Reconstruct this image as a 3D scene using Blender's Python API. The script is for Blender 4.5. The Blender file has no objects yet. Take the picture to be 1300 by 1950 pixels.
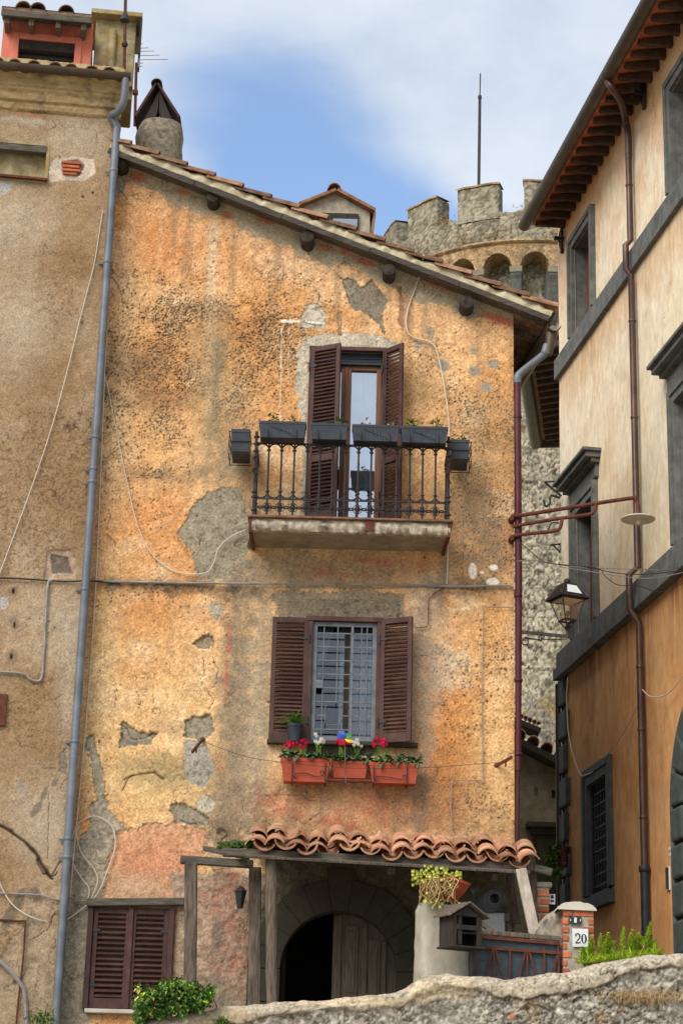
import bpy, math, random
import numpy as np
from mathutils import Vector, Matrix
V = Vector
random.seed(7)
SC = bpy.context.scene
COL = SC.collection

# ------------------------------------------------------------------ camera
FPX, CX, CY = 3829.0, 650.0, 975.0          # focal length and centre in photo pixels (1300 x 1950)
PITCH, ROLL = math.radians(18.4), math.radians(1.52)
EYE = V((0, 0, 1.6))
RM = (Matrix.Rotation(math.pi / 2 + PITCH, 3, 'X') @ Matrix.Rotation(ROLL, 3, 'Z'))
cd = bpy.data.cameras.new('camera')
cd.sensor_fit = 'VERTICAL'
cd.sensor_height = 24.0
cd.sensor_width = 16.0
cd.lens = 24.0 * FPX / 1950.0
cd.clip_end = 3000
cam = bpy.data.objects.new('camera', cd)
cam.matrix_world = Matrix.Translation(EYE) @ RM.to_4x4()
COL.objects.link(cam)
SC.camera = cam

# ------------------------------------------------------------------ world, sun, exposure
SUN_EL, SUN_AZ = math.radians(41), math.radians(216)    # azimuth clockwise from +Y (north): behind the viewer's left shoulder
SC.view_settings.view_transform = 'Standard'
SC.view_settings.look = 'None'
SC.view_settings.exposure = 1.22
SC.view_settings.gamma = 1
w = bpy.data.worlds.new('World')
SC.world = w
w.use_nodes = True
nt = w.node_tree
nt.nodes.clear()
def N(tree, t, **kw):
    n = tree.nodes.new(t)
    for k, v in kw.items():
        if k.startswith('i_'):
            key = k[2:]
            n.inputs[int(key) if key.isdigit() else key].default_value = v
        else:
            setattr(n, k, v)
    return n
out = N(nt, 'ShaderNodeOutputWorld')
bg1 = N(nt, 'ShaderNodeBackground', i_Strength=0.108)
sky = N(nt, 'ShaderNodeTexSky', sky_type='NISHITA')
sky.sun_disc = False
sky.sun_elevation = SUN_EL
sky.sun_rotation = SUN_AZ
sky.air_density = 1.0
sky.dust_density = 0.6
sky.ozone_density = 1.4
bg2 = N(nt, 'ShaderNodeBackground', i_Strength=1.0)
mixw = N(nt, 'ShaderNodeMixShader')
tc = N(nt, 'ShaderNodeTexCoord')
nt.links.new(sky.outputs[0], bg1.inputs[0])
# cloud deck: broken cloud, laid out by direction; an opening of blue around (-.05,.9,.45)
mp = N(nt, 'ShaderNodeMapping')
mp.inputs['Location'].default_value = (0.3, 1.7, 0.2)
mp.inputs['Scale'].default_value = (5.0, 5.0, 8.5)
nz = N(nt, 'ShaderNodeTexNoise', i_Scale=1.0, i_Detail=7.0, i_Roughness=0.55, i_Distortion=0.5)
nt.links.new(tc.outputs['Generated'], mp.inputs[0])
nt.links.new(mp.outputs[0], nz.inputs['Vector'])
def gap(center, scale):
    m = N(nt, 'ShaderNodeMapping', vector_type='TEXTURE')
    m.inputs['Location'].default_value = center
    m.inputs['Rotation'].default_value = (0, math.radians(scale[3]), 0)
    m.inputs['Scale'].default_value = scale[:3]
    g = N(nt, 'ShaderNodeTexGradient', gradient_type='SPHERICAL')
    nt.links.new(tc.outputs['Generated'], m.inputs[0])
    nt.links.new(m.outputs[0], g.inputs[0])
    return g
g1 = gap((-0.03, 0.885, 0.475), (0.105, 0.3, 0.075, 25))
g2 = gap((0.06, 0.90, 0.425), (0.15, 0.3, 0.05, 12))
ad = N(nt, 'ShaderNodeMath', operation='ADD')
nt.links.new(g1.outputs['Fac'], ad.inputs[0]); nt.links.new(g2.outputs['Fac'], ad.inputs[1])
sb = N(nt, 'ShaderNodeMath', operation='MULTIPLY_ADD')
nt.links.new(ad.outputs[0], sb.inputs[0]); sb.inputs[1].default_value = -0.66
nt.links.new(nz.outputs['Fac'], sb.inputs[2])
rmp = N(nt, 'ShaderNodeMapRange', interpolation_type='SMOOTHSTEP')
rmp.inputs['From Min'].default_value = 0.02
rmp.inputs['From Max'].default_value = 0.42
rmp.inputs['To Min'].default_value = 0.02
rmp.inputs['To Max'].default_value = 0.93
nt.links.new(sb.outputs[0], rmp.inputs[0])
nz2 = N(nt, 'ShaderNodeTexNoise', i_Scale=1.6, i_Detail=5.0, i_Roughness=0.6)
nt.links.new(mp.outputs[0], nz2.inputs['Vector'])
cr = N(nt, 'ShaderNodeValToRGB')
cr.color_ramp.elements[0].position = 0.3
cr.color_ramp.elements[0].color = (0.265, 0.30, 0.355, 1)
cr.color_ramp.elements[1].position = 0.7
cr.color_ramp.elements[1].color = (0.375, 0.40, 0.435, 1)
nt.links.new(nz2.outputs['Fac'], cr.inputs[0])
nt.links.new(cr.outputs[0], bg2.inputs[0])
nt.links.new(rmp.outputs[0], mixw.inputs[0])
nt.links.new(bg1.outputs[0], mixw.inputs[1])
nt.links.new(bg2.outputs[0], mixw.inputs[2])
nt.links.new(mixw.outputs[0], out.inputs[0])

sl = bpy.data.lights.new('sun', 'SUN')
sl.energy = 1.5
sl.angle = math.radians(42)
sl.color = (1.0, 0.95, 0.87)
so = bpy.data.objects.new('sun', sl)
sdir = V((math.sin(SUN_AZ) * math.cos(SUN_EL), math.cos(SUN_AZ) * math.cos(SUN_EL), math.sin(SUN_EL)))
so.rotation_euler = sdir.to_track_quat('Z', 'Y').to_euler()
so.location = sdir * 80
COL.objects.link(so)

# ------------------------------------------------------------------ measuring: photo pixels to points on real planes
def ray(px, py):
    return RM @ V(((px - CX) / FPX, (CY - py) / FPX, -1.0))
def on(px, py, p0, n):
    d = ray(px, py)
    t = (p0 - EYE).dot(n) / d.dot(n)
    return EYE + d * t
def P(px, py, Y):
    return on(px, py, V((0, Y, 0)), V((0, 1, 0)))
YF = 23.0
def F(px, py, off=0.0):
    return P(px, py, YF - off)
def H(px, py, z):
    return on(px, py, V((0, 0, z)), V((0, 0, 1)))
Z = V((0, 0, 1))
X1 = V((1, 0, 0))
Y1 = V((0, 1, 0))
# right building's wall: runs away towards the vanishing point seen at (0, 2250)
dv = ray(0, 2250); dv.z = 0; dv.normalize()
RD = dv.copy()                 # going away
RE = -RD                       # towards the viewer
RN = V((-RD.y, RD.x, 0))       # out of the wall, towards the street
RC = P(1066, 900, 29.0); RC.z = 0
def Rpt(s, z, n=0.0):
    return RC + RE * s + RN * n + Z * z
def Rray(px, py, n=0.0):
    p = on(px, py, RC + RN * n, RN)
    return (p - RC).dot(RE), p.z
def Rp(px, py, n=0.0):
    return on(px, py, RC + RN * n, RN)
# left building's wall: recedes slightly to the right
LA = math.radians(7)
LE = V((math.cos(LA), math.sin(LA), 0))
LN = V((math.sin(LA), -math.cos(LA), 0))
LC = P(196, 600, 22.75); LC.z = 0
def Lray(px, py, n=0.0):
    p = on(px, py, LC + LN * n, LN)
    return (p - LC).dot(LE), p.z
def Lp(px, py, n=0.0):
    return on(px, py, LC + LN * n, LN)
def Lpt(s, z, n=0.0):
    return LC + LE * s + LN * n + Z * z

# ------------------------------------------------------------------ mesh helpers
WO = {}                         # world origin of every thing
def S(r, g, b, k=1.0):
    def f(c):
        c /= 255.0
        return (c / 12.92 if c <= 0.04045 else ((c + 0.055) / 1.055) ** 2.4) * k
    return (f(r), f(g), f(b), 1.0)
def tag(o, label=None, cat=None, group=None, kind=None):
    if label: o['label'] = label
    if cat: o['category'] = cat
    if group: o['group'] = group
    if kind: o['kind'] = kind
    return o
def thing(name, label, cat, loc, group=None):
    o = bpy.data.objects.new(name, None)
    o.empty_display_size = 0.2
    o.location = loc
    COL.objects.link(o)
    WO[o.name] = V(loc)
    return tag(o, label, cat, group)
class MB:
    def __init__(s):
        s.v = []; s.f = []
    def add(s, vs, fs):
        o = len(s.v)
        s.v += [V(v) for v in vs]
        s.f += [[i + o for i in f] for f in fs]
        return s
    def box(s, c, size, ax=(X1, Y1, Z)):
        c = V(c)
        a, b, d = ax[0] * size[0] / 2, ax[1] * size[1] / 2, ax[2] * size[2] / 2
        vs = [c + a * i + b * j + d * k for i in (-1, 1) for j in (-1, 1) for k in (-1, 1)]
        return s.add(vs, [(0, 1, 3, 2), (4, 6, 7, 5), (0, 4, 5, 1), (2, 3, 7, 6), (0, 2, 6, 4), (1, 5, 7, 3)])
    def bar(s, a, b, w, h, up=Z):
        a, b = V(a), V(b)
        t = (b - a); L = t.length; t.normalize()
        sd = t.cross(V(up))
        if sd.length < 1e-4: sd = t.cross(X1)
        sd.normalize()
        u = sd.cross(t).normalized()
        return s.box((a + b) / 2, (L, w, h), (t, sd, u))
    def prism(s, poly, vec):
        poly = [V(p) for p in poly]; n = len(poly); vec = V(vec)
        vs = poly + [p + vec for p in poly]
        fs = [list(range(n)), list(range(2 * n - 1, n - 1, -1))]
        fs += [[i, i + n, (i + 1) % n + n, (i + 1) % n] for i in range(n)]
        return s.add(vs, fs)
    def tube(s, pts, r, n=8, closed=False, cap=True):
        pts = [V(p) for p in pts]
        m = len(pts)
        rs = r if isinstance(r, (list, tuple)) else [r] * m
        tang = []
        for i in range(m):
            a = pts[(i - 1) % m] if (closed or i > 0) else pts[i]
            b = pts[(i + 1) % m] if (closed or i < m - 1) else pts[i]
            t = b - a
            tang.append(t.normalized() if t.length > 1e-9 else V((0, 0, 1)))
        u = tang[0].cross(Z)
        if u.length < 1e-3: u = tang[0].cross(X1)
        u.normalize()
        vs = []
        for i in range(m):
            u = u - tang[i] * u.dot(tang[i])
            if u.length < 1e-6: u = tang[i].orthogonal()
            u.normalize()
            w_ = tang[i].cross(u)
            for k in range(n):
                a = 2 * math.pi * k / n
                vs.append(pts[i] + (u * math.cos(a) + w_ * math.sin(a)) * rs[i])
        fs = []
        for i in range(m if closed else m - 1):
            j = (i + 1) % m
            for k in range(n):
                fs.append((i * n + k, i * n + (k + 1) % n, j * n + (k + 1) % n, j * n + k))
        if cap and not closed:
            fs.append(list(range(n - 1, -1, -1))); fs.append([(m - 1) * n + k for k in range(n)])
        return s.add(vs, fs)
    def lathe(s, c, prof, n=16, axis=Z, cap=True):
        c = V(c); axis = V(axis).normalized()
        u = axis.orthogonal().normalized(); w_ = axis.cross(u)
        vs = []
        for (r, h) in prof:
            for k in range(n):
                a = 2 * math.pi * k / n
                vs.append(c + axis * h + (u * math.cos(a) + w_ * math.sin(a)) * max(r, 1e-4))
        fs = []
        for i in range(len(prof) - 1):
            for k in range(n):
                fs.append((i * n + k, i * n + (k + 1) % n, (i + 1) * n + (k + 1) % n, (i + 1) * n + k))
        if cap:
            fs.append(list(range(n - 1, -1, -1))); fs.append([(len(prof) - 1) * n + k for k in range(n)])
        return s.add(vs, fs)
    def grid(s, rows):
        m, n = len(rows), len(rows[0])
        vs = [p for r in rows for p in r]
        fs = [(i * n + j, i * n + j + 1, (i + 1) * n + j + 1, (i + 1) * n + j) for i in range(m - 1) for j in range(n - 1)]
        return s.add(vs, fs)
    def build(s, name, mat, parent=None, smooth=False, bevel=0.0, label=None, cat=None, group=None, kind=None, origin=None):
        if parent is not None:
            org = WO[parent.name]
        elif origin is not None:
            org = V(origin)
        else:
            xs = [v.x for v in s.v]; ys = [v.y for v in s.v]; zs = [v.z for v in s.v]
            org = V(((min(xs) + max(xs)) / 2, (min(ys) + max(ys)) / 2, min(zs)))
        me = bpy.data.meshes.new(name)
        me.from_pydata([v - org for v in s.v], [], s.f)
        me.update()
        if mat: me.materials.append(mat)
        if smooth:
            me.polygons.foreach_set('use_smooth', [True] * len(me.polygons))
            try: me.set_sharp_from_angle(angle=math.radians(50))
            except Exception: pass
        o = bpy.data.objects.new(name, me)
        COL.objects.link(o)
        if parent is not None:
            o.parent = parent
        else:
            o.location = org
        WO[o.name] = org
        if bevel:
            b = o.modifiers.new('bevel', 'BEVEL'); b.width = bevel; b.segments = 2; b.limit_method = 'ANGLE'
        return tag(o, label, cat, group, kind)
def smooth_path(pts, k=6):
    pts = [V(p) for p in pts]
    if len(pts) < 3: return pts
    P0 = [pts[0] * 2 - pts[1]] + pts + [pts[-1] * 2 - pts[-2]]
    res = []
    for i in range(1, len(P0) - 2):
        a, b, c, d = P0[i - 1], P0[i], P0[i + 1], P0[i + 2]
        for j in range(k):
            t = j / k
            res.append(0.5 * ((2 * b) + (c - a) * t + (2 * a - 5 * b + 4 * c - d) * t * t + (3 * b - a - 3 * c + d) * t ** 3))
    res.append(pts[-1])
    return res

# ------------------------------------------------------------------ numpy noise
def _h(ix, iy, seed):
    n = (ix.astype(np.int64) * 374761393 + iy.astype(np.int64) * 668265263 + seed * 1442695041) & 0xffffffff
    n = ((n ^ (n >> 13)) * 1274126177) & 0xffffffff
    n = ((n ^ (n >> 16)) * 2246822519) & 0xffffffff
    return ((n ^ (n >> 15)) & 0xffff) / 65535.0
def vn(x, y, seed=0):
    ix, iy = np.floor(x), np.floor(y)
    fx, fy = x - ix, y - iy
    fx = fx * fx * (3 - 2 * fx); fy = fy * fy * (3 - 2 * fy)
    a = _h(ix, iy, seed); b = _h(ix + 1, iy, seed); c = _h(ix, iy + 1, seed); d = _h(ix + 1, iy + 1, seed)
    return (a * (1 - fx) + b * fx) * (1 - fy) + (c * (1 - fx) + d * fx) * fy
def fbm(x, y, o=4, seed=0, gain=0.5):
    r = np.zeros_like(x); amp = 1.0; tot = 0.0
    for i in range(o):
        r += amp * vn(x * 2 ** i + 17.3 * i, y * 2 ** i - 9.1 * i, seed + i)
        tot += amp; amp *= gain
    return r / tot
def sstep(a, b, x):
    t = np.clip((x - a) / (b - a + 1e-12), 0, 1)
    return t * t * (3 - 2 * t)
def worley(x, y, seed=0):
    ix, iy = np.floor(x), np.floor(y)
    d1 = np.full_like(x, 9.0); d2 = np.full_like(x, 9.0); idv = np.zeros_like(x)
    for i in (-1, 0, 1):
        for j in (-1, 0, 1):
            cx_, cy_ = ix + i, iy + j
            h1 = _h(cx_, cy_, seed)
            d = np.hypot(cx_ + h1 - x, cy_ + _h(cx_, cy_, seed + 5) - y)
            nearer = d < d1
            d2 = np.where(nearer, d1, np.minimum(d2, d))
            idv = np.where(nearer, _h(cx_, cy_, seed + 9), idv)
            d1 = np.where(nearer, d, d1)
    return d1, d2, idv
def poly_sd(A, B, poly, margin=0.4):
    """signed distance (inside negative) to a polygon, far outside = margin"""
    poly = np.array(poly, float)
    r = np.full(A.shape, margin)
    lo = poly.min(0) - margin; hi = poly.max(0) + margin
    m = (A > lo[0]) & (A < hi[0]) & (B > lo[1]) & (B < hi[1])
    if not m.any(): return r
    a, b = A[m], B[m]
    d = np.full(a.shape, 1e9); ins = np.zeros(a.shape, bool)
    n = len(poly)
    for i in range(n):
        p, q = poly[i], poly[(i + 1) % n]
        e = q - p
        t = np.clip(((a - p[0]) * e[0] + (b - p[1]) * e[1]) / (e @ e + 1e-12), 0, 1)
        d = np.minimum(d, np.hypot(a - p[0] - t * e[0], b - p[1] - t * e[1]))
        c = (p[1] > b) != (q[1] > b)
        if abs(e[1]) > 1e-12:
            ins ^= c & (a < e[0] * (b - p[1]) / e[1] + p[0])
    r[m] = np.where(ins, -d, d)
    return r
def line_d(A, B, pts, margin=0.3):
    pts = np.array(pts, float)
    r = np.full(A.shape, margin)
    lo = pts.min(0) - margin; hi = pts.max(0) + margin
    m = (A > lo[0]) & (A < hi[0]) & (B > lo[1]) & (B < hi[1])
    if not m.any(): return r
    a, b = A[m], B[m]
    d = np.full(a.shape, 1e9)
    for p, q in zip(pts[:-1], pts[1:]):
        e = q - p
        t = np.clip(((a - p[0]) * e[0] + (b - p[1]) * e[1]) / (e @ e + 1e-12), 0, 1)
        d = np.minimum(d, np.hypot(a - p[0] - t * e[0], b - p[1] - t * e[1]))
    r[m] = d
    return r
def wall_mesh(name, pos, color, keep, mat, parent=None, origin=None, rough=None, **kw):
    """pos (m,n,3), color (m,n,3), keep (m-1,n-1) cells"""
    m, n = pos.shape[:2]
    idx = np.arange(m * n).reshape(m, n)
    quads = np.stack([idx[:-1, :-1], idx[:-1, 1:], idx[1:, 1:], idx[1:, :-1]], -1)[keep]
    used = np.unique(quads)
    remap = np.full(m * n, -1); remap[used] = np.arange(len(used))
    quads = remap[quads]
    org = WO[parent.name] if parent is not None else V(origin)
    vs = pos.reshape(-1, 3)[used] - np.array(org)
    me = bpy.data.meshes.new(name)
    me.vertices.add(len(vs)); me.vertices.foreach_set('co', vs.astype(np.float32).ravel())
    me.loops.add(quads.size); me.loops.foreach_set('vertex_index', quads.astype(np.int32).ravel())
    me.polygons.add(len(quads))
    me.polygons.foreach_set('loop_start', np.arange(0, quads.size, 4, dtype=np.int32))
    me.polygons.foreach_set('loop_total', np.full(len(quads), 4, np.int32))
    me.polygons.foreach_set('use_smooth', np.ones(len(quads), bool))
    me.update(calc_edges=True)
    at = me.color_attributes.new('Col', 'FLOAT_COLOR', 'POINT')
    c = np.ones((len(vs), 4), np.float32); c[:, :3] = np.clip(color.reshape(-1, 3)[used], 0.004, 0.9)
    at.data.foreach_set('color', c.ravel())
    me.materials.append(mat)
    o = bpy.data.objects.new(name, me); COL.objects.link(o)
    if parent is not None: o.parent = parent
    else: o.location = org
    WO[o.name] = V(org)
    return tag(o, kw.get('label'), kw.get('cat'), kw.get('group'), kw.get('kind'))

# ------------------------------------------------------------------ materials
def M(name, c1, c2=None, c3=None, scale=6.0, stretch=(1, 1, 1), rough=0.8, metal=0.0, bump=0.0, bscale=40.0,
      lo=0.35, hi=0.65, s3=2.0, amt3=0.6, attr=False, island=False, irange=(0.5, 1.3), vor=0, spec=0.3, coat=0.0, bstretch=None, bdist=0.01):
    m = bpy.data.materials.new(name); m.use_nodes = True
    t = m.node_tree; t.nodes.clear()
    o = N(t, 'ShaderNodeOutputMaterial'); b = N(t, 'ShaderNodeBsdfPrincipled')
    t.links.new(b.outputs[0], o.inputs[0])
    b.inputs['Roughness'].default_value = rough; b.inputs['Metallic'].default_value = metal
    b.inputs['Specular IOR Level'].default_value = spec
    if coat: b.inputs['Coat Weight'].default_value = coat
    tc_ = N(t, 'ShaderNodeTexCoord')
    mp_ = N(t, 'ShaderNodeMapping'); mp_.inputs['Scale'].default_value = stretch
    t.links.new(tc_.outputs['Object'], mp_.inputs[0])
    n1 = N(t, 'ShaderNodeTexNoise', i_Scale=scale, i_Detail=8.0, i_Roughness=0.62)
    t.links.new(mp_.outputs[0], n1.inputs['Vector'])
    mr = N(t, 'ShaderNodeMapRange'); mr.inputs[1].default_value = lo; mr.inputs[2].default_value = hi
    t.links.new(n1.outputs['Fac'], mr.inputs[0])
    mx = N(t, 'ShaderNodeMix', data_type='RGBA')
    c2 = c2 or c1
    mx.inputs[6].default_value = c1; mx.inputs[7].default_value = c2
    t.links.new(mr.outputs[0], mx.inputs[0])
    last = mx.outputs[2]
    if attr:
        va = N(t, 'ShaderNodeVertexColor', layer_name='Col')
        ml = N(t, 'ShaderNodeMix', data_type='RGBA', blend_type='MULTIPLY'); ml.inputs[0].default_value = 1.0
        t.links.new(va.outputs[0], ml.inputs[6]); t.links.new(last, ml.inputs[7]); last = ml.outputs[2]
    if c3:
        n3 = N(t, 'ShaderNodeTexNoise', i_Scale=s3, i_Detail=6.0, i_Roughness=0.6)
        t.links.new(tc_.outputs['Object'], n3.inputs['Vector'])
        m3 = N(t, 'ShaderNodeMapRange'); m3.inputs[1].default_value = 0.5; m3.inputs[2].default_value = 0.72
        m3.inputs[4].default_value = amt3
        t.links.new(n3.outputs['Fac'], m3.inputs[0])
        x3 = N(t, 'ShaderNodeMix', data_type='RGBA'); x3.inputs[7].default_value = c3
        t.links.new(m3.outputs[0], x3.inputs[0]); t.links.new(last, x3.inputs[6]); last = x3.outputs[2]
    if vor:
        vm_ = N(t, 'ShaderNodeMapping'); vm_.inputs['Scale'].default_value = (vor, vor, vor * 1.6)
        wz = N(t, 'ShaderNodeTexNoise', i_Scale=vor * .7, i_Detail=3.0)
        t.links.new(tc_.outputs['Object'], wz.inputs['Vector'])
        wa = N(t, 'ShaderNodeMix', data_type='VECTOR'); wa.inputs[0].default_value = 0.10 if vor > 2 else 0.16
        t.links.new(tc_.outputs['Object'], wa.inputs[4]); t.links.new(wz.outputs['Color'], wa.inputs[5])
        t.links.new(wa.outputs[1], vm_.inputs[0])
        v1 = N(t, 'ShaderNodeTexVoronoi', i_Scale=1.0); v2 = N(t, 'ShaderNodeTexVoronoi', feature='DISTANCE_TO_EDGE', i_Scale=1.0)
        t.links.new(vm_.outputs[0], v1.inputs['Vector']); t.links.new(vm_.outputs[0], v2.inputs['Vector'])
        sp_ = N(t, 'ShaderNodeSeparateColor'); t.links.new(v1.outputs['Color'], sp_.inputs[0])
        k1 = N(t, 'ShaderNodeMapRange'); k1.inputs[3].default_value = .68; k1.inputs[4].default_value = 1.18; t.links.new(sp_.outputs[0], k1.inputs[0])
        k2 = N(t, 'ShaderNodeMapRange'); k2.inputs[1].default_value = 0.0; k2.inputs[2].default_value = .09; k2.inputs[3].default_value = .5; k2.inputs[4].default_value = 1.0
        t.links.new(v2.outputs['Distance'], k2.inputs[0])
        km = N(t, 'ShaderNodeMath', operation='MULTIPLY'); t.links.new(k1.outputs[0], km.inputs[0]); t.links.new(k2.outputs[0], km.inputs[1])
        vs_2 = N(t, 'ShaderNodeVectorMath', operation='SCALE'); t.links.new(last, vs_2.inputs[0]); t.links.new(km.outputs[0], vs_2.inputs['Scale']); last = vs_2.outputs[0]
    if island:
        ge = N(t, 'ShaderNodeNewGeometry')
        rr = N(t, 'ShaderNodeMapRange'); rr.inputs[3].default_value = irange[0]; rr.inputs[4].default_value = irange[1]
        t.links.new(ge.outputs['Random Per Island'], rr.inputs[0])
        vm = N(t, 'ShaderNodeVectorMath', operation='SCALE')
        t.links.new(last, vm.inputs[0]); t.links.new(rr.outputs[0], vm.inputs['Scale']); last = vm.outputs[0]
    t.links.new(last, b.inputs['Base Color'])
    if bump:
        n2 = N(t, 'ShaderNodeTexNoise', i_Scale=bscale, i_Detail=8.0, i_Roughness=0.65)
        if bstretch:
            m2 = N(t, 'ShaderNodeMapping'); m2.inputs['Scale'].default_value = bstretch
            t.links.new(tc_.outputs['Object'], m2.inputs[0]); t.links.new(m2.outputs[0], n2.inputs['Vector'])
        else:
            t.links.new(tc_.outputs['Object'], n2.inputs['Vector'])
        bp = N(t, 'ShaderNodeBump', i_Strength=bump, i_Distance=bdist)
        t.links.new(n2.outputs['Fac'], bp.inputs['Height']); t.links.new(bp.outputs[0], b.inputs['Normal'])
    return m
W1 = (1, 1, 1, 1)
MT = {}
MT['plaster'] = M('weathered_plaster', (0.74, 0.73, 0.72, 1), (1.22, 1.22, 1.23, 1), scale=42, rough=0.93, bump=0.8, bscale=60, attr=True, spec=0.15)
MT['stucco'] = M('streaky_stucco', (0.86, 0.84, 0.81, 1), (1.08, 1.08, 1.09, 1), scale=3.2, stretch=(2.2, 2.2, 1.3), rough=0.85, bump=0.25, bscale=30, attr=True, spec=0.2)
MT['masonry'] = M('rough_masonry', (0.72, 0.71, 0.70, 1), (1.2, 1.2, 1.2, 1), scale=30, rough=0.95, bump=0.7, bscale=45, attr=True, spec=0.12)
MT['shutter'] = M('brown_shutter_paint', S(60, 38, 34), S(80, 51, 45), S(104, 78, 68), scale=9, stretch=(4, 4, 1), rough=0.6, bump=0.15, bscale=60, amt3=0.45, s3=4, island=True, irange=(.78, 1.2))
MT['doorwood'] = M('warm_varnished_wood', S(105, 66, 45), S(128, 84, 56), scale=5, stretch=(14, 14, 1), rough=0.4, bump=0.08)
MT['oldwood'] = M('weathered_grey_wood', S(70, 60, 52), S(122, 108, 94), S(52, 44, 38), scale=5, stretch=(9, 9, 1.0), rough=0.9, bump=0.5, bscale=14, bstretch=(9, 9, 1))
MT['oldbeam'] = M('weathered_grey_beam', S(68, 62, 55), S(108, 100, 88), S(62, 68, 44), scale=5, stretch=(1.0, 9, 9), rough=0.9, bump=0.5, bscale=14, bstretch=(1, 9, 9), amt3=0.5)
MT['vergewood'] = M('weathered_verge_board', S(58, 52, 47), S(92, 84, 76), S(44, 38, 34), scale=5, stretch=(1, 9, 9), rough=.9, bump=.4, bscale=14, bstretch=(1, 9, 9))
MT['darkwood'] = M('dark_aged_wood', S(38, 33, 29), S(62, 54, 47), scale=6, stretch=(8, 8, 1), rough=0.8, bump=0.4, bscale=20)
MT['greydoor'] = M('grey_door_wood', S(82, 75, 62), S(116, 106, 90), scale=5, stretch=(10, 10, 1), rough=0.75, bump=0.3, bscale=18, bstretch=(8, 8, 1))
MT['log'] = M('purlin_end_wood', S(34, 30, 28), S(72, 62, 55), scale=14, rough=0.85, bump=0.7, bscale=24)
MT['iron'] = M('wrought_iron_paint', S(40, 36, 37), S(56, 49, 48), S(88, 58, 42), scale=20, rough=0.5, metal=0.3, bump=0.1, s3=9, amt3=0.4)
MT['greyiron'] = M('grey_painted_iron', S(92, 96, 102), S(118, 122, 128), S(120, 96, 76), scale=12, rough=0.5, metal=0.15, s3=6, amt3=0.4)
MT['rust'] = M('rusty_steel', S(84, 46, 36), S(112, 62, 46), S(58, 36, 30), scale=14, rough=0.75, metal=0.2, bump=0.2, s3=8)
MT['zinc'] = M('weathered_zinc_pipe', S(96, 102, 110), S(122, 127, 134), S(90, 88, 86), scale=4, stretch=(1, 1, 1), rough=0.5, metal=0.15, bump=0.08, s3=3, amt3=0.5)
MT['redpipe'] = M('oxblood_painted_pipe', S(72, 30, 36), S(90, 40, 44), S(108, 66, 58), scale=5, rough=0.45, metal=0.2, s3=4, amt3=0.4)
MT['brownpipe'] = M('brown_copper_pipe', S(78, 60, 54), S(100, 76, 66), S(64, 54, 52), scale=4, rough=0.42, metal=0.4, s3=3, amt3=0.5)
MT['gutter'] = M('dark_copper_gutter', S(74, 62, 54), S(98, 84, 72), S(60, 62, 54), scale=3, rough=0.45, metal=0.4, s3=2, amt3=0.5)
MT['castiron'] = M('black_cast_iron', S(44, 46, 50), S(58, 60, 64), scale=6, rough=0.5, metal=0.2, bump=0.1)
MT['planter'] = M('slate_plastic', S(42, 48, 56), S(54, 60, 68), S(76, 80, 84), scale=6, rough=0.5, s3=9, amt3=0.25)
MT['terracotta'] = M('terracotta_plastic', S(152, 64, 40), S(170, 78, 52), S(128, 62, 46), scale=5, rough=0.55, bump=0.06, amt3=0.4)
MT['tile'] = M('old_roof_tile', S(166, 106, 76), S(214, 168, 132), S(112, 96, 82), scale=3.5, rough=0.92, bump=0.5, bscale=30, island=True, s3=8, amt3=0.8, irange=(.6, 1.2))
MT['tiledark'] = M('aged_roof_tile', S(116, 80, 62), S(164, 126, 98), S(96, 86, 70), scale=9, rough=0.9, bump=0.4, bscale=30, island=True, s3=6, amt3=0.7)
MT['brick'] = M('fired_brick', S(176, 92, 62), S(196, 118, 84), S(140, 96, 78), scale=12, rough=0.9, bump=0.4, bscale=40, island=True, s3=10)
MT['mortar'] = M('lime_mortar', S(150, 140, 124), S(186, 176, 156), S(110, 104, 92), scale=14, rough=0.95, bump=0.7, bscale=26, s3=5)
MT['mortarcream'] = M('cream_bedding_mortar', S(202, 186, 154), S(222, 210, 182), S(146, 130, 106), scale=10, rough=0.95, bump=0.7, bscale=22, s3=6)
MT['cement'] = M('grey_cement_render', S(140, 132, 118), S(172, 162, 146), S(104, 98, 86), scale=10, rough=0.95, bump=0.5, bscale=30, s3=3)
MT['darkrender'] = M('dark_render', S(126, 115, 96), S(154, 142, 120), S(92, 92, 70), scale=7, rough=0.95, bump=0.6, bscale=26, s3=2.5)  # darker render tone with olive patches
MT['peperino'] = M('grey_volcanic_stone', S(86, 87, 85), S(116, 116, 110), S(70, 71, 64), scale=7, rough=0.8, bump=0.4, bscale=30, s3=2.2, amt3=.75)
MT['darkstone'] = M('dark_green_stone', S(62, 66, 66), S(78, 84, 82), S(58, 66, 56), scale=8, rough=0.7, bump=0.35, bscale=30, s3=3)
MT['archstone'] = M('dark_arch_stone', S(60, 55, 45), S(72, 66, 54), S(54, 56, 42), scale=8, rough=0.95, bump=0.6, bscale=24, s3=4)  # dark grey-brown stone tone, slightly olive in patches
MT['lichen'] = M('lichened_plaster', S(128, 116, 88), S(176, 162, 128), S(172, 134, 34), scale=7, rough=0.95, bump=0.7, bscale=20, s3=6, amt3=0.95)
MT['pink'] = M('salmon_render', S(204, 112, 92), S(218, 130, 108), scale=5, rough=0.85, bump=0.15)
MT['chimneystone'] = M('rough_chimney_render', S(112, 102, 88), S(158, 146, 126), S(66, 60, 52), scale=16, rough=.95, bump=1.0, bscale=18, s3=11, amt3=.85)
MT['slabstone'] = M('stained_slab_stone', S(150, 138, 120), S(198, 184, 162), S(88, 78, 66), scale=14, rough=.95, bump=.9, bscale=22, s3=9, amt3=.85)
MT['white'] = M('white_enamel', S(205, 208, 208), S(222, 224, 222), scale=5, rough=0.35)
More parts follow.
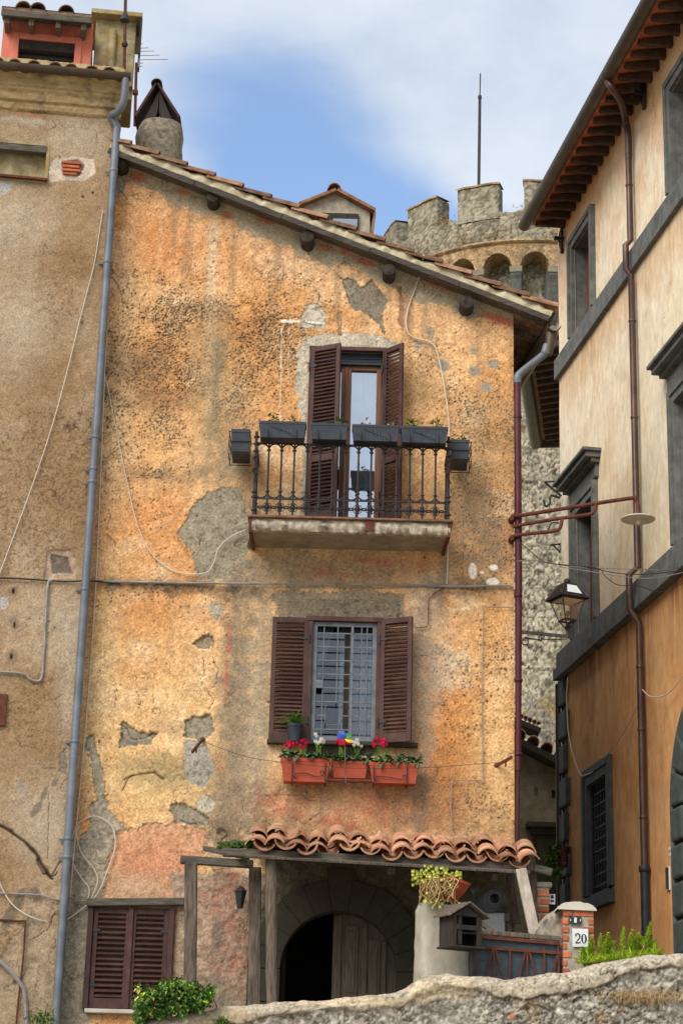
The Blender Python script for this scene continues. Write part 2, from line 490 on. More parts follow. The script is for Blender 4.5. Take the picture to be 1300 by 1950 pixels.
MT['limewash'] = M('limewashed_wall', S(186, 178, 162), S(208, 202, 188), S(150, 142, 128), scale=6, rough=0.9, bump=0.3, s3=3)
MT['cable_white'] = M('off_white_cable', S(196, 184, 164), S(210, 200, 184), scale=5, rough=0.6)
MT['cable_black'] = M('black_cable', S(40, 38, 38), S(54, 52, 50), scale=5, rough=0.6)
MT['cable_grey'] = M('grey_conduit', S(128, 124, 120), S(156, 152, 148), S(84, 74, 66), scale=5, rough=0.55, metal=0.2, s3=4)
MT['curtain'] = M('white_net_curtain', S(224, 226, 228), S(206, 209, 213), scale=5, stretch=(6, 1, 0.3), rough=0.85)
MT['ink'] = M('black_ink', S(26, 26, 30), rough=0.6)
MT['leaf'] = M('bright_leaf', S(66, 102, 36), S(106, 142, 54), scale=6, rough=0.6, island=True)
MT['leafdark'] = M('dark_leaf', S(52, 88, 50), S(104, 134, 88), scale=14, rough=0.55, island=True)
MT['fern'] = M('foxtail_fern_leaf', S(150, 186, 40), S(192, 214, 70), scale=8, rough=0.6, island=True)
MT['moss'] = M('moss', S(58, 84, 34), S(86, 108, 48), scale=12, rough=0.95, island=True)
MT['dryleaf'] = M('dry_straw_stem', S(164, 132, 84), S(190, 160, 108), scale=8, rough=0.85, island=True)
MT['succulent'] = M('lime_succulent', S(176, 182, 66), S(206, 206, 108), scale=8, rough=0.5, island=True)
MT['petalred'] = M('magenta_petal', S(200, 20, 66), S(222, 46, 88), scale=20, rough=0.6, island=True)
MT['petalwhite'] = M('white_petal', S(232, 230, 224), scale=20, rough=0.6)
MT['soil'] = M('potting_soil', S(54, 42, 34), S(78, 62, 48), scale=30, rough=1.0, bump=0.6)
for nm, c in (('blue', (58, 92, 190)), ('green', (20, 120, 60)), ('yellow', (236, 196, 40)), ('red', (206, 30, 70))):
    MT['pw' + nm] = M(nm + '_plastic_film', S(*c), rough=0.4)
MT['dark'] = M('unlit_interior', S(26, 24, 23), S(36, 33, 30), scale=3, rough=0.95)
MT['asphalt'] = M('pale_bounce_paving', S(148, 140, 126), S(176, 168, 152), scale=14, rough=0.9, bump=0.4)  # paleness chosen to bounce light up under eaves and balcony
MT['earth'] = M('dry_ground', S(142, 132, 104), S(160, 150, 120), S(116, 120, 80), scale=0.4, rough=1.0, s3=0.05)  # lightened likewise for more bounce from below
def glass(name, tint, alpha):
    m = bpy.data.materials.new(name); m.use_nodes = True
    t = m.node_tree; t.nodes.clear()
    o = N(t, 'ShaderNodeOutputMaterial')
    gl = N(t, 'ShaderNodeBsdfGlossy', i_Roughness=0.03); gl.inputs[0].default_value = (0.9, 0.93, 0.97, 1)
    tr = N(t, 'ShaderNodeBsdfTransparent'); tr.inputs[0].default_value = tint
    mx = N(t, 'ShaderNodeMixShader', i_0=alpha)
    nz_ = N(t, 'ShaderNodeTexNoise', i_Scale=1.5, i_Detail=2.0)
    tcc = N(t, 'ShaderNodeTexCoord'); t.links.new(tcc.outputs['Object'], nz_.inputs['Vector'])
    bp = N(t, 'ShaderNodeBump', i_Strength=0.04, i_Distance=0.05)
    t.links.new(nz_.outputs['Fac'], bp.inputs['Height']); t.links.new(bp.outputs[0], gl.inputs['Normal'])
    t.links.new(tr.outputs[0], mx.inputs[1]); t.links.new(gl.outputs[0], mx.inputs[2]); t.links.new(mx.outputs[0], o.inputs[0])
    return m
MT['glass'] = glass('window_glass', (0.86, 0.9, 0.92, 1), 0.5)
MT['glassdim'] = glass('dim_window_glass', (0.66, 0.69, 0.72, 1), 0.09)
MT['lampglass'] = glass('lantern_glass', (0.93, 0.92, 0.88, 1), 0.12)
MT['sheetglass'] = glass('dusty_sheet', (0.55, 0.6, 0.62, 1), 0.12)
# ------------------------------------------------------------------ ground
def disc(name, r, z, mat, label=None):
    n = 48
    b = MB()
    b.add([(r * math.cos(2 * math.pi * i / n), r * math.sin(2 * math.pi * i / n), z) for i in range(n)], [list(range(n))])
    o = b.build(name, MT[mat], origin=(0, 0, z), kind='structure')
    return o
disc('ground', 1500, -0.02, 'earth')
st = MB().add([(-12, -14, 0), (12, -14, 0), (12, 19.6, 0), (-12, 19.6, 0)], [(0, 1, 2, 3)])
st.build('street', MT['asphalt'], kind='structure')
TZ = F(650, 1925).z - 0.45                    # terrace level behind the retaining wall
te = MB().box((0.3, 21.9, TZ / 2), (9.0, 3.2, TZ))
te.build('terrace', MT['cement'], kind='structure')
al = MB()
a0, a1 = V((F(985, 1600).x, 23.45, TZ)), V((5.2, 23.45, TZ))
al.add([a0, a1, a1 + RD * 11 + Z * 1.6, a0 + RD * 11 + Z * 1.6], [(0, 1, 2, 3)])
al.build('alley_path', MT['asphalt'], kind='structure')

# ------------------------------------------------------------------ orange house
XL, XR = F(150, 1600).x - 0.12, F(978, 1200).x
ZB = TZ - 0.1
house = thing('orange_house', 'narrow house with peeling ochre plaster, brown shutters and an iron balcony', 'house', ((XL + XR) / 2, YF, ZB))
RK = [(215, 296), (590, 446), (1048, 616)]    # underside of the verge board in the photo
rk = [(F(*p).x, F(*p).z) for p in RK]
sl0 = (rk[2][1] - rk[0][1]) / (rk[2][0] - rk[0][0])
def rakez(x):
    return rk[0][1] + sl0 * (x - rk[0][0])
def fq(*pts):
    return [(F(*p).x, F(*p).z) for p in pts]
def frect(x0, y0, x1, y1):
    a = F((x0 + x1) / 2, y0); b = F((x0 + x1) / 2, y1)
    c = F(x0, (y0 + y1) / 2); d = F(x1, (y0 + y1) / 2)
    return c.x, d.x, b.z, a.z                  # xa, xb, z bottom, z top
DOOR = frect(590, 668, 727, 1003)
WIN = frect(590, 1186, 719, 1412)
CEL = frect(171, 1728, 322, 1924)
arch_c = F(644, 1848); ARX = arch_c.x; ARZ = arch_c.z
ARR = F(757, 1848).x - ARX
CS = 0.0115
xs = np.arange(XL, XR + CS * 0.5, CS); xs[-1] = XR
zs = np.arange(ZB, rakez(XL) + 0.12, CS)
X, ZZ = np.meshgrid(xs, zs)                    # rows = z
xc, zc = (X[:-1, :-1] + X[1:, 1:]) / 2, (ZZ[:-1, :-1] + ZZ[1:, 1:]) / 2
keep = zc < rk[0][1] + sl0 * (xc - rk[0][0]) + 0.05
for (xa, xb, za, zb) in (DOOR, WIN, CEL):
    keep &= ~((xc > xa) & (xc < xb) & (zc > za) & (zc < zb))
keep &= ~((np.abs(xc - ARX) < ARR) & (zc < ARZ)) & ~(np.hypot(xc - ARX, zc - ARZ) < ARR)

# --- colour of the plaster: layers, peeled places, stains with a shape of their own
def c3(r, g, b): return np.array(S(r, g, b)[:3])
def mixc(col, m, c):
    m = np.clip(m, 0, 1)[..., None]
    return col * (1 - m) + np.asarray(c) * m
def px_m(v): return F(650, 1000).x * 0 + v / 160.0
n_big = fbm(X * 0.9, ZZ * 0.9, 4, 3); n_med = fbm(X * 3.2, ZZ * 3.2, 5, 11)
n_fine = fbm(X * 14, ZZ * 14, 4, 23); n_grain = vn(X * 58, ZZ * 58, 31); n_sp = vn(X * 30, ZZ * 30, 37)
jit = (fbm(X * 7, ZZ * 7, 4, 41) - 0.5)
jitf = (fbm(X * 26, ZZ * 26, 3, 47) - 0.5)
def blob(px, py, rx, ry, soft=1.0, rot=0, wob=0.5):
    c = F(px, py); dx, dz = X - c.x, ZZ - c.z
    ca, sa = math.cos(math.radians(rot)), math.sin(math.radians(rot))
    u = (dx * ca + dz * sa) / (rx / 160.0); v_ = (-dx * sa + dz * ca) / (ry / 160.0)
    d = np.hypot(u, v_) + jit * wob * 2
    return 1 - sstep(1 - soft * 0.6, 1 + soft * 0.6, d)
K = 1.0
OCH = c3(227, 176, 118); OCHD = c3(213, 150, 86); OCHP = c3(238, 204, 160); OCHR = c3(214, 134, 66)
col = np.zeros(X.shape + (3,)) + OCH
col = mixc(col, sstep(0.42, 0.68, n_big) * 0.8, OCHD)
col = mixc(col, sstep(0.5, 0.75, n_med) * 0.6, OCHP)
# tone by region
col = mixc(col, blob(310, 420, 120, 110, 1.4) * 0.5, c3(222, 150, 92))
col = mixc(col, blob(330, 480, 110, 60, 1.5) * 0.55, c3(206, 126, 58))
col = mixc(col, blob(540, 470, 130, 80, 1.6) * 0.55, c3(226, 160, 104))
col = mixc(col, blob(850, 600, 150, 60, 1.6) * 0.5, c3(226, 166, 110))
col = mixc(col, blob(480, 640, 90, 110, 1.6) * 0.5, c3(204, 136, 62))
col = mixc(col, blob(290, 860, 100, 110, 1.6) * 0.4, c3(212, 150, 84))
col = mixc(col, blob(310, 990, 70, 50, 1.5) * 0.65, c3(216, 142, 72))
col = mixc(col, blob(300, 1170, 110, 45, 1.4) * 0.6, c3(206, 138, 72))
col = mixc(col, blob(300, 1300, 90, 60, 1.5) * 0.5, c3(214, 152, 88))
col = mixc(col, blob(200, 1230, 26, 150, 1.3) * 0.6, c3(228, 194, 136))
col = mixc(col, blob(850, 1420, 60, 120, 1.3, -12) * 0.85, c3(196, 124, 54))
col = mixc(col, blob(822, 1270, 26, 55, 1.2, 20) * 0.7, c3(204, 128, 62))
col = mixc(col, blob(800, 1545, 110, 45, 1.5) * 0.7, c3(190, 124, 66))
col = mixc(col, blob(930, 1400, 45, 150, 1.6) * 0.55, c3(222, 172, 102))
col = mixc(col, blob(940, 1240, 40, 60, 1.4) * 0.5, c3(214, 150, 74))
col = mixc(col, blob(850, 1270, 40, 45, 1.0, 0, 0.9) * 0.7, c3(206, 186, 158))
col = mixc(col, blob(815, 1180, 35, 60, 1.3) * 0.6, c3(200, 176, 148))
col = mixc(col, blob(300, 1500, 90, 70, 1.4) * 0.5, c3(222, 184, 118))
col = mixc(col, blob(250, 1450, 80, 40, 1.4) * 0.5, c3(216, 160, 92))
col = mixc(col, blob(330, 360, 150, 50, 1.5, -20) * .55, c3(234, 188, 140)); col = mixc(col, blob(600, 500, 160, 50, 1.5, -20) * .6, c3(236, 192, 146)); col = mixc(col, blob(860, 610, 130, 50, 1.5, -15) * .5, c3(236, 190, 140))
col = mixc(col, blob(300, 1400, 140, 130, 1.6) * .5, c3(234, 198, 138)); col = mixc(col, blob(230, 700, 26, 260, 1.5) * .5, c3(228, 190, 140)); col = mixc(col, blob(485, 1400, 16, 200, 1.4) * .7, c3(226, 196, 146)); col = mixc(col, blob(945, 1480, 36, 130, 1.6) * .6, c3(232, 192, 130))
# pale runs
col = mixc(col, blob(403, 520, 9, 150, 1.5, 0, 0.3) * 0.75, c3(216, 192, 158))
col = mixc(col, blob(405, 720, 10, 110, 1.5, 0, 0.6) * 0.6, c3(204, 184, 146))
col = mixc(col, blob(306, 460, 4, 35, 1.5, 0, 0.3) * 0.4, c3(220, 180, 140))
# mid-scale mottling of the lime coat
col *= (0.70 + 0.56 * n_fine)[..., None]
col *= (0.90 + 0.2 * n_grain)[..., None]
# black lichen pitting
pit = (vn(X * 46, ZZ * 46, 51) * 0.6 + vn(X * 80, ZZ * 80, 53) * 0.4)
dens = np.maximum.reduce([blob(330, 620, 120, 95, 1.6) * 1.0, blob(490, 660, 110, 110, 1.6) * 0.9, blob(300, 720, 120, 90, 1.6) * 0.85,
        blob(300, 800, 90, 60, 1.4) * 0.7, blob(250, 640, 60, 50, 1.5) * 0.8, blob(450, 780, 70, 60, 1.5) * 0.7, blob(880, 770, 110, 60, 1.6) * 0.62,
        blob(930, 850, 60, 120, 1.6) * 0.6, blob(800, 700, 70, 50, 1.6) * 0.5, blob(920, 960, 55, 90, 1.6) * 0.7, blob(930, 1060, 60, 50, 1.5) * 0.75,
        blob(950, 1240, 40, 60, 1.5) * 0.5, blob(310, 900, 70, 22, 1.4) * 0.6, blob(260, 930, 60, 90, 1.6) * 0.35, blob(400, 560, 200, 60, 1.8) * 0.45,
        blob(540, 560, 110, 60, 1.7) * 0.4, blob(280, 1130, 110, 28, 1.5) * 0.35, blob(900, 1320, 70, 120, 1.8) * 0.3, blob(870, 1530, 110, 50, 1.7) * 0.5])
dens = dens ** 1.5 * sstep(.22, .72, n_med * .7 + n_big * .3) * 1.25
col = mixc(col, sstep(0.70 - 0.22 * dens, 0.86 - 0.20 * dens, pit) * sstep(0.05, 0.35, dens) * 0.55, c3(84, 58, 34))
col = mixc(col, dens * (0.4 + 0.6 * sstep(0.35, 0.7, n_fine)) * 0.5, c3(146, 98, 52))
for sc_, se_, rr0, dk in ((25, 501, .30, .95), (37, 503, .34, .9), (15, 505, .20, .85)):
    pd1, _, pid = worley(X * sc_ + jitf * .8, ZZ * sc_ + jit * .8, se_)
    pon = (pid < dens * (1.0 if sc_ > 20 else .6)) | (pid < .012)
    col = mixc(col, (1 - sstep(rr0 * .5, rr0 * 1.15, pd1 + .12 * (n_grain - .5))) * pon * dk, c3(48, 34, 22))
col = mixc(col, sstep(0.84, 0.90, pit) * 0.6 * sstep(.4, .6, n_med), c3(84, 60, 40))
# grey biological staining
def stain(px, py, rx, ry, c, a, soft=1.5, rot=0, w_=0.7):
    global col
    m = blob(px, py, rx, ry, soft, rot, w_)
    col = mixc(col, m * (0.35 + 0.75 * sstep(0.25, 0.75, n_fine * 0.35 + n_grain * 0.35 + n_sp * 0.3)) * a * 0.92, c)
GS = c3(124, 112, 94); GD = c3(84, 74, 62); GB = c3(152, 136, 112)
stain(446, 1340, 30, 270, c3(140, 124, 102), 1.0, 1.1); stain(452, 1300, 22, 240, c3(120, 106, 88), .8, 1.2); stain(470, 1420, 40, 190, GB, 0.8); stain(500, 1300, 22, 170, c3(148, 136, 118), 0.95)
stain(440, 1560, 60, 60, GS, 0.85); stain(470, 1120, 60, 60, GS, 0.8); stain(560, 1080, 110, 45, GB, 1.0)
stain(700, 1085, 150, 40, c3(140, 118, 94), 0.95); stain(465, 990, 22, 130, GS, 0.95); stain(450, 860, 26, 60, GB, 0.7)
stain(797, 1340, 30, 190, c3(164, 148, 126), 1.0, 1.1); stain(800, 1220, 34, 90, c3(160, 140, 122), 0.8); stain(640, 1505, 160, 26, c3(112, 98, 82), 0.85)
stain(240, 1640, 60, 40, GB, 0.5); stain(640, 1540, 150, 40, c3(172, 124, 92), 0.8); stain(280, 1115, 110, 14, GD, 0.95); stain(910, 1125, 70, 18, GD, 0.95)
stain(400, 1125, 120, 10, GD, 0.9); stain(250, 700, 60, 40, GD, 0.7); stain(310, 905, 70, 14, GD, 0.7); stain(290, 760, 70, 26, GD, 0.6)
stain(400, 640, 40, 60, c3(140, 112, 70), 0.5); stain(415, 800, 44, 90, c3(146, 126, 92), 0.95); stain(405, 690, 30, 60, c3(150, 130, 96), .8); stain(430, 900, 50, 40, c3(150, 136, 112), .9); stain(900, 970, 50, 70, GB, 0.85); stain(940, 1050, 50, 60, GS, 0.75)
stain(930, 840, 50, 80, c3(140, 116, 80), 0.7); stain(310, 1465, 70, 30, c3(120, 112, 76), 0.85); stain(430, 1500, 30, 110, c3(142, 122, 96), 0.8)
stain(560, 940, 60, 90, c3(178, 160, 132), 0.5); stain(330, 1385, 40, 14, GB, 0.5); stain(780, 745, 50, 24, c3(150, 122, 80), 0.6)
stain(880, 1490, 60, 60, c3(150, 104, 60), 0.5); stain(900, 1575, 90, 28, c3(128, 104, 74), 0.8); stain(560, 1585, 120, 26, c3(104, 88, 64), 0.85)
# rust-red undercoat showing
RED = c3(190, 92, 62)
for a in ((600, 1085, 26, 14), (720, 1068, 40, 9), (690, 1095, 14, 8), (803, 1080, 14, 12), (436, 1230, 5, 60), (430, 1290, 5, 40), (420, 1450, 6, 22), (545, 1130, 9, 9),
          (700, 1530, 40, 26), (560, 1530, 40, 22), (640, 1560, 60, 18), (380, 1560, 20, 8), (770, 1010, 8, 6), (755, 1075, 16, 6), (650, 1095, 20, 6)):
    col = mixc(col, blob(*a, 0.9, 0, 0.8) * 0.45 * sstep(0.3, 0.6, n_fine), RED)

# --- peeled places: depth and colour
recess = np.zeros_like(X)
def peel(poly, c, deep=0.012, amp=0.05, ca=1.0, tex=0.35, edge=True):
    global col, recess
    amp = amp * 1.25
    sd = poly_sd(X, ZZ, fq(*poly)) + jit * amp + jitf * amp * 1.1 + (n_med - .5) * amp * 1.2 + (n_grain - .5) * .014
    m = 1 - sstep(-0.006, 0.006, sd)
    cc = np.asarray(c) * ((1 - tex + 2 * tex * (0.6 * n_fine + 0.4 * n_sp)) * (.78 + .44 * n_med))[..., None]
    cc = cc * (1 - (.35 * sstep(.60, .72, jitf + .5))[..., None])
    mm = (m * ca)[..., None]
    col = col * (1 - mm) + cc * mm
    if edge:
        col = mixc(col, (1 - sstep(0.002, 0.012, np.abs(sd + 0.004))) * 0.55 * sstep(0.35, 0.55, n_med), c3(82, 66, 50))
    recess += m * deep * 1.6
CEM = c3(172, 158, 136); CEMD = c3(154, 142, 122); CEML = c3(194, 182, 162)
peel([(647, 530), (668, 527), (690, 545), (709, 530), (718, 546), (738, 572), (729, 598), (733, 640), (722, 618), (700, 600), (672, 587), (657, 558)], c3(136, 126, 110), 0.012, 0.03)
peel([(372, 955), (398, 935), (452, 928), (476, 985), (474, 1050), (440, 1104), (385, 1102), (366, 1058), (338, 1015)], CEMD, 0.006, 0.05, tex=0.25)
peel([(566, 668), (580, 642), (640, 636), (700, 634), (764, 652), (764, 684), (586, 690), (586, 990), (574, 985), (576, 830), (563, 740)], CEML, 0.003, 0.05, tex=0.2, edge=False)
peel([(570, 607), (584, 580), (604, 573), (622, 598), (621, 624), (574, 628)], CEML, 0.004, 0.03, tex=0.2)
peel([(233, 1372), (262, 1394), (299, 1397), (286, 1418), (229, 1421)], CEMD, 0.02, 0.03)
peel([(350, 1368), (398, 1362), (410, 1392), (388, 1410), (350, 1402)], CEMD, 0.018, 0.04)
peel([(352, 1410), (392, 1410), (408, 1470), (384, 1502), (352, 1482)], c3(168, 160, 146), 0.004, 0.03, tex=0.2, edge=False)
peel([(324, 1532), (345, 1528), (376, 1544), (398, 1558), (400, 1572), (335, 1568)], CEMD, 0.015, 0.03)
peel([(372, 1530), (392, 1512), (412, 1528), (404, 1550), (380, 1548)], CEML, 0.0, 0.015, tex=0.15)
peel([(160, 1404), (180, 1400), (192, 1440), (198, 1490), (206, 1545), (246, 1580), (222, 1604), (196, 1720), (130, 1730), (140, 1620), (172, 1570), (172, 1530), (184, 1520)], CEM, 0.01, 0.05, tex=0.45)
peel([(210, 318), (236, 318), (250, 332), (232, 362), (210, 392)], CEM, 0.008, 0.05)
peel([(200, 500), (214, 500), (214, 526), (200, 526)], CEMD, 0.01, 0.05)
peel([(382, 1210), (398, 1204), (412, 1222), (400, 1238), (378, 1236), (368, 1226)], c3(150, 130, 106), 0.02, 0.04)
peel([(398, 1148), (416, 1144), (424, 1166), (414, 1186), (400, 1172)], CEM, 0.002, 0.02, tex=0.2, edge=False)
peel([(520, 1130), (560, 1124), (770, 1130), (772, 1182), (530, 1182)], c3(142, 128, 106), 0.004, 0.06, 0.9, edge=False)
peel([(548, 1141), (760, 1141), (760, 1179), (548, 1179)], c3(128, 116, 96), -0.004, 0.015, 0.95)
peel([(586, 1414), (724, 1414), (722, 1442), (586, 1442)], c3(110, 102, 90), 0.004, 0.03, edge=False)
# pink wash and bare rubble low down, porch shade painted into the stone colour
peel([(222, 1582), (262, 1574), (330, 1566), (392, 1580), (386, 1650), (352, 1690), (350, 1716), (196, 1716), (205, 1640)], c3(206, 148, 110), 0.006, 0.06, 0.85, tex=0.5)
col = mixc(col, blob(300, 1640, 60, 40, 1.3) * 0.5, c3(206, 126, 84) * 1)
col = mixc(col, blob(260, 1690, 60, 26, 1.2, 0, .9) * .5, c3(184, 160, 130))
def rect_m(x0, y0, x1, y1, amp=0.1):
    sd = poly_sd(X, ZZ, fq((x0, y0), (x1, y0), (x1, y1), (x0, y1)), 0.6) + jit * amp * 2
    return 1 - sstep(-0.05, 0.05, sd)
rub = rect_m(322, 1660, 545, 1990) ; rub2 = rect_m(100, 1715, 175, 1990, 0.05); rub_shade = rect_m(500, 1622, 1000, 1990)
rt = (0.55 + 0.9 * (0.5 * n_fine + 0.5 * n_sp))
for m_, c_ in ((rub, c3(168, 142, 120)), (rub2, c3(158, 146, 126)), (rub_shade, c3(96, 88, 70))):
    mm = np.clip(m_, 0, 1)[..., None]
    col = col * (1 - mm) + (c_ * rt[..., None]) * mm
recess += np.maximum(rub, rub2) * (n_fine - 0.5) * 0.05
for a in ((430, 1760, 26, 80), (455, 1830, 16, 60), (405, 1700, 20, 20), (440, 1680, 20, 30)):
    col = mixc(col, blob(*a, 1.0, 0, 0.9) * 0.6 * sstep(0.3, 0.6, n_fine), c3(172, 104, 84))
col = mixc(col, blob(390, 1900, 60, 30, 1.2, 0, 0.8) * 0.6 * rub, c3(110, 104, 92))
col = mixc(col, blob(415, 1780, 10, 24, 0.8) * 0.7, c3(112, 104, 96))
# mortar band under the verge, broken lower edge
dz_r = (rk[0][1] + sl0 * (X - rk[0][0])) - ZZ
edge_r = 0.34 + 0.13 * (n_med - 0.5) * 4 * 0.8 + jit * 0.12
mb = 1 - sstep(-0.008, 0.008, dz_r - edge_r)
cc = c3(182, 164, 138) * (0.72 + 0.5 * n_fine)[..., None]
col = col * (1 - mb[..., None]) + cc * mb[..., None]
recess += mb * 0.01
for px, py, rx, ry in ((262, 338, 16, 10), (500, 418, 18, 6), (620, 470, 22, 6), (840, 545, 36, 6), (950, 608, 34, 9), (350, 365, 14, 5), (435, 410, 12, 8), (700, 500, 16, 6), (655, 478, 16, 5)):
    col = mixc(col, blob(px, py, rx, ry, 0.8, -20, 0.7) * 0.85, c3(204, 104, 70))
for px, py in ((405, 386), (583, 464), (742, 526), (890, 586), (228, 320)):
    col = mixc(col, blob(px, py, 26, 24, 0.4, 0, 0.4) * 0.9, CEM * 0.95)
peel([(752, 540), (764, 545), (770, 590), (768, 630), (758, 610), (762, 570)], c3(182, 128, 96), 0.006, 0.02, tex=0.2)
peel([(640, 596), (652, 598), (650, 640), (644, 640)], c3(176, 132, 94), 0.006, 0.015, tex=0.2)
# small filled holes
for px, py, r_ in ((820, 632, 9), (845, 694, 12), (868, 692, 0), (902, 668, 8), (903, 706, 11), (940, 694, 10), (926, 738, 10), (760, 652, 0), (820, 660, 0), (795, 658, 8)):
    if r_:
        col = mixc(col, blob(px, py, r_, r_, 0.35, 0, 0.5), c3(158, 146, 128))
for px, py, rx, ry in ((900, 1088, 7, 13), (939, 1081, 8, 6), (938, 1108, 10, 7), (917, 1090, 4, 3)):
    col = mixc(col, blob(px, py, rx, ry, 0.3, 0, 0.5), c3(226, 216, 202))
# chases and paint lines
def lin(pts, w_, c, a, wob=0.02):
    global col
    d = line_d(X, ZZ, fq(*pts)) + jit * wob
    col = mixc(col, (1 - sstep(w_ * 0.6, w_ * 1.2, d)) * a, c)
def crack(pts, w_=0.006, a=0.85, deep=0.008, wob=0.10):
    global col, recess
    P_ = np.array(fq(*pts))
    dx = (vn(X * 9, ZZ * 9, 61) - 0.5) * wob; dz = (vn(X * 9, ZZ * 9, 67) - 0.5) * wob
    d = line_d(X + dx, ZZ + dz, P_)
    m = 1 - sstep(w_ * 0.5, w_ * 1.6, d)
    col = mixc(col, m * a, c3(58, 44, 32)); recess += m * deep
WH = c3(238, 232, 222)
lin([(536, 626), (535, 700), (533, 795)], 0.008, WH, 0.55, 0.035); lin([(538, 612), (575, 612)], 0.016, WH, 0.9, 0.03); lin([(550, 625), (548, 720)], 0.005, WH, 0.3, 0.02)
lin([(575, 612), (618, 616)], 0.014, WH, 0.8, 0.03); lin([(574, 612), (600, 619), (612, 619)], 0.010, c3(84, 60, 44), 0.8, 0.01)
crack([(212, 524), (228, 545), (236, 575), (246, 590)]); crack([(213, 350), (232, 362), (240, 380)]); crack([(600, 560), (615, 572), (640, 584)], 0.004)
crack([(205, 960), (213, 1010), (222, 1060)], 0.004); crack([(392, 1240), (385, 1290), (400, 1330), (398, 1352)], 0.004); crack([(410, 1250), (420, 1280), (405, 1310)], 0.003)
crack([(200, 790), (240, 830), (250, 860)], 0.003); crack([(340, 1020), (362, 1060)], 0.004, 0.6); crack([(195, 1283), (213, 1298), (218, 1340)], 0.003, 0.7)
crack([(235, 1480), (262, 1476), (300, 1470), (318, 1480)], 0.012, 0.8); crack([(232, 1500), (238, 1490), (248, 1478)], 0.012); crack([(575, 630), (582, 655)], 0.004)
crack([(345, 1560), (370, 1575)], 0.008); crack([(190, 640), (205, 690), (200, 760)], 0.004, 0.6); crack([(420, 1575), (428, 1600), (448, 1612)], 0.01, 0.8, wob=0.16)
crack([(228, 1380), (252, 1400), (296, 1398)], 0.006); crack([(560, 1560), (580, 1572), (610, 1552)], 0.005, 0.7); crack([(700, 770), (790, 800)], 0.0, 0)
# dirty runs under the verge, the sills and the balcony ends
run_n = fbm(X * 9, ZZ * .45, 4, 87)
below = sstep(.0, .25, dz_r - .2) * (1 - sstep(.5, 2.2, dz_r))
col = mixc(col, below * sstep(.52, .72, run_n) * .45, c3(140, 112, 84))
for px, y0, y1, w_ in ((520, 1420, 1590, 26), (785, 1420, 1600, 22), (470, 1050, 1240, 16), (845, 1050, 1180, 12), (585, 1490, 1590, 30), (730, 1492, 1590, 40), (405, 560, 930, 14), (560, 1120, 1180, 40)):
    m_ = blob(px, (y0 + y1) / 2, w_, (y1 - y0) / 2, 1.5, 0, .5)
    col = mixc(col, m_ * sstep(.35, .65, run_n) * .6, c3(126, 110, 90))
rdg = np.abs(fbm(X * 2.3, ZZ * 2.3, 4, 121) - .5)
hair = (1 - sstep(.001, .007, rdg)) * sstep(.5, .62, fbm(X * 1.3, ZZ * 1.3, 3, 123))
col = mixc(col, hair * .65, c3(74, 56, 40)); recess += hair * .004
# random scuffs
lens = sstep(0.70, 0.80, fbm(X * 5, ZZ * 11, 3, 71)) * sstep(0.5, 0.8, vn(X * 2.2, ZZ * 2.2, 73))
col = mixc(col, lens * 0.4, c3(112, 82, 54))
holes = sstep(0.93, 0.97, vn(X * 19, ZZ * 19, 79)) * sstep(0.55, 0.7, vn(X * 3, ZZ * 3, 83))
col = mixc(col, holes * 0.85, c3(44, 34, 26)); recess += holes * 0.008
# --- overall tone and grain
wn = _h(np.floor(X / CS + .5), np.floor(ZZ / CS + .5), 997)
col *= (0.84 + 0.28 * wn + 0.30 * (n_grain - 0.5))[..., None]
lum = col @ np.array([0.25, 0.6, 0.15])
col = (lum[..., None] + (col - lum[..., None]) * 0.87) * np.array([1.05, 1.035, 0.98])
# --- relief
relief = (n_big - 0.5) * 0.05 + (n_med - 0.5) * 0.02 + (n_fine - 0.5) * 0.012 + (n_grain - 0.5) * 0.002
relief -= recess + 0.006 * sstep(0.66, 0.76, pit) * sstep(0.05, 0.35, dens)
fade = np.ones_like(X)
for (xa, xb, za, zb) in (DOOR, WIN, CEL):
    d_ = np.maximum(np.maximum(xa - X, X - xb), np.maximum(za - ZZ, ZZ - zb))
    fade = np.minimum(fade, sstep(0.0, 0.08, d_))
relief = relief * fade - 0.012 * (1 - fade)
pos = np.stack([X, YF - relief, ZZ], -1)
wall_mesh('front_wall', pos, col, keep, MT['plaster'], house)
# the rest of the shell
HD = 8.5
sh = MB()
c0, c1 = V((XR, YF + 0.03, ZB)), V((XL, YF + 0.03, ZB))
zr, zl = rakez(XR), rakez(XL)
sh.add([c0, c0 + RD * HD, c0 + RD * HD + Z * (zr - ZB), c0 + Z * (zr - ZB)], [(0, 1, 2, 3)])
sh.add([c1, c1 + RD * HD, c1 + RD * HD + Z * (zl - ZB), c1 + Z * (zl - ZB)], [(3, 2, 1, 0)])
sh.add([c0 + RD * HD, c1 + RD * HD, c1 + RD * HD + Z * (zl - ZB), c0 + RD * HD + Z * (zr - ZB)], [(0, 1, 2, 3)])
sh.build('side_wall', MT['darkrender'], house)

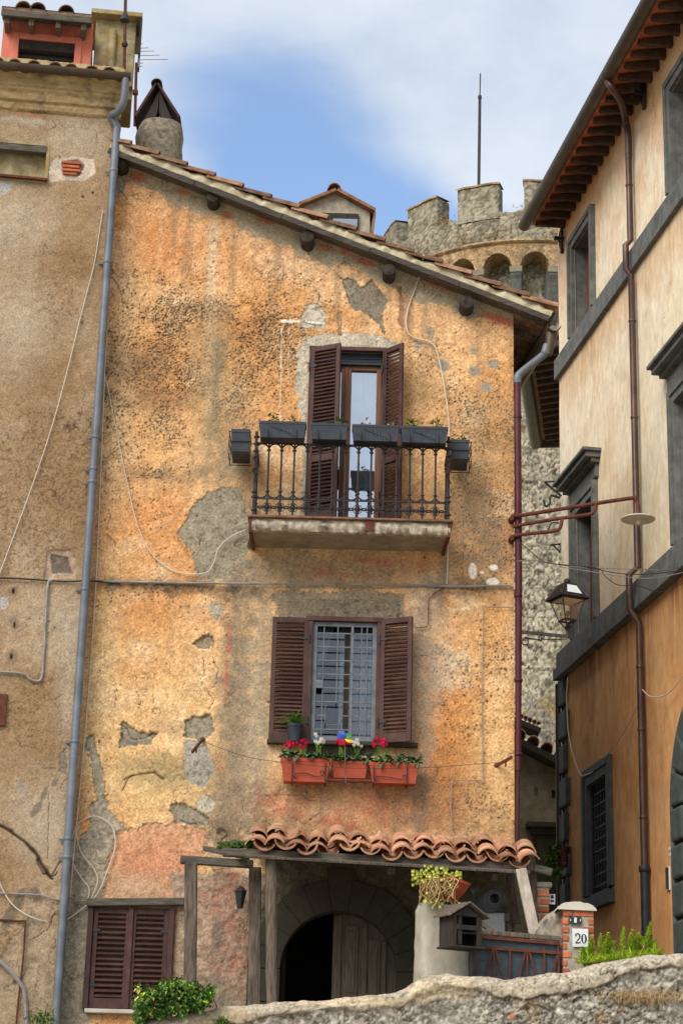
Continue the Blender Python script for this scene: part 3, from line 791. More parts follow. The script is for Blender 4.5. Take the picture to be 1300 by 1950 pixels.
# reveals and dark rooms behind the openings
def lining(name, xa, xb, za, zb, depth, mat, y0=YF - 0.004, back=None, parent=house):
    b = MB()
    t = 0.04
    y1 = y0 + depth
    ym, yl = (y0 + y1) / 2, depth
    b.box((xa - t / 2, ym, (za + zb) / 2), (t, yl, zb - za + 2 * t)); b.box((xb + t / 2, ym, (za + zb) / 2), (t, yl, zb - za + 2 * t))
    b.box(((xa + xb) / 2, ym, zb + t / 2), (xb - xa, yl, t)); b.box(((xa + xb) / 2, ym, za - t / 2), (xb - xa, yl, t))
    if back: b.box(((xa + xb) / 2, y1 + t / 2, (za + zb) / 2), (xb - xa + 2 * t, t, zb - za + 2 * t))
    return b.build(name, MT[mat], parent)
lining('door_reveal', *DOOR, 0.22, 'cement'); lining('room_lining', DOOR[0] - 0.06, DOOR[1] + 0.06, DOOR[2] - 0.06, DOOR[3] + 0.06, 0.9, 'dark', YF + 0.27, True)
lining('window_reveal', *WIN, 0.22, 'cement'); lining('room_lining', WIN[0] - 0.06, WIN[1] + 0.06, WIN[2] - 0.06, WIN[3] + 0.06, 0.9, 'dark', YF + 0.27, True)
lining('window_reveal', *CEL, 0.2, 'darkrender', back=True)

# shutters: a frame with slanted slats
def shutter(parent, hinge, wdir, width, za, zb, name='shutter', th=0.035, mid=None, slat=0.048, tilt=50, handles=True):
    wd = V(wdir).normalized(); nd = V((wd.y, -wd.x, 0))
    if nd.y > 0: nd = -nd
    h = V(hinge)
    b = MB(); st_ = 0.055
    ax = (wd, nd, Z)
    zc_ = (za + zb) / 2
    b.box(h + wd * st_ / 2 + Z * (zc_ - h.z), (st_, th, zb - za), ax)
    b.box(h + wd * (width - st_ / 2) + Z * (zc_ - h.z), (st_, th, zb - za), ax)
    rails = [(za, za + 0.11), (zb - 0.065, zb)]
    if mid: rails.insert(1, (mid - 0.045, mid + 0.045))
    for (q0, q1) in rails:
        b.box(h + wd * width / 2 + Z * ((q0 + q1) / 2 - h.z), (width - 2 * st_, th, q1 - q0), ax)
    o = b.build(name, MT['shutter'], parent, bevel=0.004)
    for i in range(len(rails) - 1):
        s = MB()
        z0, z1 = rails[i][1], rails[i + 1][0]
        n = max(1, int((z1 - z0) / slat))
        for k in range(n):
            zz = z0 + (k + 0.5) * (z1 - z0) / n
            t = math.radians(tilt)
            ax2 = (wd, (nd * math.cos(t) - Z * math.sin(t)), (Z * math.cos(t) + nd * math.sin(t)))
            t += random.uniform(-.06, .06)
            s.box(h + wd * width / 2 + Z * (zz - h.z + random.uniform(-.003, .003)), (width - 2 * st_ + 0.01, 0.056, 0.010), ax2)
        s.build('louvres', MT['shutter'], o)
    for q in (za + 0.25, zb - 0.25):
        hh = MB()
        hh.tube([h + nd * 0.028 - wd * 0.012 + Z * (q - 0.05 - h.z), h + nd * 0.028 - wd * 0.012 + Z * (q + 0.05 - h.z)], 0.011, 8)
        hh.box(h + nd * (th / 2 + 0.004) + wd * 0.04 + Z * (q - h.z), (0.09, 0.006, 0.03), ax)
        hh.build('hinge', MT['castiron'], o)
    return o
# balcony door
xa, xb, za, zb = DOOR
dth = zb - 0.02
shutter(house, V((xa - 0.01, YF - 0.06, za)), V((math.cos(math.radians(27)), -math.sin(math.radians(27)), 0)), 0.40, za + 0.03, dth + 0.02, mid=za + 0.82)
shutter(house, V((xb + 0.01, YF - 0.06, za)), V((math.cos(math.radians(48)), -math.sin(math.radians(48)), 0)), 0.33, za + 0.03, dth + 0.02, mid=za + 0.82)
fr = MB()
for x_ in (xa - 0.02, xb + 0.005):
    fr.box((x_ + 0.01, YF - 0.02, (za + zb) / 2), (0.05, 0.07, zb - za))
fr.box(((xa + xb) / 2, YF - 0.02, zb + 0.01), (xb - xa + 0.08, 0.07, 0.05))
fr.build('shutter_frame', MT['shutter'], house, bevel=0.004)
rb = MB()
for k in range(4):
    rb.box(((xa + xb) / 2, YF + 0.075 - 0.006 * (k % 2), zb - 0.03 - 0.038 * k), (xb - xa - 0.02, 0.04, 0.035))
rb.build('roller_blind_box', MT['planter'], house, bevel=0.004)
bd = MB()
topz = zb - 0.16
lx = [xa + 0.02, (xa + xb) / 2 - 0.012, xb - 0.02]
def doorleaf(a, b_):
    q = MB()
    w_ = 0.06
    q.box((a + w_ / 2, YF + 0.12, (za + topz) / 2), (w_, 0.05, topz - za)); q.box((b_ - w_ / 2, YF + 0.12, (za + topz) / 2), (w_, 0.05, topz - za))
    q.box(((a + b_) / 2, YF + 0.12, topz - w_ / 2), (b_ - a - 2 * w_, 0.05, w_)); q.box(((a + b_) / 2, YF + 0.12, za + 0.06), (b_ - a - 2 * w_, 0.05, 0.12))
    lf = q.build('balcony_door', MT['doorwood'], house, bevel=0.006)
    MB().box(((a + b_) / 2, YF + 0.125, (za + topz) / 2), (b_ - a - 2 * w_ + 0.01, 0.008, topz - za - 0.16)).build('pane', MT['glass'], lf)
doorleaf(lx[0], lx[1] - 0.004); doorleaf(lx[1] + 0.004, lx[2])
MB().box((lx[1], YF + 0.088, (za + topz) / 2), (0.035, 0.02, topz - za - 0.04)).build('door_batten', MT['doorwood'], house, bevel=0.005)
def curtain(name, x0, x1, z0, z1, y, parent=house, sweep=0.0):
    rows = []
    for j in range(14):
        t = j / 13
        zz = z1 + (z0 - z1) * t
        row = []
        for i in range(41):
            u = i / 40
            xx = x0 + (x1 - x0) * u * (1 - sweep * t)
            row.append(V((xx, y + 0.018 * math.sin(u * 34 + 0.6 * math.sin(t * 3)) + 0.008 * math.sin(u * 61), zz)))
        rows.append(row)
    return MB().grid(rows).build(name, MT['curtain'], parent, smooth=True)
curtain('curtain', xa - 0.02, xb + 0.02, za + 0.55, topz, YF + 0.25)

# window with grille
xa, xb, za, zb = WIN
fo = MB()
fo.box((xa - 0.005, YF - 0.03, (za + zb) / 2), (0.05, 0.10, zb - za + 0.02)); fo.box((xb + 0.005, YF - 0.03, (za + zb) / 2), (0.05, 0.10, zb - za + 0.02))
fo.box(((xa + xb) / 2, YF - 0.03, zb + 0.025), (xb - xa + 0.12, 0.12, 0.055))
fo.build('window_frame', MT['shutter'], house, bevel=0.005)
shutter(house, V((xa - 0.03, YF - 0.06, za)), V((-1, -0.03, 0)), 0.43, za - 0.03, zb + 0.03)
shutter(house, V((xb + 0.03, YF - 0.085, za)), V((math.cos(math.radians(26)), -math.sin(math.radians(26)), 0)), 0.40, za - 0.03, zb + 0.03)
gi = MB()
yg = YF - 0.02
w_ = 0.05
xa2, xb2, za2, zb2 = xa + 0.022, xb - 0.022, za, zb - 0.006
gi.box((xa2 + w_ / 2, yg, (za2 + zb2) / 2), (w_, 0.03, zb2 - za2)); gi.box((xb2 - w_ / 2, yg, (za2 + zb2) / 2), (w_, 0.03, zb2 - za2))
gi.box(((xa2 + xb2) / 2, yg, zb2 - w_ / 2), (xb2 - xa2 - 2 * w_, 0.03, w_)); gi.box(((xa2 + xb2) / 2, yg, za2 + w_ / 2), (xb2 - xa2 - 2 * w_, 0.03, w_))
gi.box((xa2 + 0.62 * (xb2 - xa2), yg - 0.012, (za2 + zb2) / 2), (0.022, 0.02, zb2 - za2 - 0.06))
ia, ib, ja, jb = xa2 + w_, xb2 - w_, za2 + w_, zb2 - w_
for k in range(8):
    zz = ja + (jb - ja) * (k + 0.5) / 8
    if k == 1:
        gi.bar((ia, yg, zz), (ia + 0.12, yg, zz), 0.010, 0.012); gi.bar((ia + 0.30, yg, zz), (ib, yg, zz), 0.010, 0.012)
    else:
        gi.bar((ia, yg, zz), (ib, yg, zz), 0.012, 0.015)
for t in (0.12, 0.37, 0.62, 0.80, 0.90):
    x_ = ia + (ib - ia) * t
    if abs(t - 0.37) < 0.01:
        gi.bar((x_, yg - 0.004, ja + (jb - ja) * 0.30), (x_, yg - 0.004, jb), 0.010, 0.012, X1)
    else:
        gi.bar((x_, yg - 0.004, ja), (x_, yg - 0.004, jb), 0.010, 0.012, X1)
gi.tube([(ia + 0.12, yg - 0.004, ja + (jb - ja) * 0.30), (ia + 0.12, yg - 0.004, ja + 0.16), (ia + 0.14, yg - 0.004, ja + 0.135), (ia + 0.27, yg - 0.004, ja + 0.135), (ia + 0.29, yg - 0.004, ja + 0.16), (ia + 0.29, yg - 0.004, ja + (jb - ja) * 0.30)], 0.006, 6)
gi.box((ia + 0.04, yg - 0.012, (ja + jb) / 2 - 0.04), (0.085, 0.02, 0.10))
gi.build('window_grille', MT['greyiron'], house)
gw = MB()
yw = YF + 0.12
for a_, b_ in ((ia - 0.03, (ia + ib) / 2 + 0.03), ((ia + ib) / 2 + 0.03, ib + 0.03)):
    for x_ in (a_ + 0.016, b_ - 0.016): gw.box((x_, yw, (za + zb) / 2), (0.032, 0.04, zb - za))
    for z_ in (za + 0.02, zb - 0.02): gw.box(((a_ + b_) / 2, yw, z_), (b_ - a_ - 0.064, 0.04, 0.04))
gw.build('casement', MT['darkwood'], house, bevel=0.004)
MB().box(((xa + xb) / 2, yw + 0.002, (za + zb) / 2), (xb - xa, 0.006, zb - za - 0.05)).build('pane', MT['glassdim'], house)
curtain('curtain', xa + 0.02, xa + 0.27, za + .6, zb, YF + 0.22, sweep=0.85)
curtain('curtain', xa + 0.34, xb, za, zb, YF + 0.235)
MB().box(((xa + xb) / 2, YF - 0.045, za - 0.035), (xb - xa + 0.95, 0.12, 0.05)).build('window_sill', MT['archstone'], house, bevel=0.01)

# closed shutters low on the left
xa, xb, za, zb = CEL
mid_ = (xa + xb) / 2
for h_, d_, wdt in ((V((xa + 0.02, YF - 0.012, za)), X1, mid_ - xa - 0.024), (V((xb - 0.02, YF - 0.012, za)), -X1, xb - mid_ - 0.024)):
    shutter(house, h_, d_, wdt, za + 0.012, zb - 0.012, slat=0.058, tilt=42)
cf = MB()
cf.box((xa - 0.012, YF - 0.015, (za + zb) / 2), (0.06, 0.09, zb - za)); cf.box((xb + 0.012, YF - 0.015, (za + zb) / 2), (0.06, 0.09, zb - za))
cf.box((mid_, YF - 0.04, (za + zb) / 2), (0.05, 0.03, zb - za - 0.02))
cf.build('shutter_frame', MT['shutter'], house, bevel=0.004)
p0, p1 = F(166, 1719, 0.05), F(352, 1719, 0.05)
MB().bar((p0.x, YF - 0.04, p0.z), (p1.x, YF - 0.04, p1.z + 0.01), 0.14, 0.085).build('lintel', MT['oldbeam'], house, bevel=0.012)
MB().box((mid_, YF - 0.03, za - 0.02), (xb - xa + 0.02, 0.16, 0.045)).build('window_sill', MT['limewash'], house, bevel=0.008)

# arched doorway
def arc_pts(r, a0=0, a1=180, n=28, y=YF):
    return [V((ARX + r * math.cos(math.radians(a0 + (a1 - a0) * i / n)), y, ARZ + r * math.sin(math.radians(a0 + (a1 - a0) * i / n)))) for i in range(n + 1)]
ro = ARR + 0.36
vs_ = MB()
nv = 11
for k in range(nv):
    a0, a1 = 180 * k / nv + 0.08, 180 * (k + 1) / nv - 0.08
    r_in, r_out = ARR - 0.012, ro + (0.10 if k == nv // 2 else 0.0) + random.uniform(-0.02, 0.02)
    inn = arc_pts(r_in, a0, a1, 5, YF - 0.05 - random.uniform(0, 0.004)); ou = arc_pts(r_out, a0, a1, 5, inn[0].y)
    vs_.prism(inn + ou[::-1], V((0, 0.28, 0)))
for sx in (-1, 1):
    zz = ARZ
    while zz > ZB:
        hgt = random.uniform(0.3, 0.42)
        vs_.box((ARX + sx * (ARR + 0.17), YF + 0.09, zz - hgt / 2), (0.364, 0.28, hgt - 0.012)); zz -= hgt
vs_.build('stone_arch', MT['archstone'], house, bevel=0.006)
ag = MB()
ip = arc_pts(ARR + 0.1, 0, 180, 24, YF + 0.0)
ag.grid([[p + V((0, 0.22, 0)) for p in ip], [p + V((0, 1.6, 0)) for p in ip]])
ag.box((ARX, YF + 1.62, ARZ - 0.2), (2 * ARR + 0.3, 0.04, 2.6))
for sx in (-1, 1): ag.box((ARX + sx * (ARR + 0.12), YF + 0.9, ARZ - 0.75), (0.04, 1.4, 1.5))
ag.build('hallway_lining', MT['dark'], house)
# right leaf closed, left leaf folded back inside
dl = MB()
yd = YF + 0.27
n = 20
xm = ARX - 0.07
def leaf_outline(x0, x1, r):
    pts = [V((x0, yd, ZB))]
    for i in range(n + 1):
        x_ = x0 + (x1 - x0) * i / n
        q = max(0.0, r * r - (x_ - ARX) ** 2)
        pts.append(V((x_, yd, ARZ + math.sqrt(q))))
    pts.append(V((x1, yd, ZB)))
    return pts
dl.prism(leaf_outline(xm, ARX + ARR + 0.02, ARR + 0.03), V((0, 0.04, 0)))
wleaf = ARX + ARR - xm
for x_, w2 in ((xm + 0.05, 0.10), (xm + wleaf * 0.50, 0.05), (xm + wleaf * 0.80, 0.05)):
    zt = ARZ + math.sqrt(max(0, ARR ** 2 - (x_ + w2 / 2 - ARX) ** 2)) - 0.02
    dl.box((x_, yd - 0.012, (ZB + zt) / 2), (w2, 0.024, zt - ZB))
for x_, w2 in ((xm + wleaf * 0.29, 0.15), (xm + wleaf * 0.65, 0.13)):
    zt = ARZ + math.sqrt(max(0, ARR ** 2 - (x_ + w2 / 2 - ARX) ** 2)) - 0.09
    dl.box((x_, yd - 0.010, (ZB + 0.7 + zt) / 2), (w2, 0.02, zt - ZB - 0.7)); dl.box((x_, yd - 0.02, (ZB + 0.74 + zt - 0.04) / 2), (w2 - 0.06, 0.02, zt - ZB - 0.84))
dl.box((xm + wleaf * 0.45, yd - 0.014, ZB + 0.6), (wleaf * 0.8, 0.026, 0.12))
dl.build('arched_door', MT['greydoor'], house, bevel=0.008)
fl = MB()
fl.box((ARX - ARR + 0.04, YF + 0.62, ARZ - 0.35), (0.05, 0.6, 1.5))
fl.build('open_door_leaf', MT['darkwood'], house, bevel=0.006)
# ------------------------------------------------------------------ orange house: roof
def halfpipe(b, a, c, r, up=Z, n=10, th=0.004):
    a, c = V(a), V(c); t = (c - a).normalized(); s_ = t.cross(up).normalized(); u = s_.cross(t)
    rows = []
    for p in (a, c):
        o_ = [p + s_ * math.cos(math.pi * (1 + i / n)) * r + u * math.sin(math.pi * (1 + i / n)) * r for i in range(n + 1)]
        i_ = [p + s_ * math.cos(math.pi * (1 + i / n)) * (r - th) + u * math.sin(math.pi * (1 + i / n)) * (r - th) for i in range(n, -1, -1)]
        rows.append(o_ + i_ + [o_[0]])
    b.grid(rows)
    for q in (0, 1):
        R_ = rows[q]
        for i in range(n):
            b.add([R_[i], R_[i + 1], R_[2 * n + 1 - i - 1], R_[2 * n + 1 - i]], [(0, 1, 2, 3)])
def coppo(b, a, c, up, r0, r1, th=0.013, n=7, flip=False, arc=170):
    """half-round roof tile from its lower end a to its upper end c"""
    a, c = V(a), V(c); t = (c - a).normalized(); s_ = t.cross(V(up)).normalized(); u = s_.cross(t)
    if flip: u = -u
    rows = []
    for p, r in ((a, r0), (c, r1)):
        h = math.radians(arc) / 2
        an = [-h + 2 * h * i / n for i in range(n + 1)]
        o_ = [p + s_ * math.sin(q) * r + u * (math.cos(q) * r - r * 0.2) for q in an]
        i_ = [p + s_ * math.sin(q) * (r - th) + u * (math.cos(q) * (r - th) - r * 0.2) for q in an[::-1]]
        rows.append(o_ + i_ + [o_[0]])
    m = len(rows[0])
    vs = rows[0][:-1] + rows[1][:-1]; k = m - 1
    fs = [(i, (i + 1) % k, (i + 1) % k + k, i + k) for i in range(k)]
    for base in (0, k):
        for i in range(n):
            f = [base + i, base + i + 1, base + k - 2 - i, base + k - 1 - i]
            fs.append(f if base else f[::-1])
    b.add(vs, fs)
OV = 0.30
q0, q1 = P(207, 285, YF - OV), P(1046, 607, YF - OV)
rs = (q1 - q0); rl = rs.length; rs.normalize()           # down the slope
ru = rs.cross(Y1).normalized()
if ru.z < 0: ru = -ru
bb = MB()
seg = 5
for k in range(seg):
    a = q0 + rs * (rl * k / seg + 0.004); c = q0 + rs * (rl * (k + 1) / seg - 0.004)
    jz = random.uniform(-0.008, 0.008)
    bb.bar(a + ru * jz, c + ru * (jz + random.uniform(-0.008, 0.008)), 0.03, 0.075, ru)
bb.build('verge_board', MT['vergewood'], house, bevel=0.006)
dk = MB()
for k in range(5):
    y_ = YF - OV + 0.05 + 0.066 * k
    dk.bar(V((q0.x, y_, q0.z)) + ru * (0.03 - 0.004 * (k % 2)), V((q1.x, y_, q1.z)) + ru * (0.03 - 0.004 * (k % 2)), 0.06, 0.022, ru)
dk.build('verge_soffit', MT['oldwood'], house)
for px, py in ((230, 306), (405, 374), (585, 451), (741, 514), (889, 575)):
    c = F(px, py, 0.26)
    lg = MB()
    rr = random.uniform(0.078, 0.088)
    jx = random.uniform(-0.01, 0.01)
    lg.lathe(V((c.x, YF + 0.15, c.z + 0.01)), [(rr, 0), (rr * 1.02, 0.2), (rr, 0.38), (rr * 0.97, 0.41 + jx), (rr * 0.5, 0.42 + jx)], 14, -Y1)
    lg.build('purlin', MT['log'], house, smooth=True)
mo = MB()
rows = []
nn = 130
for k in range(nn + 1):
    a = q0 + rs * (rl * k / nn)
    h1 = 0.035; h2 = 0.135 + 0.03 * math.sin(k * 0.6) * math.sin(k * .23) + random.uniform(-0.008, 0.008)
    bl = 0.022 * math.sin(k * .9) * math.sin(k * .37) + random.uniform(-0.018, 0.018)
    rows.append([a + ru * h1 + Y1 * 0.03, a + ru * h1 - Y1 * (0.0 + bl * 0.4), a + ru * (h1 + h2) / 2 - Y1 * (0.022 + bl), a + ru * h2 - Y1 * bl * 0.5, a + ru * h2 + Y1 * 0.12])
mo.grid(rows)
mo.build('bedding_mortar', MT['mortarcream'], house, smooth=True)
rt_ = MB()
tl = 0.47; ex = 0.385
RDp = RD
for colm in range(9):
    base = q0 + RDp * (0.235 * colm + 0.02) + ru * 0.115 - RDp * 0.0
    k = 0
    d = rl + 0.05
    while d > 0.0:
        a = base + rs * d; c = base + rs * max(d - tl, -0.02)
        j = V((0, random.uniform(-0.012, 0.012), random.uniform(-0.004, 0.008)))
        coppo(rt_, a + ru * 0.045 + j, c - ru * 0.004 + j, ru, 0.098, 0.082, n=6)
        a2 = a + RDp * 0.117; c2 = c + RDp * 0.117
        coppo(rt_, a2 + ru * 0.0, c2 - ru * 0.03, ru, 0.09, 0.085, n=4, flip=True)
        d -= ex; k += 1
rt_.build('roof_tiles', MT['tiledark'], house)
sb_ = MB()
e0 = q0 + ru * 0.055 + Y1 * 0.08; e1 = q1 + ru * 0.055 + Y1 * 0.08
sb_.prism([e0, e1, e1 + RD * (HD + 0.3), e0 + RD * (HD + 0.3)], ru * 0.05)
sb_.build('roof', MT['tiledark'], house)
# eave on the alley side: rafters, clay slabs, gutter
for k in range(12):
    b0 = V((XR - 0.05, YF + 0.06, 0)) + RD * (0.30 + 0.62 * k)
    za_ = q0.z + (b0.x + (-RD.x) * (0.3 + 0.62 * k) - q0.x) * (rs.z / rs.x)
    a = V((b0.x, b0.y, za_)) + ru * 0.0
    MB().bar(a, a + rs * 0.46, 0.075, 0.09, ru).build('rafter', MT['oldwood'], house, bevel=0.006)
pn = MB()
for k in range(24):
    for j in range(3):
        t = 0.05 + 0.31 * k
        b0 = V((XR, YF - 0.15, 0)) + RD * t
        zz = q0.z + (XR - q0.x) * (rs.z / rs.x)
        c = V((b0.x, b0.y, zz)) + ru * (0.042 + random.uniform(-0.006, 0.004)) + rs * (0.07 + 0.15 * j) + RD * 0.14
        pn.box(c, (0.14, 0.285, 0.025), (rs, RD, ru))
pn.build('eave_slabs', MT['tiledark'], house)
gt = MB()
g0 = P(1055, 618, YF - 0.34)
halfpipe(gt, g0, g0 + RD * (HD + 0.4) - Z * 0.10, 0.085, n=12)
gt.lathe(g0 + RD * 0.13 - Z * 0.06, [(0.075, 0.0), (0.07, 0.08), (0.05, 0.26), (0.045, 0.30)], 14, (-Z - X1 * 0.16))
gt.build('gutter', MT['gutter'], house, smooth=True)
fb = MB()
fb.bar(q1 + Y1 * 0.02 + rs * 0.02 + ru * 0.02, q1 + rs * 0.02 + RD * (HD + 0.2) + ru * 0.02, 0.03, 0.17, ru)
fb.build('eave_fascia', MT['darkwood'], house)
el = MB()
d0 = g0 + RD * 0.13 - Z * 0.30 - X1 * 0.06
dp0 = F(984, 716, 0.06)
el.tube(smooth_path([d0 + Z * 0.08, d0 - Z * 0.02 - X1 * 0.03, (d0 * 0.85 + dp0 * 0.15) - Z * 0.01, (d0 * 0.12 + dp0 * 0.88) + Z * 0.0, V((dp0.x, YF - 0.07, dp0.z - 0.04)), V((dp0.x, YF - 0.07, dp0.z - 0.1))], 6), 0.048, 12)
el.build('swan_neck', MT['zinc'], house, smooth=True)
dpz = F(984, 1470).z
dp = MB()
dp.tube([V((dp0.x, YF - 0.07, dp0.z - 0.08)), V((dp0.x + 0.01, YF - 0.07, (dp0.z + dpz) / 2)), V((dp0.x, YF - 0.06, dpz))], [0.044, 0.044, 0.034], 12)
dp.tube([V((dp0.x, YF - 0.06, dpz)), V((dp0.x - 0.012, YF - 0.05, F(984, 1600).z))], 0.02, 10)
for py in (800, 985, 1140, 1300, 1440):
    dp.lathe(V((dp0.x + 0.004, YF - 0.07, F(984, py).z)), [(0.051, 0), (0.051, 0.03)], 12)
dp.build('downpipe', MT['redpipe'], house, smooth=True)

# chimney on the roof
cy_ = YF + 0.9
cb = P(303, 290, cy_); ct = P(302, 243, cy_); cw = P(347, 262, cy_).x - P(258, 262, cy_).x
ch = MB()
prof = []
for k in range(9):
    t = k / 8
    prof.append((cw / 2 * (0.96 + 0.05 * sstep(0.5, 0.8, np.array(t)) - 0.09 * (t > 0.95)), -0.9 + (ct.z - cb.z + 0.9) * t))
prof.append((cw * 0.34, ct.z - cb.z + 0.01))
ch.lathe(V((cb.x, cy_, cb.z)), [(float(a), float(b)) for a, b in prof], 18)
for i, v in enumerate(ch.v):
    ch.v[i] = v + V((math.sin(i * 12.7), math.sin(i * 7.3), math.sin(i * 3.1))) * 0.014
chim = ch.build('chimney', MT['chimneystone'], house, smooth=True)
cp = MB()
ap = P(301, 174, cy_); lf, rg = P(262, 236, cy_), P(342, 238, cy_)
dep = 0.42
for e_ in (lf, rg):
    d_ = (ap - e_).normalized(); nrm_ = d_.cross(Y1).normalized()
    if nrm_.z < 0: nrm_ = -nrm_
    cp.prism([e_ + V((0, -dep / 2, 0)), ap + V((0, -dep / 2, 0)), ap + V((0, dep / 2, 0)), e_ + V((0, dep / 2, 0))], nrm_ * 0.03)
coppo(cp, ap + V((0, -dep / 2 - 0.03, 0.0)), ap + V((0, dep / 2 + 0.03, 0.0)), Z, 0.075, 0.075, n=8)
MT['captile'] = M('sooty_cap_tile', S(58, 40, 38), S(84, 58, 50), S(44, 36, 34), scale=8, rough=.85, bump=.3)
cp.build('chimney_cap', MT['captile'], chim)
il, ir, it_ = P(276, 239, cy_), P(330, 240, cy_), P(303, 224, cy_)
cin = MB()
for e_, s1 in ((il, 1), (ir, -1)):
    cin.prism([e_ + Y1 * -0.14, e_ + V((s1 * 0.13, -0.14, 0)), V((it_.x - s1 * 0.012, cy_ - 0.14, it_.z)), V((it_.x - s1 * 0.0, cy_ - 0.14, ap.z - 0.06)), ], Y1 * 0.28)
cin.build('chimney_tiles_inside', MT['darkwood'], chim)

# gabled dormer further up the roof
dy = YF + 3.6
D = lambda x, y, o=0.0: P(x, y, dy - o)
dm = MB()
poly = [D(578, 470), D(578, 388), D(640, 364), D(704, 396), D(704, 500)]
dm.prism(poly, RD * 1.6)
dorm = dm.build('dormer', MT['mortar'], house)
dr = MB()
for a, b_ in ((D(572, 389, 0.12), D(641, 362, 0.12)), (D(713, 401, 0.12), D(641, 362, 0.12))):
    d_ = (b_ - a).normalized(); n_ = d_.cross(Y1); n_ = n_ if n_.z > 0 else -n_
    dr.prism([a, b_, b_ + RD * 1.9, a + RD * 1.9], n_ * 0.045)
coppo(dr, D(637, 357, 0.16), D(637, 357) + RD * 1.8, Z, 0.10, 0.10, n=8)
dr.build('dormer_roof', MT['tiledark'], dorm)
dw = MB()
a, b_ = D(606, 406, 0.03), D(682, 440, 0.03)
dw.box(((a.x + b_.x) / 2, dy - 0.02, (a.z + b_.z) / 2), (b_.x - a.x, 0.06, a.z - b_.z))
dw.build('dormer_window', MT['darkwood'], dorm)
MB().box(((a.x + b_.x) / 2 + 0.1, dy - 0.055, (a.z + b_.z) / 2 - 0.04), ((b_.x - a.x) * 0.6, 0.012, (a.z - b_.z) * 0.6)).build('pane', MT['glass'], dorm)
de = D(704, 398); MB().prism([D(713, 401, 0.1), D(716, 404, 0.1), D(708, 470, 0.1), D(702, 470, 0.1)], RD * 1.7).build('dormer_cheek', MT['tiledark'], dorm)

# ------------------------------------------------------------------ balcony (part of the house)
BP = 0.70                                         # how far the slab stands out
sl_, sr_ = F(476, 985, BP), F(858, 997, BP)
bl_, br_ = F(470, 1046, 0), F(836, 1050, 0)
zt_ = (sl_.z + sr_.z) / 2; zb_ = (F(480, 1008, BP).z + F(848, 1018, BP).z) / 2
bm = MB()
nu = 160
fr_ = []
for k in range(nu + 1):
    t = k / nu
    x_ = sl_.x + (sr_.x - sl_.x) * t
    row = []
    for (zz, oo) in ((zt_, 0.10), (zt_, 0.012), (zt_ - 0.03, 0.0), ((zt_ + zb_) / 2, -0.012), (zb_ + 0.03, 0.0), (zb_, 0.02), (zb_, 0.10)):
        j = random.uniform(-0.005, 0.005) + 0.014 * math.sin(k * .31 + zz * 40) * math.sin(k * .083) + .006 * math.sin(k * .9)
        row.append(V((x_, YF - BP + oo + j, zz + j * 0.6)))
    fr_.append(row)
bm.grid(fr_)
slab_front = bm.build('balcony_slab', MT['slabstone'], house, smooth=True)
bu = MB()
bu.prism([V((sl_.x + 0.01, YF - BP + 0.05, zb_ + 0.004)), V((sr_.x - 0.01, YF - BP + 0.05, zb_ + 0.004)), V((br_.x + 0.03, YF + 0.02, zb_ + 0.004)), V((bl_.x, YF + 0.02, zb_ + 0.004))], Z * (zt_ - zb_ - 0.012))
bu.build('slab_underside', MT['darkrender'], slab_front)
bt = MB()
bt.box(((sl_.x + sr_.x) / 2, YF - BP / 2 - 0.02, zt_ + 0.015), (sr_.x - sl_.x + 0.05, BP + 0.05, 0.026))
bt.build('balcony_floor', MT['tiledark'], slab_front, bevel=0.005)
for x_ in (sl_.x + 0.005, sr_.x - 0.02):
    be = MB()
    be.bar((x_, YF - BP - 0.012, (zt_ + zb_) / 2 - 0.02), (x_ + (0.02 if x_ < 0 else -0.03), YF, (zt_ + zb_) / 2 - 0.03), 0.03, zt_ - zb_ + 0.03)
    be.build('steel_joist', MT['rust'], slab_front, bevel=0.004)
be = MB()
xm_ = F(704, 1000, BP).x
be.box((xm_, YF - BP + 0.03, (zt_ + zb_) / 2 + 0.01), (0.1, 0.1, zt_ - zb_ + 0.0))
be.build('steel_joist', MT['rust'], slab_front, bevel=0.004)
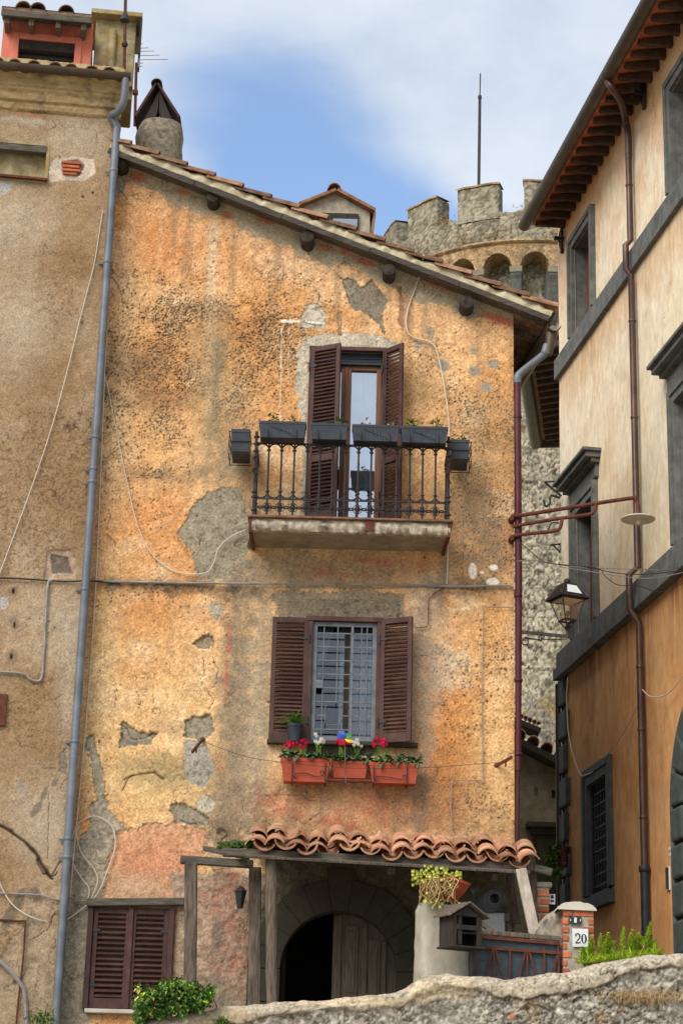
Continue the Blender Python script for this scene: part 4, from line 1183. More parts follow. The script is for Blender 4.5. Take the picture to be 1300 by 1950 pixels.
# railing
rz0 = zt_ + 0.045; rz1 = F(660, 848, BP - 0.04).z; rz2 = rz0 + 0.21
rx0, rx1 = F(486, 900, BP - 0.04).x, F(853, 900, BP - 0.04).x
yr = YF - BP + 0.04
rail = MB()
def circ(b, c, r, ax, r2=0.006, a0=0, a1=360, n=14):
    pts = [V(c) + V(ax) * r * math.cos(math.radians(a0 + (a1 - a0) * i / n)) + Z * r * math.sin(math.radians(a0 + (a1 - a0) * i / n)) for i in range(n + 1)]
    b.tube(pts[:-1] if a1 - a0 >= 360 else pts, r2, 5, closed=(a1 - a0 >= 360), cap=False)
def run(b, p0, p1, nb, ends):
    p0, p1 = V(p0), V(p1); ax = (p1 - p0).normalized(); L = (p1 - p0).length; sp = L / nb
    def at(t, z): return V((p0.x + ax.x * t, p0.y + ax.y * t, z))
    for z_, w2, h2 in ((rz1, 0.032, 0.014), (rz2, 0.02, 0.014), (rz0, 0.02, 0.014)):
        b.bar(at(0, z_), at(L, z_), w2, h2)
    for k in range(nb + 1):
        if (k == 0 or k == nb) and not ends: continue
        t = k * sp
        b.tube([at(t, rz0), at(t, rz0 + (rz1 - rz0) * .35), at(t, rz0 + (rz1 - rz0) * .6), at(t, rz1)], [.012, .015, .0135, .012], 6)
        for z_ in (rz1 - sp / 2 - 0.012, rz2 + sp / 2 + 0.012, (rz0 + rz2) / 2):
            b.lathe(at(t, z_ - 0.014), [(0.011, 0), (0.024, 0.008), (0.024, 0.022), (0.011, 0.03)], 8)
    for k in range(nb):
        c = (k + 0.5) * sp
        circ(b, at(c, rz1 - sp / 2 - 0.006), sp / 2, ax, 0.011, 0, 180, 10)
        circ(b, at(c, rz2 + sp / 2 + 0.006), sp / 2, ax, 0.011, 180, 360, 10)
        circ(b, at(c, (rz0 + rz2) / 2 + 0.052), 0.066, ax, 0.0095, 180, 360, 8); circ(b, at(c, (rz0 + rz2) / 2 - 0.052), 0.066, ax, 0.0095, 0, 180, 8)
        circ(b, at(c + sp / 2, (rz0 + rz2) / 2), 0.055, ax, 0.005, 0, 360, 10) if k < nb - 1 else None
run(rail, (rx0, yr, 0), (rx1, yr, 0), 15, False)
rail.build('balcony_railing', MT['iron'], slab_front)
for x_ in (rx0, rx1):
    s_ = MB()
    run(s_, (x_, yr, 0), (x_, YF - 0.02, 0), 4, False)
    s_.build('side_railing', MT['iron'], slab_front)
    ps = MB()
    ps.box((x_, yr, (rz0 + rz1) / 2 + 0.06), (0.035, 0.035, rz1 - rz0 + 0.16))
    for z_ in (rz0 + 0.05, rz2, rz2 + 0.06, rz1 - 0.12, rz1 - 0.03, rz1 + 0.06):
        ps.lathe((x_, yr, z_), [(0.02, 0), (0.034, 0.01), (0.034, 0.025), (0.02, 0.035)], 8)
    for q in range(8):
        z_ = rz1 - 0.08 - 0.05 * q
        ps.tube(smooth_path([V((x_, yr - 0.02, z_)), V((x_ + 0.04 * math.sin(q * 2.1), yr - 0.045, z_ - 0.02)), V((x_ + 0.02 * math.cos(q * 2.1), yr - 0.03, z_ - 0.05))], 3), 0.007, 5)
    ps.build('railing_post', MT['iron'], slab_front)

# ------------------------------------------------------------------ porch canopy
CYF = 21.36
pl_, pr_ = P(484, 1606, CYF), P(1008, 1637, CYF)
zbk = F(750, 1590).z; zfm = (pl_.z + pr_.z) / 2
MT['palewood'] = M('pale_weathered_timber', S(158, 144, 128), S(196, 184, 168), S(120, 108, 96), scale=5, stretch=(9, 9, 1), rough=.9, bump=.4, bscale=14, bstretch=(9, 9, 1))
can = thing('porch_canopy', 'small lean-to porch roof of curved terracotta tiles on grey timber posts', 'porch', ((pl_.x + pr_.x) / 2, 22.0, TZ))
zkn = P(750, 1600, CYF + 0.62).z                 # where the steep front pitch meets the flatter back
run_v = V((0, 0.62, zkn - zfm)); rlen = run_v.length; rdir = run_v.normalized()
rup = X1.cross(rdir).normalized()
tm = MB()
nc = 13
bdir = V((0, YF - .03 - (CYF + .62), zbk - .05 - zkn)).normalized(); bup = X1.cross(bdir).normalized()
def tilerow(base, flip):
    dz = .028 if flip else -.030
    r0, r1 = (.125, .108) if flip else (.122, .100)
    a = base + rup * (dz - .0)
    j = lambda s_: random.uniform(-s_, s_)
    d1 = (rdir + X1 * j(.05) + Z * (j(.05) - .04)).normalized()
    coppo(tm, a, a + d1 * .44, rup + X1 * j(.22), r0 + j(.009), r1, flip=flip, n=8, arc=135)
    a2 = a + rdir * .33 + rup * .035 + X1 * j(.018); d2_ = (rdir + X1 * j(.06) + Z * j(.05)).normalized()
    coppo(tm, a2, a2 + d2_ * .42, rup + X1 * j(.22), r0 + j(.009), r1, flip=flip, n=8, arc=135)
    a3 = base + rdir * rlen + bup * dz
    for q in range(3):
        p = a3 + bdir * (.33 * q - .06); e = p + bdir * .40
        if e.y > YF: e = p + bdir * max(.05, (YF - p.y - .01))
        coppo(tm, p, e, bup, r0, r1, flip=flip, n=6, arc=135)
for k in range(nc + 1):
    base = pl_.lerp(pr_, k / nc)
    base = base + Z * (0.018 * math.sin(k * 1.9) + random.uniform(-0.02, 0.016)) - Y1 * random.uniform(-0.04, 0.07)
    if k < nc: tilerow(base + (pr_ - pl_) / nc * .5 - Y1 * random.uniform(-.02, .06), True)
    tilerow(base + X1 * random.uniform(-.014, .014), False)
tm.build('roof_tiles', MT['tile'], can)
bdm = MB()
for k in range(9):
    yy_ = CYF + 0.03 + 0.18 * k
    zz_ = zfm + (zkn - zfm) * (yy_ - CYF) / .62 if yy_ < CYF + .62 else zkn + (zbk - .05 - zkn) * (yy_ - CYF - .62) / (YF - CYF - .62)
    a = V((pl_.x - 0.1, yy_, zz_ - .13))
    c = V((pr_.x, a.y, a.z + (pr_.z - zfm)))
    bdm.bar(a + Z * (pl_.z - zfm), c, 0.165, 0.022, rup if yy_ < CYF + .6 else bup)
bdm.build('decking', MT['oldwood'], can)
cbm = MB()
a, c = P(424, 1623, CYF + 0.10), P(1014, 1652, CYF + 0.10)
cbm.bar(a, c, 0.11, 0.085)
cbm.build('front_beam', MT['oldbeam'], can, bevel=0.01)
for x_ in (0.12, 0.5, 0.88):
    p = pl_.lerp(pr_, x_)
    MB().bar(V((p.x, CYF + 0.16, p.z - 0.18)), V((p.x, YF - 0.01, zbk + (p.z - zfm) - 0.26)), 0.08, 0.08).build('rafter', MT['oldwood'], can, bevel=0.006)
def post(px0, py0, px1, py1, Y, w_, round_=False, zb=None):
    a, c = P(px0, py0, Y), P(px1, py1, Y)
    d_ = (c - a) / (c.z - a.z)
    if zb is not None: c = a + d_ * (zb - a.z)
    b = MB()
    if round_:
        pts = [a.lerp(c, i / 8) + V((math.sin(i * 2.3), math.cos(i * 1.7), 0)) * 0.004 for i in range(9)]
        b.tube(pts, [w_ * (1 + 0.06 * math.sin(i * 3.1)) for i in range(9)], 12)
        return b.build('post', MT['oldwood'], can, smooth=True)
    b.bar(a, c, w_, w_ * 0.8, Y1)
    return b.build('post', MT['oldwood'], can, bevel=0.012)
post(364, 1644, 362, 1890, 21.95, 0.135, zb=TZ)
post(486, 1652, 484, 1905, 22.15, 0.135, zb=TZ)
post(516, 1634, 518, 1905, CYF + 0.10, 0.062, True, TZ)
post(1012, 1654, 1016, 1800, CYF + 0.20, 0.09, zb=TZ)
q_ = MB(); a, c = P(991, 1655, CYF - 0.02), P(1021, 1798, CYF - 0.12)
q_.bar(a, c, 0.115, 0.07, Y1); q_.build('brace', MT['palewood'], can, bevel=0.008, label='pale slanting timber brace')
q_ = MB(); q_.bar(P(968, 1665, CYF + 0.7), P(985, 1760, CYF + 0.7), 0.07, 0.05, Y1); q_.build('brace', MT['oldwood'], can, bevel=0.008)
for a, c, w2, h2 in ((P(344, 1637, 21.95), P(482, 1646, 21.95), 0.10, 0.085), (P(470, 1632, CYF + 0.3), P(392, 1616, YF - 0.1), 0.08, 0.06), (P(1016, 1653, CYF + 0.1), P(1050, 1662, CYF + 0.1), 0.09, 0.08)):
    MB().bar(a, c, w2, h2).build('tie_beam', MT['oldbeam'], can, bevel=0.01)
ms = MB()
for k in range(420):
    t = random.random()
    p = P(416 + 66 * t, 1611 - 3 * t, CYF + 0.16 + random.uniform(-0.08, 0.1)) + V((random.gauss(0, 0.01), 0, random.uniform(-0.03, 0.035)))
    ms.box(p, (0.02, 0.02, 0.02), (V((1, 0.3, 0.2)).normalized(), V((-0.3, 1, 0)).normalized(), Z))
ms.build('moss', MT['moss'], can)
# ------------------------------------------------------------------ low retaining wall in front
RY = 20.25
prof_px = [(-140, 1968), (120, 1956), (250, 1946), (330, 1936), (390, 1921), (500, 1910), (640, 1898), (740, 1889), (775, 1880), (800, 1862), (850, 1852), (905, 1861), (960, 1866), (1010, 1862), (1100, 1843), (1180, 1826), (1260, 1813), (1330, 1810), (1500, 1800)]
pw = [P(*p, RY) for p in prof_px]
wxs = np.array([p.x for p in pw]); wzs = np.array([p.z for p in pw])
CSR = 0.012
ux = np.arange(wxs[0], wxs[-1], CSR)
topz_ = np.interp(ux, wxs, wzs)
for _ in range(3): topz_ = np.convolve(np.pad(topz_, 4, mode='edge'), np.ones(9) / 9, 'valid')
topz_ += (fbm(ux * 2.5, ux * 0, 3, 91) - 0.5) * 0.05
# cross-section: arc length v from the foot of the face, over the rounded top, down the back
fv = [(-0.0, -1.9), (0.0, -0.22), (-0.02, -0.10), (0.0, -0.045), (0.05, -0.01), (0.12, 0.0), (0.3, 0.0), (0.38, -0.03), (0.42, -0.12), (0.42, -1.5)]
segl = [0]
for a, b in zip(fv[:-1], fv[1:]): segl.append(segl[-1] + math.hypot(b[0] - a[0], b[1] - a[1]))
sv = np.concatenate([np.arange(0, segl[5], CSR), np.linspace(segl[5], segl[-1], 30)])
dyv = np.interp(sv, segl, [p[0] for p in fv]); dzv = np.interp(sv, segl, [p[1] for p in fv])
UX, DY = np.meshgrid(ux, dyv); _, DZ = np.meshgrid(ux, dzv); TZ_, _ = np.meshgrid(topz_, dzv)
ZZr = TZ_ + DZ
nb = fbm(UX * 1.6, ZZr * 1.6 + DY, 4, 101); nm = fbm(UX * 5, ZZr * 6 + DY * 5, 5, 103); nf = fbm(UX * 17, ZZr * 19 + DY * 15, 4, 107); ng = vn(UX * 50, ZZr * 50 + DY * 40, 109)
w1, w2, wid = worley(UX * 5.5 + (nm - .5) * 1.2, ZZr * 8.5 + (nf - .5) * 0.8, 113)
lipline = -0.16 - 0.09 * (nb - 0.5) * 3 - 0.10 * (nm - 0.5)
rough_ = (1 - sstep(-0.02, 0.02, DZ - lipline)) * (DY < 0.2)
stone = sstep(0.02, 0.16, w2 - w1)
disp = (nb - 0.5) * 0.09 + (nm - 0.5) * 0.05 + (nf - 0.5) * 0.014
disp = disp - rough_ * (0.035 + 0.03 * (1 - stone) * sstep(.4, .6, nb) - 0.05 * (nm - 0.4) - 0.03 * (nf - 0.5))
c_lip = c3(180, 168, 148); c_st = c3(168, 160, 146)
rc = np.zeros(UX.shape + (3,)) + c_lip
rc = mixc(rc, sstep(0.45, 0.7, nm) * 0.5, c3(160, 146, 122)); rc = mixc(rc, sstep(0.6, 0.75, nf) * 0.35, c3(120, 110, 92))
stc = c_st * (0.80 + 0.22 * wid + 0.9 * (nf - 0.5) + 0.5 * (ng - .5))[..., None]
rc = rc * (1 - rough_[..., None]) + stc * rough_[..., None]
rc = mixc(rc, rough_ * (1 - stone) * sstep(0.45, 0.65, nb) * 0.5, c3(96, 90, 80)); rc = mixc(rc, rough_ * sstep(0.55, 0.72, nf) * 0.4, c3(206, 200, 188))
cw1, cw2, _ = worley(UX * 13 + (nf - .5) * 2.0, ZZr * 15 + DY * 10 + (nm - .5) * 2.0, 117)
rc = mixc(rc, rough_ * (1 - sstep(.02, .16, cw2 - cw1)) * sstep(.42, .6, nm) * .8, c3(64, 56, 46))
disp = disp - rough_ * (1 - sstep(.02, .2, cw2 - cw1)) * .012
rc = mixc(rc, rough_ * sstep(0.66, 0.8, ng) * sstep(.45, .6, nm) * 0.7, c3(60, 54, 46)); rc = mixc(rc, rough_ * sstep(0.60, 0.72, nm) * sstep(.5, .62, nb) * 0.6, c3(150, 124, 84))
gap_ = np.abs(DZ - lipline) < (0.010 + 0.012 * (nm - 0.5))
rc = mixc(rc, gap_ * sstep(0.38, 0.55, nb) * 0.7 * (DY < .2), c3(58, 50, 40))
def rwb(px, py, rx, ry, c, a, soft=0.6):
    global rc
    p = P(px, py, RY)
    d = np.hypot((UX - p.x) / (rx / 182), (ZZr - p.z) / (ry / 182)) + (nm - 0.5) * 1.2
    rc = mixc(rc, (1 - sstep(1 - soft * .5, 1 + soft * .5, d)) * a * (DY < .25), c)
rwb(860, 1880, 44, 22, c3(194, 178, 150), 0.95); rwb(815, 1888, 34, 22, c3(206, 186, 156), 0.9, 0.3); rwb(980, 1888, 60, 8, c3(186, 172, 148), 0.9, 0.3)
rwb(640, 1905, 140, 7, c3(200, 178, 142), 0.8); rwb(975, 1935, 8, 7, c3(178, 120, 96), 0.9, 0.3); rwb(1230, 1900, 60, 14, c3(150, 128, 88), 0.6); rwb(420, 1935, 60, 16, c3(168, 148, 116), 0.7)
wn2 = _h(np.arange(UX.size).reshape(UX.shape), np.zeros(UX.shape), 5)
rc *= (0.66 + 0.36 * ng + .34 * wn2)[..., None]
rdw = np.abs(fbm(UX * 3.1, ZZr * 4 + DY * 4, 4, 141) - .5)
hw_ = (1 - sstep(.002, .012, rdw)) * sstep(.45, .58, fbm(UX * 1.4, ZZr * 1.4, 3, 143))
rc = mixc(rc, hw_ * .85, c3(48, 42, 34)); disp = disp - hw_ * .012
spk = vn(UX * 30, ZZr * 34 + DY * 30, 145)
rc = mixc(rc, sstep(.72, .84, spk) * .5, c3(92, 84, 72)); rc = mixc(rc, sstep(.80, .9, vn(UX * 24, ZZr * 26 + DY * 24, 147)) * .5, c3(218, 208, 190))
# outward normal of the section
tn = np.gradient(dyv, sv), np.gradient(dzv, sv)
nl = np.hypot(*tn) + 1e-9
ny, nzv = -(tn[1] / nl), (tn[0] / nl)
NY = ny[:, None]; NZ = nzv[:, None]
posr = np.stack([UX, RY + DY + NY * disp, ZZr + NZ * disp], -1)
wall_mesh('retaining_wall', posr, rc, np.ones((UX.shape[0] - 1, UX.shape[1] - 1), bool), MT['masonry'], None, origin=(0, RY, 0),
          label='low crumbling rubble retaining wall with a rounded lime coping along the street', cat='wall')

# ------------------------------------------------------------------ left building
lt = Lray(100, 214)[1]                     # underside of the cornice at the wall
lhouse = thing('beige_house', 'tall beige plastered house with a moulded cornice and a salmon roof dormer', 'house', Lpt(-1.5, ZB))
LS0 = -4.2
ls = np.arange(LS0, 0.012, 0.012); lz = np.arange(ZB - 0.3, lt + 0.1, 0.012)
LX, LZ = np.meshgrid(ls, lz)
lsc, lzc = (LX[:-1, :-1] + LX[1:, 1:]) / 2, (LZ[:-1, :-1] + LZ[1:, 1:]) / 2
n0, n1 = Lray(90, 278), Lray(90, 343)
NICHE = (n0[0] - 1.1, n0[0], n1[1], n0[1])
lkeep = ~((lsc > NICHE[0]) & (lsc < NICHE[1]) & (lzc > NICHE[2]) & (lzc < NICHE[3]))
b_ = fbm(LX * 0.8, LZ * 0.8, 4, 201); m_ = fbm(LX * 3, LZ * 2.6, 5, 203); f_ = fbm(LX * 13, LZ * 13, 4, 205); g_ = vn(LX * 55, LZ * 55, 207); v_ = fbm(LX * 4, LZ * 0.5, 4, 209)
lj = fbm(LX * 7, LZ * 7, 4, 211) - 0.5
def lq(*pts): return [Lray(*p) for p in pts]
def lblob(px, py, rx, ry, soft=1.0, rot=0, wob=0.5):
    c = Lray(px, py); dx, dz = LX - c[0], LZ - c[1]
    ca, sa = math.cos(math.radians(rot)), math.sin(math.radians(rot))
    u = (dx * ca + dz * sa) / (rx / 160.0); w_ = (-dx * sa + dz * ca) / (ry / 160.0)
    return 1 - sstep(1 - soft * 0.6, 1 + soft * 0.6, np.hypot(u, w_) + lj * wob * 2)
lc = np.zeros(LX.shape + (3,)) + c3(178, 152, 116)
lc = mixc(lc, sstep(0.4, 0.65, b_) * 0.6, c3(160, 130, 92)); lc = mixc(lc, sstep(0.5, 0.75, m_) * 0.4, c3(196, 174, 142)); lc = mixc(lc, sstep(0.5, 0.7, v_) * 0.35, c3(140, 108, 70))
for a in ((130, 480, 90, 160, 1.5), (110, 850, 110, 130, 1.5), (140, 1000, 60, 100, 1.5), (60, 700, 100, 60, 1.5), (60, 1400, 80, 100, 1.5), (30, 1640, 60, 60, 1.4)):
    lc = mixc(lc, lblob(*a) * 0.55, c3(142, 108, 68))
for a in ((40, 420, 60, 70, 1.5), (150, 260, 60, 40, 1.4), (40, 620, 50, 90, 1.5), (110, 1180, 50, 70, 1.5), (90, 1560, 60, 80, 1.4), (150, 1300, 30, 160, 1.4)):
    lc = mixc(lc, lblob(*a) * 0.6, c3(196, 178, 148))
lc = mixc(lc, lblob(30, 212, 50, 12, 1.0, 0, 0.9) * 0.7 * sstep(.4, .6, f_), c3(200, 124, 78))
lc = mixc(lc, lblob(40, 228, 70, 8, 1.0, 0, 0.9) * 0.6, c3(206, 190, 162))
lpit = vn(LX * 38, LZ * 38, 213) * 0.6 + vn(LX * 70, LZ * 70, 215) * 0.4
ldn = np.maximum.reduce([lblob(80, 900, 110, 120, 1.6) * 0.7, lblob(60, 1020, 70, 70, 1.5) * 0.8, lblob(130, 560, 60, 100, 1.6) * 0.4, lblob(60, 1350, 60, 80, 1.5) * 0.4, lblob(60, 1850, 120, 110, 1.5) * 0.8])
lc *= (0.80 + 0.30 * f_ + 0.1 * (g_ - .5))[..., None]
lc = mixc(lc, sstep(0.68 - .18 * ldn, 0.76 - .14 * ldn, lpit) * sstep(.1, .4, ldn) * 0.5, c3(84, 64, 44))
lrec = np.zeros_like(LX)
def lpeel(poly, c, deep=0.012, amp=0.05, tex=0.35, a=1.0):
    global lc, lrec
    sd = poly_sd(LX, LZ, lq(*poly)) + lj * amp
    m = (1 - sstep(-0.006, 0.006, sd)) * a
    cc = np.asarray(c) * (1 - tex + 2 * tex * f_)[..., None]
    lc = lc * (1 - m[..., None]) + cc * m[..., None]; lrec += m * deep
lpeel([(92, 318), (104, 300), (140, 296), (180, 302), (182, 330), (160, 344), (96, 344)], c3(206, 188, 162), 0.004, 0.05, 0.2)
lpeel([(118, 306), (150, 302), (162, 314), (152, 334), (120, 330)], c3(150, 130, 112), 0.02, 0.02)
lpeel([(90, 1046), (135, 1046), (146, 1080), (144, 1100), (84, 1104)], c3(176, 150, 122), 0.02, 0.05)
lpeel([(96, 1052), (130, 1060), (140, 1092), (100, 1092)], c3(118, 104, 88), 0.02, 0.04)
lpeel([(112, 1434), (128, 1424), (128, 1470), (112, 1470)], c3(140, 126, 106), 0.01, 0.06)
lpeel([(60, 1740), (110, 1760), (115, 1960), (-40, 1960), (-40, 1880)], c3(164, 142, 110), 0.01, 0.08, 0.4)
lpeel([(-10, 345), (30, 345), (20, 360), (0, 372), (-10, 372)], c3(176, 172, 164), 0.006, 0.03, 0.2)
lpeel([(0, 1136), (14, 1138), (18, 1152), (8, 1162), (0, 1158)], c3(176, 170, 160), 0.004, 0.02, 0.15)
lpeel([(28, 1490), (44, 1484), (54, 1498), (46, 1516), (32, 1512)], c3(164, 150, 128), 0.004, 0.02, 0.2, .8)
for a in ((28, 1190, 9, 13), (26, 1125, 8, 9), (22, 1250, 9, 12)):
    lc = mixc(lc, lblob(*a, 0.8) * 0.7, c3(120, 106, 86)); 
    lc = mixc(lc, lblob(a[0], a[1], 2.5, 6, 0.4, 0, .2) * 0.95, c3(30, 26, 22))
def lcrack(pts, w_=0.006, a=0.9, deep=0.01, wob=0.12):
    global lc, lrec
    dx = (vn(LX * 9, LZ * 9, 221) - .5) * wob; dz = (vn(LX * 9, LZ * 9, 223) - .5) * wob
    m = 1 - sstep(w_ * .5, w_ * 1.6, line_d(LX + dx, LZ + dz, lq(*pts)))
    lc = mixc(lc, m * a, c3(46, 36, 26)); lrec += m * deep
lcrack([(0, 1566), (30, 1585), (55, 1620), (85, 1650), (100, 1672)], 0.018, 0.95, 0.02, 0.12); lcrack([(70, 1640), (90, 1668), (108, 1660)], 0.008)
lcrack([(94, 1480), (92, 1560), (91, 1635)], 0.004, 0.7, 0.003, 0.02); lcrack([(100, 1660), (112, 1640)], 0.006); lcrack([(30, 1345), (60, 1352)], 0.003, .6); lcrack([(60, 1790), (95, 1770), (110, 1745)], 0.005)
for a in ((70, 1700, 10, 16, 30), (25, 1735, 10, 30, -25), (70, 1540, 6, 14, -30), (85, 1510, 5, 14, -20), (105, 1490, 5, 10, -30)):
    lc = mixc(lc, lblob(a[0], a[1], a[2], a[3], 0.5, a[4], .6) * 0.75, c3(112, 100, 84))
for px, py in ((158, 374), (177, 367)): lc = mixc(lc, lblob(px, py, 2.5, 3, 0.4, 0, .1) * 0.9, c3(26, 22, 20))
# soft grey-brown band along the pipe
lc = mixc(lc, lblob(180, 1450, 40, 300, 1.4) * 0.35, c3(128, 112, 88))
lrd = np.abs(fbm(LX * 2.3, LZ * 2.0, 4, 251) - .5)
lh = (1 - sstep(.001, .008, lrd)) * sstep(.48, .6, fbm(LX * 1.3, LZ * 1.1, 3, 253))
lc = mixc(lc, lh * .7, c3(66, 50, 36)); lrec += lh * .004
wn3 = _h(np.arange(LX.size).reshape(LX.shape), np.zeros(LX.shape), 6)
lc *= (.88 + .24 * wn3)[..., None] * np.array([.95, .955, 1.04])
lrel = (b_ - .5) * 0.05 + (m_ - .5) * 0.025 + (f_ - .5) * 0.012 - lrec
PL = np.array(LC)[None, None] + LX[..., None] * np.array(LE) + lrel[..., None] * np.array(LN); PL[..., 2] = LZ
wall_mesh('front_wall', PL, lc, lkeep, MT['plaster'], lhouse)
AXL = (LE, -LN, Z)
nb_ = MB()
d_ = 0.16
sN, zN = (NICHE[0] + NICHE[1]) / 2, (NICHE[2] + NICHE[3]) / 2
nb_.box(Lpt(sN, zN, -d_ - 0.02), (NICHE[1] - NICHE[0] + .1, 0.04, NICHE[3] - NICHE[2] + .1), AXL)
nb_.box(Lpt(sN, NICHE[3] + 0.02, -d_ / 2), (NICHE[1] - NICHE[0], d_, 0.04), AXL); nb_.box(Lpt(NICHE[1] + 0.02, zN, -d_ / 2), (0.04, d_, NICHE[3] - NICHE[2]), AXL)
nb_.box(Lpt(sN, NICHE[2] - 0.02, -d_ / 2), (NICHE[1] - NICHE[0], d_, 0.04), AXL)
nb_.build('walled_up_niche', MT['lichen'], lhouse)
MB().bar(Lpt(NICHE[0] - .1, NICHE[3] - 0.05, -0.05), Lpt(NICHE[1] + .02, NICHE[3] - 0.05, -0.05), 0.1, 0.09).build('lintel', MT['oldbeam'], lhouse, bevel=.008)
MB().bar(Lpt(NICHE[0] - .1, NICHE[2] + 0.004, 0.03), Lpt(NICHE[1] + .04, NICHE[2] - 0.012, 0.03), 0.05, 0.03).build('iron_sill', MT['rust'], lhouse)
br = MB()
for k in range(4):
    s0, z0 = Lray(120, 330 - 7 * k); s1, z1 = Lray(150 + random.uniform(-6, 8), 330 - 7 * k)
    br.box(Lpt((s0 + s1) / 2, z0, -0.008), (s1 - s0, 0.05, 0.032), AXL)
br.build('exposed_bricks', MT['brick'], lhouse, bevel=.006)
# side / rear shell and cornice
shl = MB()
shl.add([Lpt(0, ZB - .3), Lpt(0, ZB - .3, -7), Lpt(0, lt + 1.5, -7), Lpt(0, lt + .6)], [(0, 1, 2, 3)])
shl.add([Lpt(LS0, ZB - .3), Lpt(LS0, ZB - .3, -7), Lpt(LS0, lt + 1.5, -7), Lpt(LS0, lt + .6)], [(3, 2, 1, 0)])
shl.add([Lpt(LS0, lt + .61, .2), Lpt(0, lt + .61, .2), Lpt(0, lt + 1.6, -7), Lpt(LS0, lt + 1.6, -7)], [(0, 1, 2, 3)])
shl.build('side_wall', MT['cement'], lhouse)
pr = [(0.0, -0.02), (0.035, 0.0), (0.05, 0.05), (0.05, 0.09), (0.09, 0.10), (0.10, 0.19), (0.14, 0.22), (0.14, 0.25), (0.17, 0.26), (0.18, 0.35), (0.22, 0.39), (0.23, 0.44), (0.23, 0.60), (0.0, 0.60)]
co = MB()
ss = np.linspace(LS0, 0.06, 120)
rows = []
for s_ in ss:
    j = [(random.uniform(-.006, .006), random.uniform(-.006, .006)) for _ in pr]
    rows.append([Lpt(s_, lt + z_ + b2, o_ + a2) for (o_, z_), (a2, b2) in zip(pr, j)])
co.grid(rows)
co.add([Lpt(0.06, lt + z_, o_) for o_, z_ in pr], [list(range(len(pr)))])
MT['cornice'] = M('weathered_cornice', S(196, 170, 128), S(160, 136, 98), S(72, 58, 42), scale=4, stretch=(1.2, 1.2, 4), rough=.95, bump=.6, bscale=20, s3=3.2, amt3=.85)
co.build('cornice', MT['cornice'], lhouse)
gl_ = MB()
ga, gb = Lp(-160, 104, 0.34), Lp(250, 143, 0.34)
halfpipe(gl_, Lpt(LS0, gb.z, 0.33), Lpt((gb - LC).dot(LE), gb.z, 0.33), 0.075)
gl_.build('gutter', MT['gutter'], lhouse, smooth=True)
tl_ = MB()
for px in range(-150, 250, 36):
    a = Lp(px + 2, 100 + px * 0.095, 0.28)
    a = V((a.x, a.y, gb.z + 0.045))
    if (a - LC).dot(LE) > 0: continue
    coppo(tl_, a + V((random.uniform(-.02, .02), 0, 0)), a - LN * 0.6 + Z * 0.16, Z, 0.095, 0.085)
    coppo(tl_, a + LE * 0.12 - Z * 0.03, a + LE * 0.12 - LN * 0.6 + Z * 0.12, Z, 0.09, 0.085, flip=True)
tl_.build('roof_tiles', MT['tiledark'], lhouse)
# drainpipe
zp = MB()
def Lz(px, py, n): return Lp(px, py, n)
pp = [Lp(240, 146, 0.33), Lp(236, 190, 0.31), Lp(226, 212, 0.22), Lp(212, 222, 0.1), Lp(206, 240, 0.075)]
xs_ = LX.max()
foot = Lpt(0.015, ZB - .2, 0.075)
top_ = Lpt(0.015, pp[-1].z, 0.075)
pp[-1] = top_
pp[0].z = gb.z - .05
zp.tube(smooth_path(pp + [top_ - Z * 0.1], 6), 0.05, 12)
zp.tube([top_ - Z * 0.05, foot], 0.05, 12)
for py in (330, 505, 840, 900, 925, 1130, 1420, 1605, 1640):
    z_ = Lray(180, py)[1]
    zp.lathe(Lpt(0.015, z_, 0.075), [(0.054, 0), (0.057, 0.006), (0.057, 0.03), (0.054, 0.036)], 12)
    zp.bar(Lpt(-0.09, z_ + .015, 0.03), Lpt(0.015, z_ + .015, 0.03), 0.02, 0.02)
zp.build('drainpipe', MT['zinc'], lhouse, smooth=True)
# rusty cupboard flap at the frame edge
a = Lp(2, 1352, .02); MB().box(Lpt(Lray(-14, 1352)[0], a.z, 0.02), (0.32, 0.05, 0.37), AXL).build('rusty_hatch', MT['rust'], lhouse, bevel=.006)
# salmon dormer and lichened chimney on its roof
ldy = 1.0
def LB(px, py, n=-ldy): return Lp(px, py, n)
sal = MB()
a, b_2 = LB(6, 60), LB(172, 130)
sL, sR = (a - LC).dot(LE), (b_2 - LC).dot(LE)
zt2, zb2 = LB(90, 38).z, LB(90, 140).z
wa, wb = Lray(36, 90, -ldy)[0], Lray(143, 90, -ldy)[0]
wt, wb_z = LB(90, 79).z, LB(90, 140).z
for (s0, s1, z0, z1) in ((sL, wa, zb2, zt2), (wb, sR, zb2, zt2), (wa, wb, wt, zt2)):
    sal.box(Lpt((s0 + s1) / 2, (z0 + z1) / 2, -ldy - .1), (s1 - s0, 0.2, z1 - z0), AXL)
sal.box(Lpt(sR - .05, (zb2 + zt2) / 2, -ldy - .9), (0.1, 1.4, zt2 - zb2), AXL); sal.box(Lpt(sL + .05, (zb2 + zt2) / 2, -ldy - .9), (0.1, 1.4, zt2 - zb2), AXL)
dor2 = sal.build('dormer', MT['pink'], lhouse, bevel=.006)
tr_ = MB()
for (s0, s1, z0, z1) in ((wa - .09, wa, zb2, wt + .09), (wb, wb + .09, zb2, wt + .09), (wa, wb, wt, wt + .09)):
    tr_.box(Lpt((s0 + s1) / 2, (z0 + z1) / 2, -ldy + .015), (s1 - s0, 0.03, z1 - z0), AXL)
tr_.build('window_surround', MT['pink'], dor2, bevel=.008)
MB().box(Lpt((wa + wb) / 2, (wt + zb2) / 2, -ldy - .16), (wb - wa, 0.02, wt - zb2), AXL).build('pane', MT['glass'], dor2)
wd_ = MB()
